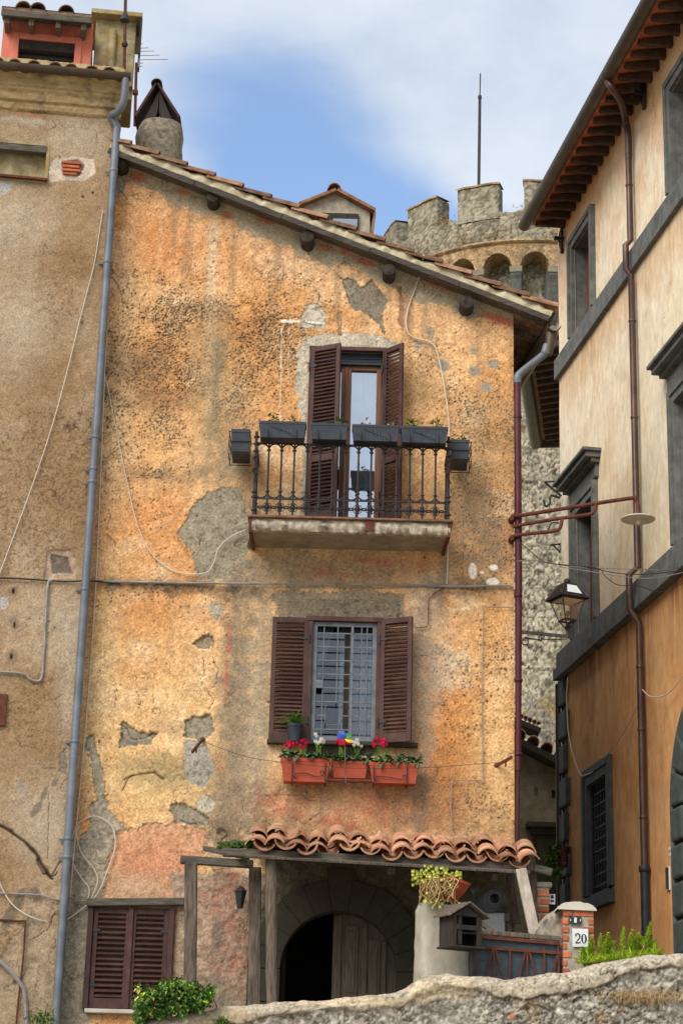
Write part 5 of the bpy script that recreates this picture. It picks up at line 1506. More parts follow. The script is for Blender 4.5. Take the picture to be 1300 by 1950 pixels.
wd_.box(Lpt((wa + wb) / 2, wt - .07, -ldy - .08), (wb - wa, 0.16, 0.14), AXL); wd_.box(Lpt((wa + wb) / 2, wt - .19, -ldy - .12), (wb - wa, 0.05, 0.05), AXL)
wd_.build('window_frame', MT['darkwood'], dor2, bevel=.005)
rf = MB()
e1, e2 = LB(2, 34, -ldy + .35), LB(175, 30, -ldy + .35)
s1, s2 = (e1 - LC).dot(LE), (e2 - LC).dot(LE)
ez = LB(90, 28, -ldy + .35).z
rf.prism([Lpt(s1, ez, -ldy + .35), Lpt(s2, ez, -ldy + .35), Lpt(s2, ez + .45, -ldy - 1.3), Lpt(s1, ez + .45, -ldy - 1.3)], Z * 0.05)
rf.build('dormer_roof', MT['tiledark'], dor2)
rf2 = MB()
rf2.bar(Lpt(s1, ez - .02, -ldy + .34), Lpt(s2, ez - .02, -ldy + .34), .03, .09); rf2.bar(Lpt(s1, ez + .06, -ldy + .2), Lpt(s2, ez + .06, -ldy + .2), .3, .03)
rf2.build('fascia', MT['oldbeam'], dor2, bevel=.005)
for px in (14, 60, 112, 160):
    s_ = Lray(px, 50, -ldy + .2)[0]
    MB().bar(Lpt(s_, ez - .10, -ldy + .3), Lpt(s_, ez - .06, -ldy - .1), .07, .1).build('eave_bracket', MT['oldwood'], dor2, bevel=.006)
rt2 = MB()
for px in (46, 74, 128):
    s_ = Lray(px, 10, -ldy + .3)[0]
    coppo(rt2, Lpt(s_, ez + .07, -ldy + .37), Lpt(s_, ez + .3, -ldy - .4), Z, .11, .09)
rt2.build('dormer_tiles', MT['tiledark'], dor2)
ck = MB()
cs0, cs1 = Lray(180, 90, -1.4)[0], Lray(258, 90, -1.4)[0]
cz0, cz1 = LB(220, 150, -1.4).z - .3, LB(220, 38, -1.4).z
ck.box(Lpt((cs0 + cs1) / 2, (cz0 + cz1) / 2, -1.8), (cs1 - cs0, 0.8, cz1 - cz0), AXL)
ck.tube([Lpt(cs0 + .24, cz0, -1.37), Lpt(cs0 + .24, cz1 - .18, -1.37)], 0.055, 10)
ck.box(Lpt(cs1 - .06, (cz0 + cz1) / 2 - .1, -1.36), (0.12, 0.1, cz1 - cz0 - .5), AXL)
chm = ck.build('chimney', MT['lichen'], lhouse, bevel=.02)
cc_ = MB(); cc_.box(Lpt((cs0 + cs1) / 2, cz1 + .03, -1.75), (cs1 - cs0 + .14, 1.0, 0.07), AXL)
cc_.build('chimney_cap', MT['lichen'], chm, bevel=.01)
MB().box(Lpt(cs1 + .06, cz1 - .3, -1.5), (0.03, 0.5, 0.55), AXL).build('metal_flashing', MT['iron'], chm)
# antennas
def antenna_mast(label, pxs, Y, r):
    t = thing('antenna', label, 'antenna', P(*pxs[0], Y))
    b = MB(); b.tube([P(*p, Y) for p in pxs], r, 8); b.build('mast', MT['rust'], t)
    return t
an = antenna_mast('rusty antenna mast strapped to the lichened chimney of the beige house', [(237, 130), (240, -40)], 23.75, .022)
jb = MB(); p = P(238, 36, 23.74); jb.lathe(p - Z * .06, [(.03, 0), (.07, .03), (.06, .09), (.03, .15)], 10); p = P(238, 84, 23.74); jb.lathe(p - Z * .04, [(.03, 0), (.045, .03), (.03, .08)], 10); jb.build('clamp', MT['cable_black'], an)
an2 = antenna_mast('television antenna with thin rods beside the plastered chimney', [(257, 240), (260, 120)], 24.1, .02)
rd = MB()
bA, bB = P(264, 128, 24.0), P(268, 84, 24.3)
rd.tube([P(258, 140, 24.1), bA, bB], .008, 5)
for k, (x0, x1, y0) in enumerate(((264, 272, 83), (263, 283, 91), (262, 294, 97), (262, 304, 105), (262, 320, 113), (262, 273, 120), (262, 272, 126))):
    rd.tube([P(x0, y0 + 1, 24.05), P(x1, y0, 24.05)], .005, 5)
rd.build('rods', MT['cable_grey'], an2)
p = P(258, 176, 24.1); MB().box(p, (.07, .06, .06)).build('amplifier_box', MT['rust'], an2)
# ------------------------------------------------------------------ right building
palazzo = thing('ochre_palazzo', 'large cream and ochre stuccoed building on the right with grey stone courses and window surrounds', 'building', Rpt(3, 0))
rtop = Rray(1064, 440)[1]
RZ0 = 0.0
# course heights, measured where the corner stands
cU1, cU0 = Rray(1300, 334)[1], Rray(1300, 372)[1]
cL1, cL0 = Rray(1300, 1030)[1], Rray(1300, 1075)[1]
cU1 = (cU1 + Rray(1061, 697)[1]) / 2; cU0 = (cU0 + Rray(1064, 735)[1]) / 2
cL1 = (cL1 + Rray(1063, 1252)[1]) / 2; cL0 = (cL0 + Rray(1070, 1287)[1]) / 2
CR = 0.02
rs_ = np.arange(0, 8.2, CR); rz_ = np.arange(2.0, rtop + .35, CR)
RX, RZ = np.meshgrid(rs_, rz_)
rsc, rzc = (RX[:-1, :-1] + RX[1:, 1:]) / 2, (RZ[:-1, :-1] + RZ[1:, 1:]) / 2
# openings (s0, s1, z0, z1)
s_a = Rray(1094, 560)[0]; s_b = Rray(1127, 520)[0]
U1 = (s_a, s_b, cU1 + .02, Rray(1126, 420)[1])
s_c = Rray(1283, 300)[0]
PITCHW = s_c - s_a
U2 = (s_c, s_c + (s_b - s_a), U1[2], U1[3])
s_m = Rray(1098, 1050)[0]; s_n = Rray(1132, 1020)[0]
M1 = (s_m, s_n, cL1 + .02, Rray(1131, 945)[1])
s_m2 = Rray(1292, 900)[0]
M2 = (s_m2, s_m2 + s_n - s_m, M1[2], M1[3])
s_g = Rray(1122, 1590)[0]; s_h = Rray(1158, 1560)[0]
G1 = (s_g, s_h, Rray(1160, 1690)[1], Rray(1157, 1474)[1])
rkeep = np.ones(rsc.shape, bool)
for (a, b_, c, d) in (U1, U2, M1, M2, G1): rkeep &= ~((rsc > a) & (rsc < b_) & (rzc > c) & (rzc < d))
b1 = fbm(RX * .8, RZ * .7, 4, 301); m1 = fbm(RX * 2.6, RZ * 1.5, 5, 303); f1 = fbm(RX * 14, RZ * 4.5, 4, 305); g1_ = vn(RX * 40, RZ * 40, 307)
UP, LO = c3(246, 229, 198), c3(228, 172, 116)
up = (RZ > cL0 + .1)
rcol = np.where(up[..., None], UP, LO)
rcol = np.where(up[..., None], mixc(rcol, sstep(.45, .72, m1) * .42, c3(230, 194, 148)), mixc(rcol, sstep(.42, .68, m1) * .7, c3(212, 150, 96)))
rcol = np.where(up[..., None], mixc(rcol, sstep(.5, .72, b1) * .5, c3(246, 232, 210)), mixc(rcol, sstep(.5, .72, b1) * .6, c3(206, 148, 92)))
rcol = mixc(rcol, up * sstep(rtop - 1.6, rtop + .1, RZ + (m1 - .5) * 1.2) * .75, c3(222, 166, 108))           # old ochre coat surviving under the eaves
rcol = mixc(rcol, up * (1 - sstep(.0, .5, np.abs(RZ - (cU0 - .25)) + (m1 - .5) * .8)) * .45, c3(210, 160, 104))
rcol = mixc(rcol, (~up) * (1 - sstep(2.6, 5.0, RZ + (m1 - .5) * 2)) * .5, c3(160, 106, 66))
rcol = mixc(rcol, (~up) * sstep(.60, .8, f1) * .3, c3(216, 176, 130)); rcol = mixc(rcol, sstep(.68, .78, f1) * up * .35, c3(196, 148, 100))
rcol *= (.86 + .22 * f1 + .1 * (g1_ - .5))[..., None]
rrd = np.abs(fbm(RX * 1.8, RZ * 1.5, 4, 351) - .5)
rcol = mixc(rcol, (1 - sstep(.001, .006, rrd)) * sstep(.52, .62, fbm(RX * 1.1, RZ * .9, 3, 353)) * .4, c3(110, 80, 56))
def rdrip(s_, z_, w_, h_, a_, c_):
    global rcol
    m_ = np.exp(-((RX - s_) / w_) ** 2) * sstep(z_ - h_, z_, RZ + (m1 - .5) * .5) * (RZ < z_ + .02)
    rcol = mixc(rcol, m_ * sstep(.3, .65, fbm(RX * 16, RZ * .8, 3, 355)) * a_, c_)
for op in (U1, U2): rdrip((op[0] + op[1]) / 2, cU0, .8, 1.3, .5, c3(190, 150, 108))
for op in (M1, M2): rdrip((op[0] + op[1]) / 2, cL0 - .1, .9, 1.6, .55, c3(120, 82, 54))
for q in (.25, 1.4, 2.6, 3.3, 4.2, 5.2): rdrip(q, cL0 - .1, .16, 1.4, .6, c3(132, 92, 60)); rdrip(q + .3, cU0, .2, 1.0, .4, c3(196, 156, 112))
rcol = mixc(rcol, sstep(.62, .66, fbm(RX * 1.2, RZ * 1.0, 4, 357)) * .35 * up, c3(236, 212, 178)); rcol = mixc(rcol, sstep(.63, .66, fbm(RX * 1.2, RZ * 1.0, 4, 359)) * .4 * (~up), c3(210, 164, 118))
rrel = (b1 - .5) * .02 + (m1 - .5) * .006
PR = np.array(RC)[None, None] + RX[..., None] * np.array(RE) + rrel[..., None] * np.array(RN); PR[..., 2] = RZ
wall_mesh('upper_wall', PR, rcol, rkeep & (rzc > cL0 + .05), MT['stucco'], palazzo)
wall_mesh('lower_wall', PR, rcol, rkeep & (rzc <= cL0 + .05), MT['stucco'], palazzo)
AXR = (RE, -RN, Z)
bk = MB()
z1 = rtop + .3
bk.add([Rpt(0, 0, -.02), Rpt(0, 0, -9), Rpt(0, z1, -9), Rpt(0, z1, -.02)], [(0, 1, 2, 3)])
bk.add([Rpt(8.2, 0, -.02), Rpt(8.2, 0, -9), Rpt(8.2, z1, -9), Rpt(8.2, z1, -.02)], [(3, 2, 1, 0)])
bk.add([Rpt(0, 0, -9), Rpt(8.2, 0, -9), Rpt(8.2, z1, -9), Rpt(0, z1, -9)], [(0, 1, 2, 3)])
bk.add([Rpt(0, 0, -.03), Rpt(8.2, 0, -.03), Rpt(8.2, 2.05, -.03), Rpt(0, 2.05, -.03)], [(0, 1, 2, 3)])
bk.build('rear_shell', MT['limewash'], palazzo)
def rbar(mb, s0, s1, z0, z1, n0, n1):
    return mb.box(Rpt((s0 + s1) / 2, (z0 + z1) / 2, (n0 + n1) / 2), (abs(s1 - s0), abs(n1 - n0), abs(z1 - z0)), AXR)
def course(z0, z1, n, double):
    b = MB()
    lens_ = [0]
    s = -.06
    while s < 8.1:
        e = min(s + random.uniform(1.1, 1.6), 8.15)
        if double:
            rbar(b, s, e - .004, z0 + (z1 - z0) * .42, z1, -.02, n * .6); rbar(b, s, e - .004, z0, z0 + (z1 - z0) * .40, -.02, n)
        else: rbar(b, s, e - .004, z0, z1, -.02, n)
        s = e
    return b.build('string_course', MT['peperino'], palazzo, bevel=.006)
course(cU0, cU1, .07, False)
course(cL0 - .10, cL1, .13, True)
def surround(op, w_, n, stone='peperino', sill=False):
    s0, s1, z0, z1 = op
    b = MB()
    for (a, w2, nn) in ((0, w_ * .55, n * .7), (w_ * .55, w_ * .45, n)):
        rbar(b, s0 - a - w2, s0 - a, z0, z1 + a + w2, -.03, nn); rbar(b, s1 + a, s1 + a + w2, z0, z1 + a + w2, -.03, nn); rbar(b, s0 - a, s1 + a, z1 + a, z1 + a + w2, -.03, nn)
    t = .05
    rbar(b, s0 - t, s0, z0, z1, -.36, -.03); rbar(b, s1, s1 + t, z0, z1, -.36, -.03); rbar(b, s0 - t, s1 + t, z1, z1 + t, -.36, -.03); rbar(b, s0 - t, s1 + t, z0 - t, z0, -.36, .02)
    if sill: rbar(b, s0 - w_, s1 + w_, z0 - .22, z0 - .05, -.03, n + .03)
    o = b.build('window_surround', MT[stone], palazzo, bevel=.006)
    return o
def sash(op, kind):
    s0, s1, z0, z1 = op
    b = MB(); mid = (s0 + s1) / 2
    for (a, c) in ((s0, mid), (mid, s1)):
        for q in (a + .035, c - .035): rbar(b, q - .045, q + .045, z0, z1, -.26, -.19)
        for q in (z0 + .05, (z0 + z1) / 2 + .2, z1 - .05): rbar(b, a + .065, c - .065, q - .035, q + .035, -.265, -.225)
    o = b.build('casement', MT['doorwood' if kind == 0 else 'rust'], palazzo, bevel=.005)
    g = MB(); rbar(g, s0, s1, z0, z1, -.25, -.243); g.build('pane', MT['glass'], o)
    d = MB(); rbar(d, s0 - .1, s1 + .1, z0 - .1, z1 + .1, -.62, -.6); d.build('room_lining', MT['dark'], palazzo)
for op, kd in ((U1, 0), (U2, 0), (M1, 1), (M2, 1)):
    surround(op, .19, .08); sash(op, kd)
def pediment(op):
    s0, s1, z0, z1 = op
    b = MB()
    zb = z1 + .42
    rbar(b, s0 - .24, s1 + .24, z1 + .22, zb, -.03, .05)
    rbar(b, s0 - .30, s1 + .30, zb, zb + .06, -.03, .13); rbar(b, s0 - .34, s1 + .34, zb + .06, zb + .14, -.03, .22); rbar(b, s0 - .38, s1 + .38, zb + .14, zb + .19, -.03, .27)
    b.build('window_cornice', MT['peperino'], palazzo, bevel=.008)
pediment(M1); pediment(M2)
surround(G1, .23, .06, 'darkstone', True)
gr = MB()
s0, s1, z0, z1 = G1
sm = s0 + .02
nh = 9
for k in range(nh):
    z = z0 + .1 + (z1 - z0 - .25) * k / (nh - 1)
    gr.tube([Rpt(sm, z, -.2), Rpt(sm + .04, z, -.03), Rpt(s1 - .02, z, -.03), Rpt(s1 - .01, z, -.2)], .011, 6)
for k in range(7):
    s = sm + .04 + (s1 - sm - .08) * k / 6
    gr.tube([Rpt(s, z0 + .02, -.03), Rpt(s, z1 - .02, -.03)], .010, 6)
gr.build('window_grille', MT['castiron'], palazzo)
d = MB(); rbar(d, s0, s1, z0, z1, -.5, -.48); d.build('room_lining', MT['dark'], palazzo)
# quoins at the far corner
ztop = cL0 - .10
zz = ztop - .005
k = 0
while zz > 2.4:
    hq = .50
    wq = .40 if k % 2 else .30
    q = MB()
    rbar(q, -.05, wq, zz - hq + .09, zz, -.05, .07)
    q.build('quoin', MT['darkstone'], palazzo, bevel=.03)
    q = MB()
    zz -= hq; k += 1
bq = MB(); rbar(bq, -.02, .26, 2.0, ztop, -.04, .012); bq.build('quoin_backing', MT['darkstone'], palazzo)
# rusticated arched portal at the frame edge
pc_s = Rray(1284, 1560)[0] + 1.46; pzs = Rray(1284, 1545)[1]
po = MB()
rin, rout = .95, 1.35
for k in range(9):
    a0, a1 = math.radians(180 * k / 9 + .8), math.radians(180 * (k + 1) / 9 - .8)
    pts = [Rpt(pc_s - r * math.cos(a), pzs + r * math.sin(a), -.03) for r, a in ((rin, a0), (rout, a0), (rout, (a0 + a1) / 2), (rout, a1), (rin, a1), (rin, (a0 + a1) / 2))]
    po.prism(pts, RN * .13)
for sx in (-1, 1):
    z = pzs - .006
    while z > 1.5:
        a, b_ = sorted((pc_s + sx * rin, pc_s + sx * rout))
        rbar(po, a, b_, z - .40, z, -.03, .10); z -= .44
po.build('stone_portal', MT['darkstone'], palazzo, bevel=.035)
dd = MB()
dd.prism([Rpt(pc_s - rin, 1.5, .008)] + [Rpt(pc_s - rin * math.cos(math.radians(a)), pzs + rin * math.sin(math.radians(a)), .008) for a in range(0, 181, 12)] + [Rpt(pc_s + rin, 1.5, .008)], RN * .01)
dd.build('portal_door', MT['darkwood'], palazzo)
trm = MB(); 
trm.tube([Rpt(pc_s - 1.40, 1.5, .03)] + [Rpt(pc_s - 1.40 * math.cos(math.radians(a)), pzs + 1.40 * math.sin(math.radians(a)), .03) for a in range(0, 181, 8)] + [Rpt(pc_s + 1.40, 1.5, .03)], .05, 8)
trm.build('portal_moulding', MT['peperino'], palazzo, smooth=True)
# eaves
gz = rtop - .12
ge = H(1000, 436, gz)
gn = (ge - RC).dot(RN); gs = (ge - RC).dot(RE)
ea = MB()
ea.prism([Rpt(gs, rtop + .06, 0.0), Rpt(8.4, rtop + .06, 0.0), Rpt(8.4, gz + .06, gn - .05), Rpt(gs, gz + .06, gn - .05)], Z * .04)
ea.build('eave_boarding', MT['brick'], palazzo)
rf3 = MB()
rf3.prism([Rpt(gs, gz + .12, gn), Rpt(8.4, gz + .12, gn), Rpt(8.4, rtop + 2.4, -6), Rpt(gs, rtop + 2.4, -6)], Z * .08)
rf3.build('roof', MT['tiledark'], palazzo)
s = gs + .12
MT['corbel'] = M('mossy_black_timber', S(58, 48, 42), S(88, 68, 56), S(104, 68, 52), scale=9, rough=.95, bump=.7, bscale=22, s3=5)
while s < 8.2:
    b = MB()
    b.add([Rpt(s, rtop + .05, 0), Rpt(s + .08, rtop + .05, 0), Rpt(s + .08, rtop - .11, 0), Rpt(s, rtop - .11, 0), Rpt(s, gz + .05, gn - .12), Rpt(s + .08, gz + .05, gn - .12), Rpt(s + .08, gz - .01, gn - .12), Rpt(s, gz - .01, gn - .12)],
          [(0, 1, 2, 3), (7, 6, 5, 4), (0, 4, 5, 1), (1, 5, 6, 2), (2, 6, 7, 3), (3, 7, 4, 0)])
    b.build('eave_bracket', MT['corbel'], palazzo, bevel=.01)
    s += .30
gg = MB()
halfpipe(gg, Rpt(gs - .02, gz + .07, gn + .02), Rpt(8.4, gz + .07, gn + .02), .10, n=12)
gg.build('gutter', MT['gutter'], palazzo, smooth=True)
# long downpipe with two jogs over the courses
gp = MB()
dn = .085
sdp = Rray(1207, 800, dn)[0]
zc1, zc2 = (cU0 + cU1) / 2, cL1
t0 = Rp(1158, 158, gn); t0.z = gz - .02
sj = (t0 - RC).dot(RE)
zt_p = Rray(1205, 225, dn)[1]
ptsA = [Rpt(sj, gz - .02, gn + .02), Rpt(sj + .02, gz - .16, gn - .06), Rpt((sj + sdp) / 2, (gz + zt_p) / 2 + .02, gn * .5), Rpt(sdp, zt_p + .1, dn + .03), Rpt(sdp, zt_p - .12, dn), Rpt(sdp, zt_p - .5, dn)]
gp.tube(smooth_path(ptsA, 6), .05, 12)
jog = .07
ptsB = [Rpt(sdp, zt_p - .4, dn), Rpt(sdp, cU1 + .10, dn), Rpt(sdp, cU1 + .02, dn + jog), Rpt(sdp, cU0 - .02, dn + jog), Rpt(sdp, cU0 - .12, dn), Rpt(sdp, cL1 + .14, dn), Rpt(sdp, cL1 + .02, dn + .12), Rpt(sdp, cL0 - .12, dn + .12), Rpt(sdp, cL0 - .30, dn)]
zci = Rray(1240, 1645, dn)[1]
ptsB += [Rpt(sdp, cL0 - .5, dn), Rpt(sdp, zci, dn)]
gp.tube(ptsB, .045, 12)
for z in (zt_p - .45, (zt_p + cU1) / 2, cU0 - .8, (cU0 + cL1) / 2, cL1 + .8, cL0 - .9, (cL0 + zci) / 2, zci + .6):
    gp.lathe(Rpt(sdp, z, dn), [(.05, 0), (.053, .005), (.053, .03), (.05, .035)], 12)
gp.build('downpipe', MT['brownpipe'], palazzo, smooth=True)
ci = MB()
ci.tube([Rpt(sdp, zci, dn), Rpt(sdp, 1.0, dn)], .055, 12); ci.lathe(Rpt(sdp, zci - .06, dn), [(.06, 0), (.072, .01), (.072, .07), (.06, .08)], 12); ci.lathe(Rpt(sdp, zci - 1.2, dn), [(.058, 0), (.062, .01), (.062, .05), (.058, .06)], 12)
ci.build('downpipe_boot', MT['castiron'], palazzo, smooth=True)
# iron tie-rod anchors
for px, py in ((1229, 178), (1073, 455)):
    s, z = Rray(px, py)
    b = MB()
    b.tube(smooth_path([Rpt(s - .03, z - .24, .03), Rpt(s + .05, z - .12, .05), Rpt(s + .05, z + .12, .05), Rpt(s - .03, z + .24, .03)], 4), .026, 6)
    b.tube(smooth_path([Rpt(s + .03, z - .22, .03), Rpt(s - .05, z - .1, .05), Rpt(s - .05, z + .1, .05), Rpt(s + .03, z + .22, .03)], 4), .022, 6)
    b.bar(Rpt(s, z, 0), Rpt(s, z, .16), .05, .05); b.bar(Rpt(s - .1, z, .06), Rpt(s + .1, z, .06), .03, .04)
    b.build('tie_rod_anchor', MT['iron'], palazzo)
# entry panel and small paper labels
s, z = Rray(1272, 1674)
b = MB(); rbar(b, s - .035, s + .075, z - .14, z + .14, -.01, .02); pl2 = b.build('entry_panel', MT['white'], palazzo, bevel=.004)
b = MB(); rbar(b, s + .03, s + .07, z - .13, z + .13, .021, .05); b.build('panel_buttons', MT['castiron'], pl2, bevel=.004)
for px, py in ((1274, 1616), (1275, 1627)):
    s, z = Rray(px, py); b = MB(); rbar(b, s - .04, s + .05, z - .018, z + .018, -.01, .006); b.build('paper_label', MT['white'], palazzo)

def leafmass_(b, c, r):
    for k in range(60):
        d = V((random.gauss(0, 1), random.gauss(0, 1), random.gauss(.8, .6))).normalized()
        p = V(c) + V((random.gauss(0, r), random.gauss(0, r * .4), random.gauss(0, r * .4)))
        s_ = d.orthogonal().normalized() * .02
        b.add([p - s_, p + s_, p + d * random.uniform(.1, .25)], [(0, 1, 2)])
# ------------------------------------------------------------------ castle tower
TY = 70.0
tc_px = (1003, 460)
tcn = P(1003, 460, TY); TX = tcn.x
Rcrown = TX - P(728, 430, TY).x
def tz(v, r=Rcrown): return P(1000, v, TY - r).z
z_top = tz(343); z_cren = tz(398); z_ring = tz(458); z_arch = tz(478); z_spring = tz(506); z_corb = tz(600)
tower = thing('castle_tower', 'round battlemented stone castle tower with corbelled arches rising behind the houses', 'tower', (TX, TY, 0))
MT['tower'] = M('tower_rubble', S(190, 172, 138), S(124, 110, 88), S(92, 78, 54), scale=3.5, rough=.95, bump=1.0, bscale=9, s3=1.3, amt3=.65, lo=.34, hi=.66, bdist=.08)
MT['towerstone'] = M('tower_corbel_stone', S(160, 150, 130), S(104, 98, 86), S(84, 82, 76), scale=4, rough=.95, bump=.8, bscale=5, s3=.6, bdist=.06)
MT['towerband'] = M('tower_arch_band', S(196, 164, 122), S(146, 120, 88), S(96, 84, 64), vor=7.0, scale=4.5, rough=.95, bump=1.0, bscale=6, s3=.8, bdist=.06)
MT['corbelstone'] = M('grey_corbel_stone', S(92, 92, 88), S(116, 114, 106), S(70, 70, 66), scale=4, rough=.95, bump=.8, bscale=6, s3=1.5, bdist=.05)
MT['mossystone'] = M('mossy_impost_stone', S(112, 108, 94), S(140, 132, 112), S(158, 138, 52), scale=4, rough=.95, bump=.6, bscale=6, s3=1.2, amt3=.9, bdist=.05)
def cylp(r, a, z): return V((TX + r * math.sin(a), TY - r * math.cos(a), z))
Rbody = Rcrown - .95
# body
ZT0 = 0.0
na = 420; nzz = 560
ang = np.linspace(-math.pi, math.pi, na * 2 + 1); zgr = np.linspace(ZT0, z_ring, nzz)
AA, TZg = np.meshgrid(ang, zgr)
def towerskin(ss_, TZg, tint, seed=0, worn=1.0):
    tb = fbm(ss_ * .35, TZg * .35, 4, 401 + seed); tmn = fbm(ss_ * 1.5, TZg * 1.7, 5, 403 + seed); tf = fbm(ss_ * 4.5, TZg * 5, 4, 405 + seed)
    t1, t2, tid = worley(ss_ * 4.0 + (tmn - .5) * 1.8, TZg * 6.0 + (tf - .5), 407 + seed)
    tst = sstep(.03, .22, t2 - t1)
    twn = _h(np.arange(ss_.size).reshape(ss_.shape), np.zeros(ss_.shape), 8)
    tcol = tint * (.58 + .46 * tid + .9 * (tf - .5) + .36 * (twn - .5))[..., None]
    tcol = mixc(tcol, (1 - tst) * .8, c3(92, 80, 62)); tcol = mixc(tcol, sstep(.5, .72, tmn) * .35, np.asarray(tint) * 1.0); tcol = mixc(tcol, sstep(.60, .70, tf) * .85 * worn, c3(52, 46, 38))
    tcol = mixc(tcol, sstep(.56, .7, tb) * .5, c3(122, 118, 108)); tcol = mixc(tcol, sstep(.62, .72, tb) * sstep(.5, .6, tmn) * .6, c3(150, 124, 60))
    return tcol, tst * .05 + (tmn - .5) * .06 + (tf - .5) * .07 + (tb - .5) * .2
tcol, trel = towerskin(AA * Rbody, TZg, c3(194, 184, 160))
rr_ = Rbody + trel
TP = np.stack([TX + rr_ * np.sin(AA), TY - rr_ * np.cos(AA), TZg], -1)
wall_mesh('tower_body', TP, tcol, np.ones((nzz - 1, na * 2), bool), MT['masonry'], tower)
# arched band
NA = 26
da = 2 * math.pi / NA
off = P(1018, 500, TY - Rcrown).x
a_off = math.asin(max(-1, min(1, (off - TX) / Rcrown)))
bn = MB(); cb_ = []
ri = Rbody - .02
sub = 16
rowo, rowi, rowt = [], [], []
for k in range(NA):
    for j in range(sub):
        u = (j + .5) / sub - .5
        a = a_off + k * da + u * da
        hw = .38
        zl = z_spring + math.sqrt(max(0, hw * hw - u * u)) / hw * (z_arch - z_spring) if abs(u) < hw else z_spring - .02
        rowo.append(cylp(Rcrown, a, zl)); rowi.append(cylp(ri, a, zl)); rowt.append(cylp(Rcrown, a, z_ring))
rowo.append(rowo[0]); rowi.append(rowi[0]); rowt.append(rowt[0])
bn.grid([rowi, rowo, rowt])
bn.build('arched_band', MT['towerband'], tower)
for a_, k_ in ((-.66, 1), (-.30, 0), (-.10, 1), (.12, 0), (.3, 1), (-.5, 0)):
    w3 = MB(); leafmass_(w3, cylp(Rcrown - .05, a_, z_cren + .02 + (z_ring - z_cren) * .75 * (1 - k_)), .22); o_ = w3.build('wall_weed', MT['dryleaf'], tower)
for k in range(NA):
    a = a_off + (k + .5) * da
    e = V((math.cos(a), math.sin(a), 0)); o_ = V((math.sin(a), -math.cos(a), 0))
    b = MB()
    w_ = .14 * (da * Rcrown)
    def pt(r, s, z): return V((TX, TY, 0)) + o_ * r + e * s + Z * z
    prf = [(Rbody - .2, z_spring), (Rcrown + .02, z_spring), (Rcrown + .02, z_spring - .30), (Rcrown - .08, z_spring - .45), (Rcrown - .22, z_spring - .9), (Rcrown - .42, z_spring - 1.4), (Rbody + .05, z_corb), (Rbody - .2, z_corb)]
    b.prism([pt(r, -w_, z) for r, z in prf], e * (2 * w_))
    cbo = b.build('corbel', MT['corbelstone'], tower, bevel=.03)
    b = MB(); b.prism([pt(r, -w_ - .03, z) for r, z in ((Rcrown - .1, z_spring + .0), (Rcrown + .06, z_spring + .0), (Rcrown + .06, z_spring - .22), (Rcrown - .1, z_spring - .24))], e * (2 * w_ + .06)); b.build('impost', MT['mossystone'], cbo)
rg_ = MB()
rg_.lathe((TX, TY, z_ring), [(Rcrown - .3, -.1), (Rcrown + .06, -.06), (Rcrown + .10, 0), (Rcrown + .06, .07), (Rcrown - .3, .12)], 96, Z, cap=False)
rg_.build('roll_moulding', MT['towerband'], tower, smooth=True)
# parapet and merlons
z0 = z_ring + .05
nP = 720
ang2 = np.linspace(-math.pi, math.pi, nP + 1)
topn = .12 * (fbm(ang2 * 14, ang2 * 0, 4, 431) - .5) * 2
hz = np.concatenate([np.linspace(0, 1, 26), [1.0, 1.0]])
A2, H2 = np.meshgrid(ang2, hz)
ztp = z_cren + topn[None] * np.ones_like(A2)
Z2 = z0 + (ztp - z0) * H2
c2_, r2_ = towerskin(A2 * Rcrown, Z2, c3(172, 162, 140), 30, .6)
inn = np.zeros_like(A2); inn[-2] = .0; inn[-1] = .75
R2 = Rcrown - .05 + r2_ * .6 - inn
P2 = np.stack([TX + R2 * np.sin(A2), TY - R2 * np.cos(A2), Z2], -1)
wall_mesh('parapet', P2, c2_, np.ones((A2.shape[0] - 1, A2.shape[1] - 1), bool), MT['masonry'], tower)
NM = 14
m_off = math.asin((P(910, 370, TY - Rcrown).x - TX) / (Rcrown))
for k in range(NM):
    a = m_off + k * 2 * math.pi / NM
    hw = math.radians(8.1)
    zt = z_top + random.uniform(-.05, .05)
    path = [(-hw, Rcrown - .75, 0)] * 1 + [(-hw, Rcrown - .75 + .73 * q / 6, 0) for q in range(1, 6)] + [(-hw + 2 * hw * q / 20, Rcrown - .02, 0) for q in range(21)] + [(hw, Rcrown - .02 - .73 * q / 6, 0) for q in range(1, 7)] + [(hw - 2 * hw * q / 6, Rcrown - .75, 0) for q in range(1, 7)]
    pa = np.array([p[0] for p in path]); prr = np.array([p[1] for p in path])
    hh_ = np.linspace(0, 1, 22)
    PAg, HH = np.meshgrid(pa, hh_); PRg, _ = np.meshgrid(prr, hh_)
    ZM = z_cren - .25 + (zt - z_cren + .25) * HH
    sg = np.cumsum(np.concatenate([[0], np.hypot(np.diff(pa) * Rcrown, np.diff(prr))])); SG, _ = np.meshgrid(sg, hh_)
    cm, rm = towerskin(SG + k * 7.3, ZM, c3(172, 164, 142), 60, .6)
    RRm = PRg + (rm - .03) * .45
    am = a + PAg + (rm - .03) * .03 * np.sign(PAg)
    PM = np.stack([TX + RRm * np.sin(am), TY - RRm * np.cos(am), ZM], -1)
    mer = wall_mesh('merlon', PM, cm, np.ones((21, len(path) - 1), bool), MT['masonry'], tower)
    b = MB()
    b.grid([[cylp(r, a - hw - .01 + (2 * hw + .02) * i / 5, z + .02 * math.sin(i * 2.1 + k)) for i in range(6)] for r, z in ((Rcrown - .76, zt + .10), (Rcrown + .03, zt + .02), (Rcrown + .03, zt - .05))])
    b.build('cap_slab', MT['towerband'], mer)
fl_ = MB(); fl_.add([cylp(Rcrown - .7, 2 * math.pi * i / 60, z0 + .3) for i in range(60)], [list(range(60))]); fl_.build('tower_terrace', MT['towerstone'], tower)
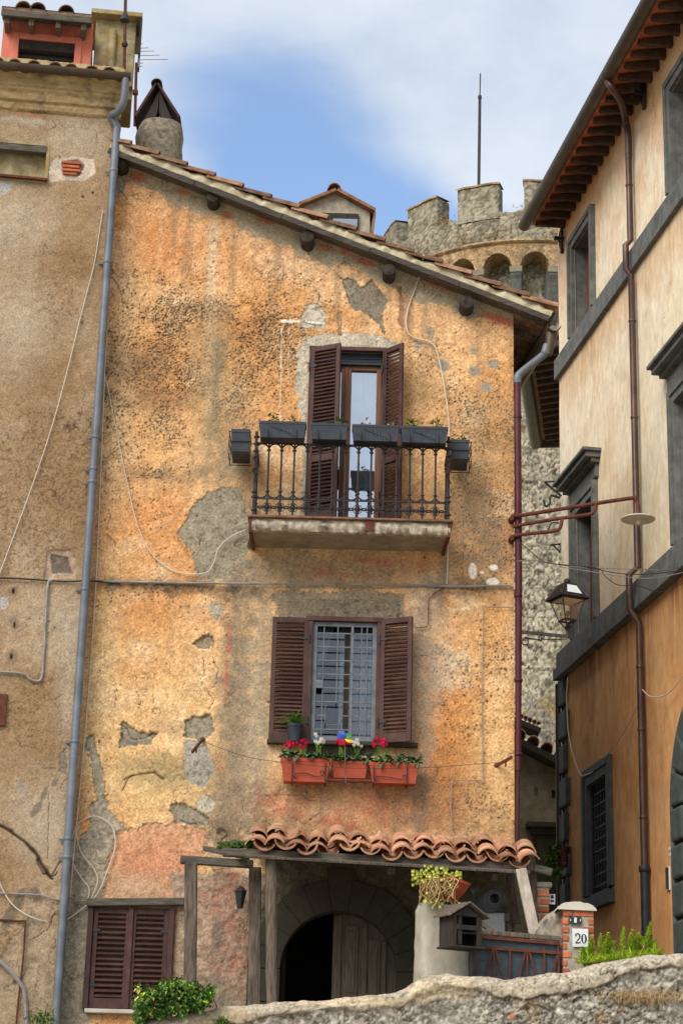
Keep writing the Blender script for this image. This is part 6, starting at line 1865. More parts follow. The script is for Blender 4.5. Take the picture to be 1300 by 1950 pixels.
md = thing('lightning_rod', 'thin tall lightning rod standing on the battlemented castle tower', 'lightning rod', P(911, 350, TY - Rcrown + .5))
b = MB(); b.tube([P(911, 352, TY - Rcrown + .5), P(913, 185, TY - Rcrown + .5)], .055, 8); b.tube([P(913, 186, TY - Rcrown + .5), P(914, 140, TY - Rcrown + .5)], .025, 6); b.lathe(P(913, 188, TY - Rcrown + .5), [(.07, 0), (.07, .12)], 8)
b.build('rod', MT['cable_black'], md)

# ------------------------------------------------------------------ eaves of the house further up the alley
BY = 34.5
d2 = ray(1242, 2250); d2.z = 0; d2.normalize()
bA = P(1000, 700, BY)
bB = on(1022, 842, V((0, 0, bA.z)), Z)
lenB = (bB - bA).dot(d2); lenB = max(2.0, lenB)
n2 = V((d2.y, -d2.x, 0))                        # to the right of its direction
hb = thing('upper_alley_house', 'dark timber eaves of a house up the alley behind the cream building', 'house', (bA.x + 1.5, bA.y + 2, 4))
b = MB(); st0 = bA - d2 * 1.2
b.prism([st0, st0 + d2 * (lenB + 1.2), st0 + d2 * (lenB + 1.2) + n2 * 3.0 + Z * .5, st0 + n2 * 3 + Z * .5], Z * .06)
b.build('roof', MT['tiledark'], hb)
b = MB(); halfpipe(b, st0 - n2 * .02 - Z * .02, st0 + d2 * (lenB + 1.2) - n2 * .02 - Z * .02, .13); b.build('gutter', MT['gutter'], hb, smooth=True)
for k in range(int((lenB + 1.2) / .33)):
    p = st0 + d2 * (.1 + .33 * k)
    MB().bar(p - Z * .09 + n2 * .18, p + n2 * 1.3 + Z * .08, .10, .12).build('rafter', MT['corbel'], hb, bevel=.01)
endp = st0 + d2 * (lenB + 1.2)
b = MB(); b.bar(endp + n2 * .0 - Z * .04, endp + n2 * 2.2 - Z * .04, .06, .16); b.build('fascia', MT['oldbeam'], hb)
b = MB(); b.add([st0 + n2 * .95 - Z * 14, endp + n2 * .95 - Z * 14, endp + n2 * .95 + Z * .1, st0 + n2 * .95 + Z * .1], [(0, 1, 2, 3)]); b.add([endp + n2 * .95 - Z * 14, endp + n2 * 3 - Z * 14, endp + n2 * 3 + Z * .1, endp + n2 * .95 + Z * .1], [(0, 1, 2, 3)])
b.build('wall', MT['limewash'], hb)

# ------------------------------------------------------------------ low shaded house closing the alley
AY = 32.0
A = lambda x, y, o=0: P(x, y, AY - o)
ah = thing('alley_house', 'low grey rendered house at the end of the shaded alley with a carved stone doorway', 'house', (A(1030, 1720).x, AY, 4))
b = MB()
b.prism([A(940, 1900), A(940, 1400), A(985, 1428), A(1110, 1490), A(1110, 1900)], V((0, 4, 0)))
b.build('front_wall', MT['darkrender'], ah)
b = MB()
p0, p1 = A(930, 1388, .45), A(1115, 1482, .45)
dr_ = (p1 - p0).normalized(); ur_ = dr_.cross(Y1); ur_ = ur_ if ur_.z > 0 else -ur_
b.prism([p0, p1, p1 + Y1 * 4, p0 + Y1 * 4], ur_ * .10)
b.build('roof', MT['darkwood'], ah)
b = MB()
L_ = (p1 - p0).length; k = 0
while k * .24 < L_:
    p = p0 + dr_ * (.24 * k) + ur_ * .16
    coppo(b, p - Y1 * .04, p + Y1 * .6, ur_, .10, .09, n=6); k += 1
b.build('roof_tiles', MT['tile'], ah)
for px, py in ((1020, 1506), (1053, 1512)):
    b = MB(); c = A(px, py); b.box(c + Y1 * .0, (.055, .03, .12)); b.build('putlog_hole', MT['dark' if px > 1030 else 'oldwood'], ah)
b = MB()
dx0, dz1 = A(1036, 1640).x, A(1036, 1612).z
zb3 = A(1036, 1800).z
b.box((dx0 - .06, AY - .04, (zb3 + dz1) / 2), (.16, .12, dz1 - zb3)); b.box((dx0 + .75, AY - .04, dz1 + .08), (1.8, .12, .18)); b.box((dx0 + .75, AY - .08, dz1 + .22), (1.95, .2, .10)); b.box((dx0 + .75, AY - .12, dz1 + .31), (2.1, .3, .08))
b.box((dx0 + .75, AY - .03, dz1 - .12), (1.5, .08, .2))
b.build('door_surround', MT['archstone'], ah, bevel=.012)
b = MB(); b.box((dx0 + .72, AY - .0, (zb3 + dz1) / 2 - .1), (1.42, .05, dz1 - zb3 - .2)); b.build('door', MT['darkwood'], ah, bevel=.01)
# short tiled ledge sticking out of the tower foot
tlg = thing('tiled_ledge', 'short tiled ledge on a dark beam high on the stone wall beside the red downpipe', 'ledge', P(1005, 1385, 33.2))
p0, p1 = P(972, 1366, 33.2), P(1026, 1388, 33.2)
b = MB(); b.bar(p0 - Z * .08, p1 - Z * .08, .5, .09); b.build('beam', MT['darkwood'], tlg, bevel=.01)
b = MB()
for k in range(7):
    p = p0.lerp(p1, k / 6.5); coppo(b, p + V((0, -.28, .02)), p + V((0, .3, .12)), Z, .05, .045, n=6)
b.build('ledge_tiles', MT['tile'], tlg)
# ------------------------------------------------------------------ plants and small things
def leaf(b, p, d, up, L, w_, bend=0.25):
    """one folded, pointed leaf"""
    d = V(d).normalized(); s_ = d.cross(V(up))
    if s_.length < 1e-3: s_ = d.orthogonal()
    s_.normalize(); u = s_.cross(d)
    p = V(p); m = p + d * L * .5 - u * L * bend * .2; e = p + d * L - u * L * bend
    l_ = p + d * L * .45 + s_ * w_ + u * w_ * .3; r_ = p + d * L * .45 - s_ * w_ + u * w_ * .3
    b.add([p, l_, e, r_, m], [(0, 4, 1), (1, 4, 2), (2, 4, 3), (3, 4, 0)])
def rdir_(zmin=-1, zmax=1):
    a = random.uniform(0, 2 * math.pi); z = random.uniform(zmin, zmax); r = math.sqrt(max(0, 1 - z * z))
    return V((r * math.cos(a), r * math.sin(a), z))
def leafmass(b, c, rad, n, L, w_, clump=0):
    c = V(c)
    cl = [V((random.gauss(0, .5) * rad[0], random.gauss(0, .5) * rad[1], random.gauss(0, .5) * rad[2])) for _ in range(max(1, clump))]
    for k in range(n):
        if clump: o = random.choice(cl) + V((random.gauss(0, .18) * rad[0], random.gauss(0, .18) * rad[1], random.gauss(0, .22) * rad[2]))
        else: o = V((random.gauss(0, .45) * rad[0], random.gauss(0, .45) * rad[1], random.gauss(0, .45) * rad[2]))
        d = (o.normalized() * .6 + rdir_()).normalized()
        leaf(b, c + o, d, Z, L * random.uniform(.7, 1.3), w_ * random.uniform(.7, 1.3), random.uniform(0, .5))

def taper_box(b, c, L, wd, h, ax, ay, top=1.0, bot=.86, wall=.012, floor=True):
    """open-topped tapered trough; c = centre of its underside"""
    c = V(c)
    def ring(l, w_, z): return [c + ax * (l / 2 * i) + ay * (w_ / 2 * j) + Z * z for i, j in ((-1, -1), (1, -1), (1, 1), (-1, 1))]
    R_ = [ring(L * bot, wd * bot, 0), ring(L * top * .975, wd * top * .96, h * .84), ring(L * top, wd * top, h * .84), ring(L * top, wd * top, h), ring(L * top - 2 * wall, wd * top - 2 * wall, h), ring(L * top - 2 * wall - .01, wd * top - 2 * wall - .01, h - .05)]
    vs = [p for r in R_ for p in r]; fs = [(3, 2, 1, 0)]
    for i in range(len(R_) - 1):
        for k in range(4): fs.append((i * 4 + k, i * 4 + (k + 1) % 4, (i + 1) * 4 + (k + 1) % 4, (i + 1) * 4 + k))
    b.add(vs, fs)
    return R_[-1]
def planter(label, c, L, wd, h, ax, motif, plants, group):
    ax = V(ax).normalized(); ay = Z.cross(ax).normalized()
    if ay.y > .3: ay = -ay                               # ay points to the viewer's side where it can
    t = thing('planter', label, 'planter', c, group)
    b = MB(); top = taper_box(b, c, L, wd, h, ax, ay, 1.0, .92)
    b.build('trough', MT['planter'], t, bevel=.006)
    b = MB(); b.add(top, [(0, 1, 2, 3)]); b.build('soil', MT['soil'], t)
    if motif:
        b = MB(); f = V(c) + ay * (wd * .475) + Z * h * .45
        b.tube(smooth_path([f - ax * L * .26 + Z * h * .26, f - ax * L * .08 + Z * h * .06, f + ax * L * .12 - Z * h * .12, f + ax * L * .26 - Z * h * .34], 4), .006, 6)
        for k in range(9):
            q = f - ax * L * .06 + ax * L * .03 * k - Z * h * .03 * k + Z * h * .05
            leaf(b, q, (ax * random.uniform(-.2, 1) + Z * (.7 if k % 2 else -.7)), ay, .05, .016, .1)
        for s_ in (-.24, .24):
            b.box(V(c) + ax * L * s_ + ay * (wd * .462) + Z * h * .42, (.006, .012, h * .74), (ax, ay, Z))
        b.build('leaf_relief', MT['planter'], t)
    if plants:
        for kind in plants:
            for (u, n) in plants[kind]:
                b = MB()
                o = V(c) + ax * L * u + Z * (h - .02)
                leafmass(b, o + Z * .06, (.07, .045, .065), n, .06, .018)
                for k in range(4): b.tube([o, o + V((random.uniform(-.04, .04), random.uniform(-.03, .03), .07))], .003, 4)
                b.build('plant', MT[kind], t)
    return t
GP = 'slate planters on the balcony railing'
zpl = rz1 + .016
ypl = yr - .035
def pcx(px): return F(px, 822, BP).x
wid = lambda a, b_: (pcx(b_) - pcx(a))
for x0, x1, dz, motif, plants, lab in (
    (493, 583, .012, True, {'leaf': [(-.22, 34)], 'dryleaf': [(.18, 20)]}, 'slate planter with leaf relief and green sprigs at the left end of the balcony front'),
    (592, 662, .006, False, {'leaf': [(.32, 22)]}, 'plain slate planter without relief in front of the left balcony shutter'),
    (670, 760, .0, True, {'dryleaf': [(-.25, 14), (.3, 8)]}, 'slate planter with leaf relief before the balcony door glass, one dry stalk'),
    (762, 852, -.004, True, {'leaf': [(-.28, 26), (.3, 14)], 'dryleaf': [(.22, 26)]}, 'slate planter with leaf relief at the right end of the balcony front, withered sprigs')):
    t = planter(lab, V(((pcx(x0) + pcx(x1)) / 2, ypl, zpl + dz)), wid(x0, x1), .20, .205, X1, motif, plants, GP)
    b = MB(); c = WO[t.name]; L = wid(x0, x1)
    for s_ in (-.3, .3):
        b.tube([c + V((L * s_, .11, .16)), c + V((L * s_, .11, -.005)), c + V((L * s_, -.10, -.005)), c + V((L * s_, -.125, .10))], .006, 6)
    b.build('holder', MT['iron'], t)
for sx, (x0, x1, y0, y1), lab in ((-1, (437, 477, 818, 868), 'slate planter in a wire holder on the left side rail of the balcony'), (1, (857, 893, 838, 882), 'slate planter in a wire holder on the right side rail of the balcony')):
    a, c = P((x0 + x1) / 2, y1 - 8, yr + .12), P((x0 + x1) / 2, y0, yr + .12)
    wd = .225
    t = planter(lab, V((a.x, yr + .33, a.z)), .46, wd, c.z - a.z, Y1, False, {'leaf': [(-.3, 22), (.1, 16)]} if sx > 0 else {'dryleaf': [(-.2, 8)]}, GP)
    b = MB(); h = c.z - a.z
    for y_ in (yr + .12, yr + .52):
        b.tube([V((a.x - sx * .13, y_, a.z + h * .9)), V((a.x + sx * .13, y_, a.z + h * .9)), V((a.x + sx * .14, y_, a.z - .03)), V((a.x - sx * .12, y_, a.z - .03))], .006, 6)
    for z_ in (h * .9, h * .45, -.03): b.tube([V((a.x + sx * .135, yr + .10, a.z + z_)), V((a.x + sx * .135, yr + .54, a.z + z_))], .006, 6)
    b.tube([V((a.x - .13, yr + .10, a.z + h * .45)), V((a.x + .13, yr + .10, a.z + h * .45))], .006, 6)
    b.build('holder', MT['iron'], t)

# flower boxes under the grilled window
def flowerbox(label, x0, x1, y0, y1, off, flowers, holder, leaves):
    a, c = F((x0 + x1) / 2, y1, off), F((x0 + x1) / 2, y0, off)
    L = F(x1, y0, off).x - F(x0, y0, off).x; h = c.z - a.z; wd = .20
    cc = V((a.x, YF - off + wd / 2, a.z))
    t = thing('flower_box', label, 'flower box', cc, 'terracotta flower boxes under the window')
    b = MB(); top = taper_box(b, cc, L, wd, h, X1, Y1, 1.0, .86); b.build('trough', MT['terracotta'], t, bevel=.008)
    b = MB(); b.add(top, [(0, 1, 2, 3)]); b.build('soil', MT['soil'], t)
    b = MB()
    for k in range(leaves):
        u = random.uniform(-.5, .5)
        p = cc + V((L * u, random.uniform(-.09, .06), h + random.uniform(-.02, .07)))
        d = V((random.uniform(-1, 1), random.uniform(-1.2, .3), random.uniform(-.3, .5)))
        leaf(b, p, d, Z, random.uniform(.07, .11), random.uniform(.03, .042), random.uniform(.1, .6))
    b.build('leaves', MT['leafdark'], t)
    for (fx, fy, rx, ry, n, kind) in flowers:
        b = MB(); f = F(fx, fy, off - .05)
        for k in range(n):
            p = f + V((random.uniform(-1, 1) * rx / 160, random.uniform(-.06, .04), random.uniform(-1, 1) * ry / 160))
            for q in range(5):
                an_ = q * 1.26 + random.random()
                leaf(b, p, V((math.cos(an_) * .8, math.sin(an_) * .8, 1.0)), V((-math.cos(an_), -math.sin(an_), .5)), .052, .021, -.15)
        o = b.build('blossom', MT['petalred' if kind == 'r' else 'petalwhite'], t)
        b = MB()
        for k in range(n): b.tube([V((f.x + random.uniform(-.05, .05), f.y, f.z - .02)), V((f.x + random.uniform(-.04, .04), f.y, cc.z + h))], .003, 4)
        b.build('stalks', MT['leaf'], o)
    if holder:
        b = MB(); y_ = YF - off - .012
        xl_, xr_ = cc.x - L * .26, cc.x + L * .40
        for x_ in ((xl_, xr_) if holder > 0 else (cc.x - L * .40, cc.x + L * .26)):
            b.tube([V((x_, y_ - .0, cc.z + h * .78)), V((x_, y_ + .0, cc.z - .012)), V((x_, YF - .03, cc.z - .012))], .007, 6)
        sg = 1
        pts = []
        p0_, p1_ = (cc + V((-L * .17, 0, h * .2)), cc + V((L * .33, 0, h * .38)))
        if holder < 0: p0_, p1_ = (cc + V((-L * .33, 0, h * .14)), cc + V((L * .2, 0, h * .3)))
        for k in range(16):                          # scroll, line, scroll
            an_ = k / 15 * 5.2; r = .035 * (1 - k / 22); pts.append(V((p0_.x + r * math.cos(an_ + 1.6), y_, p0_.z + r * math.sin(an_ + 1.6))))
        pts = pts[::-1]
        pts += [V((p0_.x * .6 + p1_.x * .4, y_, (p0_.z + p1_.z) / 2 + .012)), V((p0_.x * .25 + p1_.x * .75, y_, cc.z + h * .2))]
        for k in range(16):
            an_ = k / 15 * 5.2; r = .035 * (1 - k / 22); pts.append(V((p1_.x - r * math.cos(an_ + 1.6), y_, p1_.z - r * math.sin(an_ + 1.6))))
        b.tube(smooth_path(pts, 2), .005, 5)
        b.build('scroll_holder', MT['iron'], t)
    return t
flowerbox('left terracotta flower box with magenta cyclamen and an iron scroll holder', 533, 628, 1443, 1488, .27, [(554, 1421, 11, 8, 13, 'r'), (577, 1422, 6, 8, 7, 'r'), (607, 1412, 9, 9, 9, 'w')], 1, 120)
flowerbox('small plain terracotta flower box in the middle below the window', 630, 700, 1449, 1481, .20, [(652, 1419, 11, 8, 12, 'r'), (680, 1418, 8, 7, 8, 'w')], 0, 90)
flowerbox('right terracotta flower box with one magenta cyclamen and an iron scroll holder', 702, 797, 1452, 1491, .27, [(718, 1418, 7, 8, 8, 'r'), (732, 1419, 7, 8, 8, 'r')], -1, 110)
b = MB(); b.tube([F(618, 1486, .24), F(707, 1488, .24)], .02, 8); b.tube([F(618, 1486, .24), F(618, 1487, 0)], .01, 6); b.tube([F(707, 1488, .24), F(707, 1489, 0)], .01, 6)
tag(b.build('support_rod', MT['rust'], None), 'horizontal metal rod holding up the small middle flower box', 'rod')
pwt = thing('pinwheel', 'toy pinwheel with blue, green, yellow and red blades standing in the middle flower box', 'pinwheel', F(658, 1490, .32))
b = MB(); b.tube([F(656, 1408, .31), F(658, 1492, .33)], .006, 6); b.build('stick', MT['oldwood'], pwt)
c = F(656, 1407, .33)
for k, (nm, an_) in enumerate((('blue', 105), ('green', 35), ('yellow', -25), ('red', -130), ('blue', 150))):
    a_ = math.radians(an_); d = V((math.cos(a_), 0, math.sin(a_))); e = V((-math.sin(a_), 0, math.cos(a_)))
    b = MB(); rows = []
    for i in range(5):
        t_ = i / 4
        rows.append([c + d * (.105 * t_) + e * (.042 * math.sin(math.pi * min(1, t_ * 1.1)) * q) - Y1 * (.018 * math.sin(math.pi * t_) * (1 - q)) for q in (-.6, .2, 1)])
    b.grid(rows); b.build('blade', MT['pw' + nm], pwt)
# little spider plant hung on the left shutter of the window
t = thing('potted_plant', 'small spider plant in a grey pot hanging on the left window shutter', 'plant', F(561, 1412, .2))
b = MB(); c = F(560, 1412, .2); b.lathe(c, [(.06, 0), (.085, .17), (.092, .17), (.092, .20), (.078, .20), (.07, .17)], 14); b.tube([c + V((0, .05, .18)), c + V((0, .13, .2))], .008, 6); b.build('pot', MT['planter'], t, smooth=True)
b = MB()
for k in range(70):
    d = rdir_(.05, 1); leaf(b, c + Z * .2 + d * .02, d + Z * .4, Z, random.uniform(.09, .2), .007, random.uniform(.2, .7))
b.build('leaves', MT['leaf'], t)

# ------------------------------------------------------------------ forecourt: pillar, mailbox, gate, brick pillar
PY = 20.98
MT['pillarplaster'] = M('stained_grey_plaster', S(158, 150, 134), S(186, 178, 160), S(116, 108, 92), scale=7, stretch=(1, 1, .5), rough=.93, bump=.5, bscale=40, s3=3)
rot = math.radians(14)
pax = (V((math.cos(rot), math.sin(rot), 0)), V((-math.sin(rot), math.cos(rot), 0)), Z)
pc = P(842, 1850, PY)
ptop = P(842, 1718, PY).z
pil = thing('gate_pillar', 'stout grey rendered gate pillar carrying a pot of succulents', 'pillar', V((pc.x, PY + .2, TZ)))
b = MB(); hgt = ptop - TZ + .0
n_ = 22; rows = []
for k in range(n_ + 1):
    z = TZ + hgt * k / n_
    sc_ = 1.0 - .08 * (k / n_) - (.10 if k == n_ else 0)
    r = []
    for q in range(33):
        a = 2 * math.pi * q / 32
        ca, sa = math.cos(a), math.sin(a)
        e = 5.0
        rr = 1 / ((abs(ca) ** e + abs(sa) ** e) ** (1 / e))
        nzz_ = .010 * math.sin(q * 2.9 + k * 1.3) + .008 * math.sin(k * 2.1 + q)
        if q == 32: nzz_ = .010 * math.sin(k * 1.3) + .008 * math.sin(k * 2.1)
        r.append(V((pc.x, PY + .2, z + (.03 * math.sin(q * .7) if k == n_ else 0))) + (pax[0] * ca * .275 + pax[1] * sa * .22) * rr * sc_ * (1 + nzz_))
    rows.append(r)
b.grid(rows); b.add(rows[-1][:-1], [list(range(32))])
b.build('shaft', MT['pillarplaster'], pil, smooth=True)
# pot of trailing succulents
sp = thing('succulent_pot', 'tilted terracotta bowl of yellow-green trailing succulents on top of the gate pillar', 'potted plant', P(855, 1716, PY + .1))
pb = P(852, 1714, PY + .1)
b = MB(); axp = V((.28, -.1, 1)).normalized()
b.lathe(pb - Z * .02, [(.07, 0), (.10, .05), (.15, .16), (.17, .22), (.18, .22), (.18, .25), (.15, .25), (.14, .2)], 20, axp); b.build('bowl', MT['terracotta'], sp, smooth=True)
b = MB(); b2 = MB()
for k in range(170):
    c = P(min(876, max(786, random.gauss(830, 24))), min(1690, random.gauss(1671, 8)), PY + random.uniform(-.12, .15))
    r = random.uniform(.016, .026)
    for q in range(6):
        an_ = q * 1.05; d = V((math.cos(an_), math.sin(an_), .9)).normalized()
        leaf(b, c, d, Z, r * 1.5, r * .6, -.2)
    b.lathe(c - Z * r * .5, [(r * .3, 0), (r * .75, r * .4), (r * .7, r * 1.0), (r * .2, r * 1.5)], 7)
for k in range(70):
    s0 = P(random.uniform(800, 868), random.uniform(1668, 1690), PY + random.uniform(-.12, .0))
    L = random.uniform(.08, .26)
    pts = smooth_path([s0, s0 + V((random.uniform(-.04, .04), -.05, -.03)), s0 + V((random.uniform(-.06, .06), -.06, -L * .6)), s0 + V((random.uniform(-.06, .06), -.05, -L))], 3)
    b2.tube(pts, .005, 5)
    if random.random() < .45:
        e = pts[-1]; b.lathe(e - Z * .02, [(.006, 0), (.014, .01), (.012, .026), (.004, .034)], 6)
b.build('succulent', MT['succulent'], sp); b2.build('trailing_stems', MT['dryleaf'], sp)
# mailbox
mr = math.radians(-32)
max_ = (V((math.cos(mr), math.sin(mr), 0)), V((-math.sin(mr), math.cos(mr), 0)), Z)
MR = [V((math.cos(math.radians(28)), math.sin(math.radians(28)), 0)), V((-math.sin(math.radians(28)), math.cos(math.radians(28)), 0)), Z]
mc = P(876, 1804, PY - .28); mt = P(876, 1747, PY - .28)
mbx = thing('mailbox', 'dark wooden mailbox shaped like a little gabled house on the gate pillar', 'mailbox', mc)
hw, hd, hh = .165, .13, mt.z - mc.z
def mp_(x, y, z): return mc + MR[0] * x + MR[1] * y + Z * z
b = MB()
for (x, sx_, y, sy_, z, sz_) in ((-hw, .02, 0, 2 * hd, hh / 2, hh), (hw, .02, 0, 2 * hd, hh / 2, hh), (0, 2 * hw, hd, .02, hh / 2, hh), (0, 2 * hw + .05, 0, 2 * hd + .05, -.008, .02), (0, 2 * hw - .02, 0, 2 * hd - .03, hh * .45, .012)):
    b.box(mp_(x, y, z), (sx_, sy_, sz_), MR)
b.box(mp_(-hw * .5, -hd + .01, hh / 2), (hw * .28, .018, hh - .02), MR); b.box(mp_(hw - .03, -hd + .004, hh / 2), (.04, .018, hh), MR); b.box(mp_(-hw + .02, -hd + .004, hh / 2), (.04, .018, hh), MR); b.box(mp_(0, -hd + .002, hh * .62), (2 * hw - .08, .02, .05), MR)
b.build('case', MT['darkwood'], mbx, bevel=.004)
b = MB()
b.prism([mp_(-hw, -hd, hh), mp_(hw, -hd, hh), mp_(0, -hd, hh + .10)], MR[1] * 2 * hd); b.build('gable', MT['darkwood'], mbx)
for sx in (-1, 1):
    b = MB(); b.prism([mp_(0, -hd - .06, hh + .125), mp_(sx * (hw + .07), -hd - .06, hh - .015), mp_(sx * (hw + .07), hd + .02, hh - .015), mp_(0, hd + .02, hh + .125)], Z * .02)
    b.build('roof_board', MT['oldwood'], mbx, bevel=.004)
# gate
gy = PY + .05
gate = thing('metal_gate', 'rusty low metal gate backed with a dusty dark sheet between the two pillars', 'gate', P(975, 1860, gy))
b = MB()
GL = [P(894, 1782, gy), P(1066, 1797, gy)]; GM = [P(896, 1803, gy), P(1066, 1815, gy)]
zgb = TZ + .05
b.bar(GL[0], GL[1], .03, .035); b.bar(GM[0], GM[1], .03, .03)
for px in (905, 970, 1035, 1062):
    p = P(px, 1805, gy); b.bar(V((p.x, gy, zgb)), V((p.x, gy, p.z + (.12 if px in (905, 1062) else 0))), .022, .022, X1)
b.bar(V((GL[0].x, gy, zgb)), V((GL[1].x, gy, zgb)), .03, .03)
for px in (940, 1003):
    p = P(px, 1806, gy)
    for dx in (-.11, 0, .12): b.bar(V((p.x + dx * 2.2, gy - .004 * (dx != 0), zgb)), V((p.x + dx * .1, gy - .004 * (dx != 0), p.z)), .018, .018, X1)
p = P(1060, 1815, gy); b.bar(V((p.x, gy, p.z)), V((p.x - .16, gy, zgb)), .018, .018, X1)
b.build('gate_frame', MT['rust'], gate)
b = MB(); b.add([GL[0] + Y1 * .03, GL[1] + Y1 * .03, V((GL[1].x, gy + .03, zgb)), V((GL[0].x, gy + .03, zgb))], [(0, 1, 2, 3)])
MT['gatesheet'] = M('dusty_blue_sheet', S(44, 58, 66), S(66, 80, 86), S(100, 108, 106), scale=8, stretch=(1, 1, 6), rough=.35, bump=.2, bscale=20, s3=9, amt3=.4)
b.build('backing_sheet', MT['gatesheet'], gate)
b = MB(); b.bar(GL[0] + V((.03, 0, .0)) + Z * .045, GL[1] + Z * .05, .05, .05); b.build('top_board', MT['oldwood'], gate, bevel=.008)
b = MB(); b.bar(P(900, 1745, gy + .3), P(948, 1783, gy + .2), .05, .06, Y1)
tag(b.build('leaning_batten', MT['oldwood'], None, bevel=.004), 'grey wooden batten leaning slantwise behind the metal gate', 'plank')
# brick gate pillar with house number
BY_ = 20.95
MT['rubble'] = M('grey_rubble_wall', S(132, 124, 110), S(170, 160, 142), S(78, 72, 62), scale=12, rough=.95, bump=.9, bscale=26, s3=9, amt3=.8)
def brickpillar(t, x0, x1, ytop, yb, Y, depth, full):
    a, c = P(x0, ytop, Y), P(x1, ytop, Y); zb = TZ - .3; zt = (a.z + c.z) / 2
    w_ = c.x - a.x; xm_ = (a.x + c.x) / 2
    b = MB(); b.box((xm_, Y + depth / 2 + .004, (zb + zt) / 2), (w_ - .02, depth - .02, zt - zb)); b.build('mortar_core', MT['mortar'], t)
    b = MB(); z = zt - .03; k = 0
    while z > zb:
        hb_ = .062
        if full or k == 0:
            xs2 = [(a.x, a.x + w_ * (.5 if k % 2 else .33)), (a.x + w_ * (.5 if k % 2 else .33), c.x)]
        else:
            e = random.choice((.03, .05, .075)); e2 = random.choice((.05, .08, .11))
            xs2 = [(a.x, a.x + e + .02), (c.x - e2 - .02, c.x)]
        for (q0_, q1_) in xs2:
            j = random.uniform(-.006, .006)
            b.box(((q0_ + q1_) / 2, Y + depth / 2 + j, z - hb_ / 2), (q1_ - q0_ - .014, depth + .004, hb_))
        z -= hb_ + .022; k += 1
    b.build('bricks', MT['brick'], t, bevel=.008)
    return xm_, zt
bp_ = thing('brick_pillar', 'brick and mortar gate pillar with a rounded plaster cap, bearing the house number', 'pillar', P(1100, 1850, BY_))
xm_, zt = brickpillar(bp_, 1070, 1131, 1728, 1850, BY_, .34, False)
b = MB(); rows = []
for k in range(17):
    a = math.pi * k / 16
    rows.append([V((xm_ - .02 + math.cos(a) * .205, BY_ - .03 + .44 * q / 6, zt - .03 + math.sin(a) * (.085 + .01 * math.sin(q * 2)) + random.uniform(-.006, .006))) for q in range(7)])
b.grid(rows); b.add([r[0] for r in rows], [list(range(17))]); b.build('rounded_cap', MT['limewash'], bp_, smooth=True)
b = MB()
w0, w1 = P(1018, 1760, BY_ + .2), P(1076, 1716, BY_ + .2)
pts = [V((w0.x, 0, TZ)), V((w0.x, 0, w0.z - .03)), V((w0.x * .65 + w1.x * .35, 0, w0.z * .6 + w1.z * .4)), V((w1.x, 0, w1.z - .02)), V((w1.x + .1, 0, w1.z - .04)), V((w1.x + .1, 0, TZ))]
nw_ = 40; rws = []
for i in range(nw_ + 1):
    x_ = w0.x + (w1.x + .1 - w0.x) * i / nw_; zt_w = float(np.interp(x_, [p.x for p in pts[1:5]], [p.z for p in pts[1:5]]))
    col_ = []
    for j in range(31):
        z_ = TZ + (zt_w - TZ) * j / 30; d_ = .05 * (float(fbm(np.array([x_ * 9.]), np.array([z_ * 9.]), 4, 601)[0]) - .5) * 2
        col_.append(V((x_, BY_ + .22 + d_ + (.05 if j == 30 else 0), z_)))
    col_.append(V((x_, BY_ + .54, zt_w - .01)))
    rws.append(col_)
b.grid(rws); b.build('plaster_wing', MT['rubble'], bp_, smooth=True)
# house number plate: white tile, black 20
npl = thing('house_number_plate', 'white tile with the black house number 20 on the brick pillar', 'sign', P(1104, 1803, BY_ - .02))
a, c = P(1089, 1803, BY_ - .012), P(1119, 1769, BY_ - .012)
b = MB(); b.box(((a.x + c.x) / 2, BY_ - .012, (a.z + c.z) / 2), (c.x - a.x, .012, c.z - a.z)); b.build('tile', MT['white'], npl, bevel=.003)
yt = BY_ - .021
def stroke(b, pts, ws):
    L_, R_ = [], []
    for i, p in enumerate(pts):
        q0_ = pts[max(0, i - 1)]; q1_ = pts[min(len(pts) - 1, i + 1)]
        d = (V(q1_) - V(q0_)).normalized(); nrm = V((-d.z, 0, d.x))
        L_.append(V(p) + nrm * ws[i]); R_.append(V(p) - nrm * ws[i])
    b.grid([L_, R_])
nw, nh = .05, .092
def digits(x, z):
    b = MB()
    raw = [(-.44, .30), (-.46, .36), (-.30, .48), (0, .52), (.30, .46), (.42, .26), (.32, .04), (.0, -.2), (-.34, -.42), (-.46, -.5)]
    pts = smooth_path([V((x + p[0] * nw, yt, z + p[1] * nh)) for p in raw], 4)
    stroke(b, pts, [.003 + .0045 * math.sin(math.pi * i / (len(pts) - 1)) ** 2 for i in range(len(pts))])
    stroke(b, [V((x - .48 * nw, yt - .0005, z - .47 * nh)), V((x + .46 * nw, yt - .0005, z - .47 * nh))], [.006, .006])
    stroke(b, [V((x + .44 * nw, yt - .001, z - .5 * nh)), V((x + .5 * nw, yt - .001, z - .28 * nh))], [.004, .002])
    b.lathe(V((x - .36 * nw, yt, z + .30 * nh)), [(.008, -.001), (.008, .001)], 10, Y1)
    x2 = x + 1.28 * nw
    ring = [V((x2 + math.cos(q * math.pi / 16) * .40 * nw, yt, z + math.sin(q * math.pi / 16) * .5 * nh)) for q in range(33)]
    stroke(b, ring, [.003 + .006 * abs(math.cos(q * math.pi / 16)) ** 2 for q in range(33)])
    return b
b = digits((a.x + c.x) / 2 - .028, (a.z + c.z) / 2 - .008); b.build('number', MT['ink'], npl)
bell = thing('bell_plate', 'black doorbell plate with a white name card above the house number tile', 'doorbell', P(1094, 1758, BY_ - .02))
a, c = P(1083, 1759, BY_ - .015), P(1106, 1746, BY_ - .015)
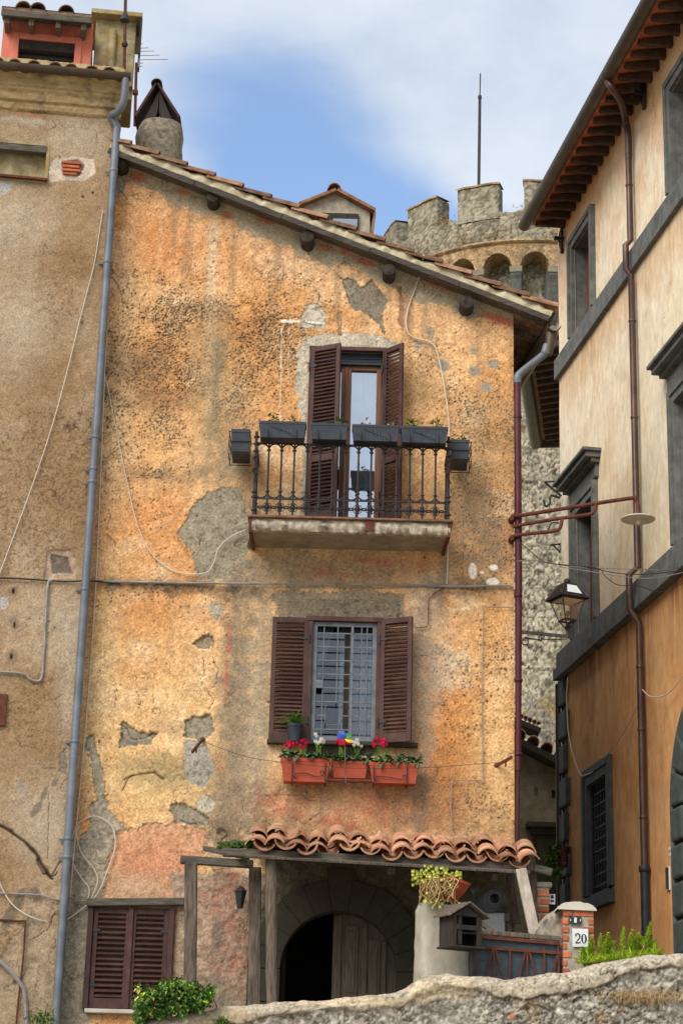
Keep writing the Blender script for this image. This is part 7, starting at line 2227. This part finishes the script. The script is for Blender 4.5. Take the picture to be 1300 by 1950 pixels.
b = MB(); b.box(((a.x + c.x) / 2, BY_ - .015, (a.z + c.z) / 2), (c.x - a.x, .02, c.z - a.z)); b.build('plate', MT['castiron'], bell, bevel=.003)
b = MB(); b.box(((a.x + c.x) / 2, BY_ - .027, (a.z + c.z) / 2), (.026, .006, .052)); b.build('name_card', MT['white'], bell)
b = MB(); 
for x_ in (a.x + .012, c.x - .012): b.box((x_, BY_ - .027, (a.z + c.z) / 2), (.008, .005, .02))
b.build('screws', MT['white'], bell)
# brick pier further back with a white meter card
b2p = thing('brick_pier', 'short brick pier with a mortar cap behind the white timber brace', 'pillar', P(1028, 1740, 21.6))
xm2, zt2_ = brickpillar(b2p, 1008, 1046, 1690, 1790, 21.6, .25, True)
b = MB(); b.box((xm2, 21.73, zt2_ + .03), (.27, .30, .06)); b.build('mortar_cap', MT['cement'], b2p, bevel=.025)
b = MB(); a, c = P(1046, 1722, 21.7), P(1055, 1703, 21.7); b.box(((a.x + c.x) / 2, 21.7, (a.z + c.z) / 2), (c.x - a.x + .01, .02, c.z - a.z)); mcard = b.build('meter_card', MT['white'], b2p)
b = MB(); b.box(((a.x + c.x) / 2, 21.688, (a.z + c.z) / 2 + .025), (.03, .006, .035)); b.box(((a.x + c.x) / 2, 21.688, (a.z + c.z) / 2 - .02), (.035, .006, .02)); b.build('dial', MT['ink'], mcard)

# things kept under the porch
t = thing('white_cabinet', 'white enamelled appliance standing under the porch behind the gate', 'appliance', V((P(935, 1760, 22.3).x, 22.45, TZ)))
a, c = P(912, 1737, 22.3), P(961, 1737, 22.3)
b = MB(); b.box(((a.x + c.x) / 2, 22.55, (TZ + a.z) / 2), (c.x - a.x, .5, a.z - TZ)); b.build('body', MT['white'], t, bevel=.02)
b = MB(); b.box((c.x + .02, 22.5, a.z - .05), (.06, .4, .08)); b.tube(smooth_path([V((c.x + .03, 22.4, a.z - .08)), V((c.x + .06, 22.35, a.z - .3)), V((c.x + .05, 22.35, TZ + .3))], 4), .015, 6); b.build('waste_pipe', MT['cable_grey'], t)
t = thing('metal_drum', 'round grey metal drum lying on top of the white appliance', 'drum', P(935, 1732, 22.4))
p = P(932, 1716, 22.3); b = MB()
dax = V((.25, -1, .05)).normalized()
b.lathe(p - dax * .2, [(.07, 0), (.12, .03), (.125, .35), (.10, .37), (.06, .36), (.055, .2)], 20, dax); b.build('shell', MT['zinc'], t, smooth=True)
b = MB(); b.tube(smooth_path([p + dax * .17 + V((.06 * math.cos(q), 0, .06 * math.sin(q))) for q in np.linspace(0, 6.28, 14)], 2), .008, 6); b.build('rim', MT['cable_grey'], t)
t = thing('tap_stand', 'thin metal tap pipe standing beside the drum under the porch', 'tap', P(903, 1735, 22.4))
b = MB(); b.tube([P(903, 1740, 22.4), P(903, 1700, 22.4)], .012, 8); b.lathe(P(903, 1702, 22.4), [(.02, 0), (.045, .02), (.045, .05), (.02, .06)], 10); b.build('pipe', MT['zinc'], t)
t = thing('wall_lantern', 'small dark wall lantern under the left end of the porch', 'lantern', P(458, 1735, 22.8))
b = MB(); c = P(457, 1730, 22.85)
b.lathe(c, [(.035, 0), (.07, .18), (.08, .19), (.015, .25)], 6, cap=True); b.bar(c + Z * .22, c + V((0, .16, .22)), .015, .015); b.build('body', MT['lampglass'] if False else MT['castiron'], t, bevel=.004)
b = MB(); leafmass(b, P(462, 1765, 22.8), (.09, .06, .12), 60, .07, .008); tag(b.build('dried_wreath', MT['dryleaf'], None), 'bunch of dried stems hanging under the small wall lantern', 'dried plant')

# foxtail fern above the wall
ff = thing('foxtail_fern', 'bright yellow-green foxtail fern spilling over the right end of the retaining wall', 'plant', P(1175, 1840, RY + .5))
b = MB(); FYc = RY + .52
spikes = [(1120, 1836, 1126, 1786), (1113, 1836, 1108, 1803), (1140, 1832, 1143, 1778), (1155, 1830, 1158, 1777), (1168, 1828, 1166, 1792), (1180, 1828, 1187, 1766), (1196, 1826, 1203, 1771), (1210, 1822, 1214, 1778), (1224, 1820, 1238, 1757), (1240, 1818, 1248, 1790), (1218, 1822, 1222, 1784), (1148, 1832, 1150, 1796), (1205, 1824, 1200, 1800), (1232, 1820, 1232, 1800)]
for (x0, y0, x1, y1) in spikes:
    a = P(x0, y0 + 6, FYc + random.uniform(-.06, .1)); c = P(x1, y1, FYc + random.uniform(-.1, .05))
    axx = (c - a); L = axx.length; axx.normalize(); o1 = axx.orthogonal().normalized(); o2 = axx.cross(o1)
    nL = int(L * 820)
    for k in range(nL):
        t_ = k / nL; an_ = k * 2.4
        r = .092 * (1 - .82 * t_ ** 1.8) * random.uniform(.75, 1.1) * (.5 + .5 * min(1, t_ * 5))
        d = (o1 * math.cos(an_) + o2 * math.sin(an_)) * .9 + axx * random.uniform(.6, 1.4)
        leaf(b, a + axx * L * t_, d, axx, r * random.uniform(.8, 1.25), .010, 0)
    b.tube([a, c], .007, 5)
b.build('fronds', MT['fern'], ff)
b = MB()
for k in range(60):
    p = P(random.uniform(1108, 1245), random.uniform(1800, 1834), FYc + random.uniform(-.12, .1)); leaf(b, p, V((random.uniform(-.6, .6), random.uniform(-.8, .2), random.uniform(.2, 1))), Z, random.uniform(.08, .18), .006, .4)
b.build('dry_stalks', MT['dryleaf'], ff)
b = MB()
for k in range(900):
    u = random.random(); p = P(1102 + 150 * u, 1836 - 16 * u, FYc - .05 + random.uniform(-.15, .1))
    leaf(b, p, V((random.uniform(-.8, .8), random.uniform(-.8, .2), random.uniform(.1, 1))), Z, random.uniform(.06, .14), .005, .3)
b.build('undergrowth', MT['fern'], ff)
# ivy bush over the wall in front of the low window
iv = thing('ivy_bush', 'small leafy green bush growing over the wall below the closed brown shutters', 'bush', P(330, 1935, RY + .2))
b = MB(); 
for k in range(2800):
    u = random.random(); 
    px = 258 + 146 * u
    top = 1872 + 8 * math.sin(u * 9) + (28 if u < .15 else 0) + (6 * math.sin(u * 31)) + (22 * max(0, u - .8) * 5 * .5)
    bot = 1946 - 26 * u + (6 * math.sin(u * 23)) - (14 if u > .85 else 0)
    py = random.uniform(top, bot)
    if math.sin(px * .33) * math.sin(py * .41 + px * .1) > .72: continue
    p = P(px + random.gauss(0, 3), py, RY - .10 + random.uniform(-.08, .40))
    leaf(b, p, V((random.uniform(-1, 1), random.uniform(-1, .1), random.uniform(-.7, .6))), Z, random.uniform(.03, .058), random.uniform(.014, .024), random.uniform(.1, .5))
b.build('foliage', MT['leaf'], iv)
for mat_, n_, nm_ in (('leafdark', 900, 'dark_leaves'), ('dryleaf', 46, 'dead_leaves'), ('fern', 110, 'young_leaves')):  # darker green, brown and yellow-green leaves for variety
    b = MB()
    for k in range(n_):
        u = random.random(); px = 262 + 140 * u
        py = random.uniform(1880, 1944 - 26 * u) if mat_ != 'fern' else random.uniform(1872, 1900) + 8 * math.sin(u * 9)
        p = P(px + random.gauss(0, 4), py, RY - (.12 if mat_ != 'leafdark' else -.05) + random.uniform(-.08, .3))
        leaf(b, p, V((random.uniform(-1, 1), random.uniform(-1, .1), random.uniform(-.7, .6))), Z, random.uniform(.025, .075), random.uniform(.010, .028), random.uniform(.1, .6))
    b.build(nm_, MT[mat_], iv)
b = MB()
for k in range(26):
    p = P(random.uniform(275, 395), 1945, RY + .2); b.tube(smooth_path([p, p + V((random.uniform(-.1, .1), random.uniform(-.3, 0), .15)), p + V((random.uniform(-.2, .2), random.uniform(-.35, 0), .36))], 3), .005, 4)
b.build('stems', MT['darkwood'], iv)
for lab, cxp, cyp, Yp, rad, n_, nm in (('small dark green weed at the foot of the zinc drainpipe', 82, 1940, 21.9, (.13, .1, .09), 170, 'weed'), ('tiny tuft of green weed rooted in the face of the retaining wall', 425, 1946, RY - .05, (.06, .03, .03), 60, 'weed')):
    b = MB(); leafmass(b, P(cxp, cyp, Yp), rad, n_, .06, .012); o = b.build(nm, MT['leaf'], None); tag(o, lab, 'weed')
b = MB()
for k in range(420):
    px = random.choice((1215, 1250, 1285, 1180)) + random.gauss(0, 22); py = 1893 + random.gauss(0, 7)
    leaf(b, P(px, py, RY - .02), V((random.uniform(-.6, .6), -1, random.uniform(-1, .3))), Z, random.uniform(.03, .08), .004, .4)
tag(b.build('dry_grass', MT['dryleaf'], None), 'dry straw-coloured moss and grass clinging to the retaining wall face', 'grass', kind='stuff')
# hanging pot in the alley
hp = thing('hanging_pot', 'wine-red pot with trailing green leaves hanging at the dark quoins in the alley', 'potted plant', P(1070, 1640, 27.6))
b = MB(); c = P(1070, 1652, 27.6); b.lathe(c, [(.07, 0), (.10, .24), (.11, .24), (.11, .27), (.08, .27)], 14); b.tube([c + Z * .27, c + V((.1, 0, .55))], .008, 5); b.build('pot', MT['redpipe'], hp, smooth=True)
b = MB(); leafmass(b, P(1060, 1624, 27.6), (.14, .1, .09), 120, .08, .03); leafmass(b, P(1052, 1650, 27.5), (.09, .09, .2), 150, .08, .03); b.build('leaves', MT['leaf'], hp)

# ------------------------------------------------------------------ street lamp with disc shade, lantern
LY = 22.82
sl = thing('disc_street_lamp', 'rust-brown tubular street lamp arm with a flat round shade reaching across the alley', 'street lamp', P(976, 1000, LY))
b = MB()
b.tube(smooth_path([P(974, 983, LY + .1), P(1000, 980, LY), P(1100, 964, LY), P(1198, 949, LY), P(1209, 951, LY), P(1214, 962, LY), P(1215, 986, LY)], 5), .024, 10)
b.tube(smooth_path([P(978, 1003, LY + .1), P(1000, 998, LY), P(1060, 988, LY), P(1118, 980, LY), P(1130, 974, LY), P(1134, 958, LY)], 5), .022, 10)
b.tube(smooth_path([P(972, 1022, LY + .1), P(1000, 1017, LY), P(1050, 1012, LY), P(1065, 1006, LY), P(1070, 988, LY)], 5), .022, 10)
b.build('arm', MT['rust'], sl, smooth=True)
for py in (984, 1022):
    b = MB(); b.lathe(V((P(975, py, LY).x, YF - .1, P(975, py, LY).z)), [(.04, -.1), (.04, -.02), (.026, .02)], 12, -Y1); b.build('wall_flange', MT['rust'], sl, smooth=True)
b = MB(); c = P(1214, 988, LY); b.lathe(c, [(.20, -.012), (.205, -.006), (.2, .004), (.05, .03), (.03, .05)], 32); b.build('disc_shade', MT['limewash'], sl, smooth=True)
b = MB(); b.lathe(c - Z * .075, [(.02, 0), (.028, .02), (.03, .06)], 12); b.build('bulb_holder', MT['mortarcream'], sl, smooth=True)
ln = thing('hanging_lantern', 'four-sided glass street lantern on a scrolled iron bracket in the alley', 'street lamp', P(990, 1205, LY))
lb = P(1080, 1182, LY); rl_ = math.radians(24)
lax = [V((math.cos(rl_), math.sin(rl_), 0)), V((-math.sin(rl_), math.cos(rl_), 0))]
def sq(c, h): return [c + lax[0] * i * h + lax[1] * j * h for i, j in ((-1, -1), (1, -1), (1, 1), (-1, 1))]
h0, h1 = lb.z, P(1080, 1146, LY).z + .02
bot_, top2 = sq(V((lb.x, LY, h0)), .075), sq(V((lb.x, LY, h1)), .15)
b = MB()
for i in range(4):
    b.bar(bot_[i], top2[i], .014, .014); b.bar(bot_[i], bot_[(i + 1) % 4], .016, .02); b.bar(top2[i], top2[(i + 1) % 4], .022, .026)
b.build('lantern_frame', MT['iron'], ln)
b = MB()
for i in range(4): b.add([bot_[i], bot_[(i + 1) % 4], top2[(i + 1) % 4], top2[i]], [(0, 1, 2, 3)])
b.build('lantern_glass', MT['lampglass'], ln)
cz = P(1080, 1114, LY).z
c0_, c1_ = sq(V((lb.x, LY, h1 + .012)), .185), sq(V((lb.x, LY, cz)), .085)
b = MB()
for i in range(4):
    b.add([c0_[i], c0_[(i + 1) % 4], c1_[(i + 1) % 4], c1_[i], c0_[i] - Z * .012, c0_[(i + 1) % 4] - Z * .012, c1_[(i + 1) % 4] - Z * .012, c1_[i] - Z * .012], [(0, 1, 2, 3), (7, 6, 5, 4), (0, 4, 5, 1)])
    b.bar(c0_[i], c1_[i], .016, .016); b.bar(c0_[i], c0_[(i + 1) % 4], .014, .02)
b.add([c + Z * .004 for c in c1_], [(0, 1, 2, 3)])
b.lathe(V((lb.x, LY, cz)), [(.03, 0), (.02, .015), (.04, .03), (.04, .06), (.015, .08)], 10)
b.build('lantern_cap', MT['iron'], ln)
b = MB(); m0, m1 = [p.lerp(q, .18) + (V((0, 0, .008))) for p, q in zip(c0_, c1_)], [p.lerp(q, .8) + V((0, 0, .008)) for p, q in zip(c0_, c1_)]
f0 = m0[0].lerp(m0[1], .2); f1 = m0[0].lerp(m0[1], .8); f2 = m1[0].lerp(m1[1], .8); f3 = m1[0].lerp(m1[1], .2)
b.add([f0 - Y1 * .006, f1 - Y1 * .006, f2 - Y1 * .006, f3 - Y1 * .006], [(0, 1, 2, 3)]); b.build('cap_pane', MT['white'], ln)
b = MB(); b.add([p - Z * .02 for p in sq(V((lb.x, LY, h1 + .01)), .14)], [(0, 1, 2, 3)]); b.build('reflector', MT['limewash'], ln)
b = MB(); b.lathe(V((lb.x, LY, h0)), [(.012, 0), (.014, .05), (.022, .08), (.016, .12)], 8); b.build('burner', MT['castiron'], ln)
b = MB()
pz = P(1080, 1212, LY)
b.tube([V((lb.x, LY, h0 - .02)), V((lb.x, LY, pz.z - .02))], .02, 8)
for i in range(4): b.tube(smooth_path([bot_[i], bot_[i] * .55 + V((lb.x, LY, h0 - .06)) * .45 - Z * .03, V((lb.x, LY, h0 - .14))], 4), .009, 6)
b.lathe(V((lb.x, LY, h0 - .1)), [(.02, 0), (.035, .02), (.02, .05)], 8)
b.bar(P(986, 1203, LY + .12), P(1082, 1212, LY), .028, .034)
b.build('bracket_arm', MT['iron'], ln)
b = MB()
def scroll(c, r, a0, turns, sgn=1): return [c + V((math.cos(a0 + sgn * q * turns * 6.283 / 18), 0, math.sin(a0 + sgn * q * turns * 6.283 / 18))) * r * (1 - q / 24) for q in range(19)]
s1_ = scroll(P(998, 1222, LY), .055, math.pi * .5, 1.2, -1); s2_ = scroll(P(1031, 1213, LY), .045, -.5 * math.pi, 1.2, -1)
b.tube(smooth_path(s1_[::-1] + s2_, 2), .008, 6); b.tube(smooth_path([P(988, 1216, LY), P(1030, 1218, LY), P(1078, 1217, LY)], 4), .006, 5)
b.build('scrollwork', MT['iron'], ln)
sk = thing('iron_scroll_bracket', 'black wrought iron scroll bracket on the far corner of the cream building', 'bracket', P(1052, 940, 28.8))
b = MB(); b.tube([P(1036, 918, 28.8), P(1068, 916, 28.8)], .015, 5); b.tube([P(1036, 918, 28.8), P(1068, 945, 28.8)], .018, 5); b.build('strut', MT['castiron'], sk)
b = MB(); b.tube(smooth_path([P(1066, 948, 28.8), P(1048, 944, 28.8), P(1046, 958, 28.8), P(1038, 964, 28.8), P(1034, 952, 28.8)], 4), .018, 6); b.build('scroll', MT['castiron'], sk)
b = MB(); b.tube(smooth_path([P(1064, 996, 28.8), P(1050, 996, 28.8), P(1042, 1010, 28.8)], 4), .012, 5); b.build('hook', MT['castiron'], sk)
b = MB(); b.tube([P(1047, 1038, 28.8), P(1066, 1036, 28.8)], .016, 5); b.tube([P(1050, 1036, 28.8), P(1066, 1052, 28.8)], .014, 5)
b.build('lower_strut', MT['castiron'], sk)

# ------------------------------------------------------------------ cables and hooks
def cable(label, pts, r, mat, k=5, cat='cable', name='cable', group=None):
    b = MB(); b.tube(smooth_path(pts, k), r, 6)
    return tag(b.build(name, MT[mat], None, smooth=True), label, cat, group)
FF = lambda *q: [F(x, y, .035) for x, y in q]
LL = lambda *q: [Lp(x, y, .03) for x, y in q]
cable('grey conduit strung level across the ochre wall between balcony and window', FF((182, 1106), (240, 1108), (420, 1111), (600, 1112), (760, 1114), (880, 1117), (960, 1115), (978, 1118)), .014, 'cable_grey', name='conduit', cat='conduit')
b = MB(); 
for px in range(240, 970, 52): 
    c = F(px, 1108 + (px - 240) * .012, .035); b.lathe(c - X1 * .02, [(.02, 0), (.02, .04)], 8, X1)
o = b.build('conduit_clips', MT['mortar'], None); bpy.data.objects.remove(o)
cable('black cable running level across the beige wall to the zinc drainpipe', LL((-40, 1099), (40, 1102), (120, 1107), (165, 1106)) + FF((196, 1108), (230, 1112)), .010, 'cable_black')
cable('white cable looping from the roof edge down past the right balcony shutter', [P(806, 486, YF - .36)] + FF((800, 520), (776, 590), (774, 625), (786, 642), (822, 654), (834, 680), (846, 740), (854, 800), (855, 860)), .010, 'cable_white')
cable('short white cable dropping from the balcony corner to the level conduit', FF((850, 1022), (852, 1060), (850, 1112)), .009, 'cable_white')
cable('thin white cable slanting across the beige wall away from the drainpipe', LL((196, 400), (187, 460), (178, 510), (152, 610), (130, 700), (100, 810), (60, 930), (0, 1092)), .006, 'cable_white')
cable('long white cable hanging beside the drainpipe and swinging up to the balcony', FF((208, 300), (196, 480), (190, 560), (193, 670), (208, 750), (228, 850), (245, 930), (262, 1000), (286, 1050), (320, 1082), (352, 1092), (392, 1091), (408, 1070), (416, 1044), (440, 1022), (468, 1009)), .007, 'cable_white')
cable('straight pinkish cable beside the zinc drainpipe on the ochre wall', FF((217, 300), (208, 520), (200, 700), (192, 900), (183, 1110), (170, 1300), (160, 1420), (143, 1600), (134, 1708)), .009, 'cable_white', 3)
cable('big loose loop of white cable beside the closed brown shutters', [Lp(-8, 1650, .06)] + LL((4, 1690), (30, 1728), (75, 1752)) + [F(118, 1755, .10)] + FF((160, 1728), (186, 1702), (208, 1650), (220, 1610), (214, 1575), (190, 1556), (165, 1558), (143, 1578), (137, 1620), (142, 1650), (158, 1675), (170, 1692), (167, 1716)), .008, 'cable_white')
cable('short inner strand of the white cable loop left of the closed shutters', FF((150, 1572), (146, 1590), (156, 1625), (180, 1656), (186, 1680), (172, 1716)), .008, 'cable_white')
cable('grey conduit bending down the beige wall from the level cable', LL((100, 1106), (92, 1112), (88, 1180), (84, 1250), (80, 1290), (70, 1297), (56, 1292), (40, 1282), (-30, 1279)), .014, 'cable_grey', name='conduit', cat='conduit')
cable('thin conduit low on the beige wall leading to the drainpipe foot', LL((-30, 1700), (30, 1702), (80, 1705), (108, 1714)) + FF((150, 1716), (166, 1716)), .010, 'cable_grey', name='conduit', cat='conduit')
cable('rusty pipe dropping from an elbow low on the beige wall', LL((-30, 1750), (40, 1754), (48, 1760), (44, 1830), (36, 1900), (30, 1965)), .012, 'rust', 3, 'pipe', 'pipe')
cable('bundled grey conduits curving down the bottom left corner', LL((-25, 1815), (5, 1835), (36, 1868), (48, 1895), (52, 1965)), .022, 'cable_grey', name='conduit', cat='conduit')
cable('thin pale conduit with right-angle bends near the oxblood downpipe', FF((976, 1157), (926, 1156), (920, 1162), (919, 1240), (917, 1330), (919, 1480), (915, 1486), (864, 1486), (860, 1492), (858, 1530), (860, 1592)), .006, 'cable_grey', 2)
cable('short dark wire stub bending beside the right window shutter', FF((850, 1116), (836, 1124), (816, 1142), (815, 1186), (808, 1194), (790, 1196)), .005, 'rust', 2)
cable('thin clothes line strung under the window past the flower boxes', [F(388, 1412, .22), F(440, 1432, .24), F(500, 1447, .30), F(650, 1462, .33), F(800, 1462, .30), F(948, 1452, .22)], .003, 'cable_black', 4, 'line', 'clothes_line')
for lab, (x0, y0, x1, y1) in (('rusty iron bracket jutting from a grey cement patch on the left of the wall', (386, 1408, 366, 1432)), ('rusty iron bracket jutting from the wall beside the oxblood downpipe', (944, 1458, 974, 1442))):
    b = MB(); a = F(x0, y0, 0); c = F(x1, y1, .42); b.bar(a, c, .022, .034); b.lathe(a - Y1 * .0, [(.03, -.01), (.028, .015), (.02, .02)], 9, -Y1); m_ = a.lerp(c, .6); b.tube([m_, m_ - Z * .07], .012, 6)
    tag(b.build('clothes_line_bracket', MT['rust'], None, bevel=.003), lab, 'bracket')
# wires across the alley
def aw(label, pts, r=.005, mat='cable_black'):
    x0, x1 = pts[0][0], pts[-1][0]
    P0, P1 = 22.8, Rp(pts[-1][0], pts[-1][1], .03).y
    q = [P(x, y, P0 + (P1 - P0) * (x - x0) / (x1 - x0)) for x, y in pts]
    return cable(label, q, r, mat, 4, 'wire', 'wire', 'wires across the alley')
aw('overhead wire running nearly level from the oxblood downpipe across the alley', [(984, 1069), (1020, 1067), (1090, 1079), (1180, 1083), (1300, 1087)], .006, 'cable_grey')
aw('overhead wire starting highest under the street lamp arm and sagging right', [(986, 1030), (1012, 1052), (1040, 1071), (1110, 1079), (1200, 1094), (1310, 1086)])
aw('lowest overhead wire dipping below the others to the ochre wall', [(1062, 1075), (1136, 1082), (1152, 1098), (1176, 1114), (1216, 1116), (1258, 1127), (1310, 1106)])
aw('overhead wire joining the zinc-coloured bundle over the string course', [(1062, 1079), (1120, 1088), (1200, 1100), (1250, 1100), (1310, 1088)], .005, 'cable_grey')
RRp = lambda *q: [Rp(x, y, .05) for x, y in q]
cable('white cable running down the dark quoins and over the barred window head', [Rp(1080, 1290, .1), Rp(1078, 1330, .1), Rp(1082, 1400, .1)] + [Rp(x, y, .10) for x, y in ((1092, 1445), (1104, 1474), (1112, 1476))] + RRp((1130, 1468), (1150, 1444), (1190, 1390), (1222, 1322)), .009, 'cable_white')
cable('slack pale wire sagging between the downpipe and the portal on the ochre wall', [Rp(1222, 1313, .08), Rp(1236, 1326, .1), Rp(1258, 1326, .1), Rp(1276, 1316, .08), Rp(1305, 1280, .06)], .008, 'cable_white')
b = MB(); b.tube([Rpt(-.06, cL0 - .15, .05), Rpt(-.06, 3, .05)], .045, 10); b.build('corner_downpipe', MT['brownpipe'], palazzo, smooth=True)
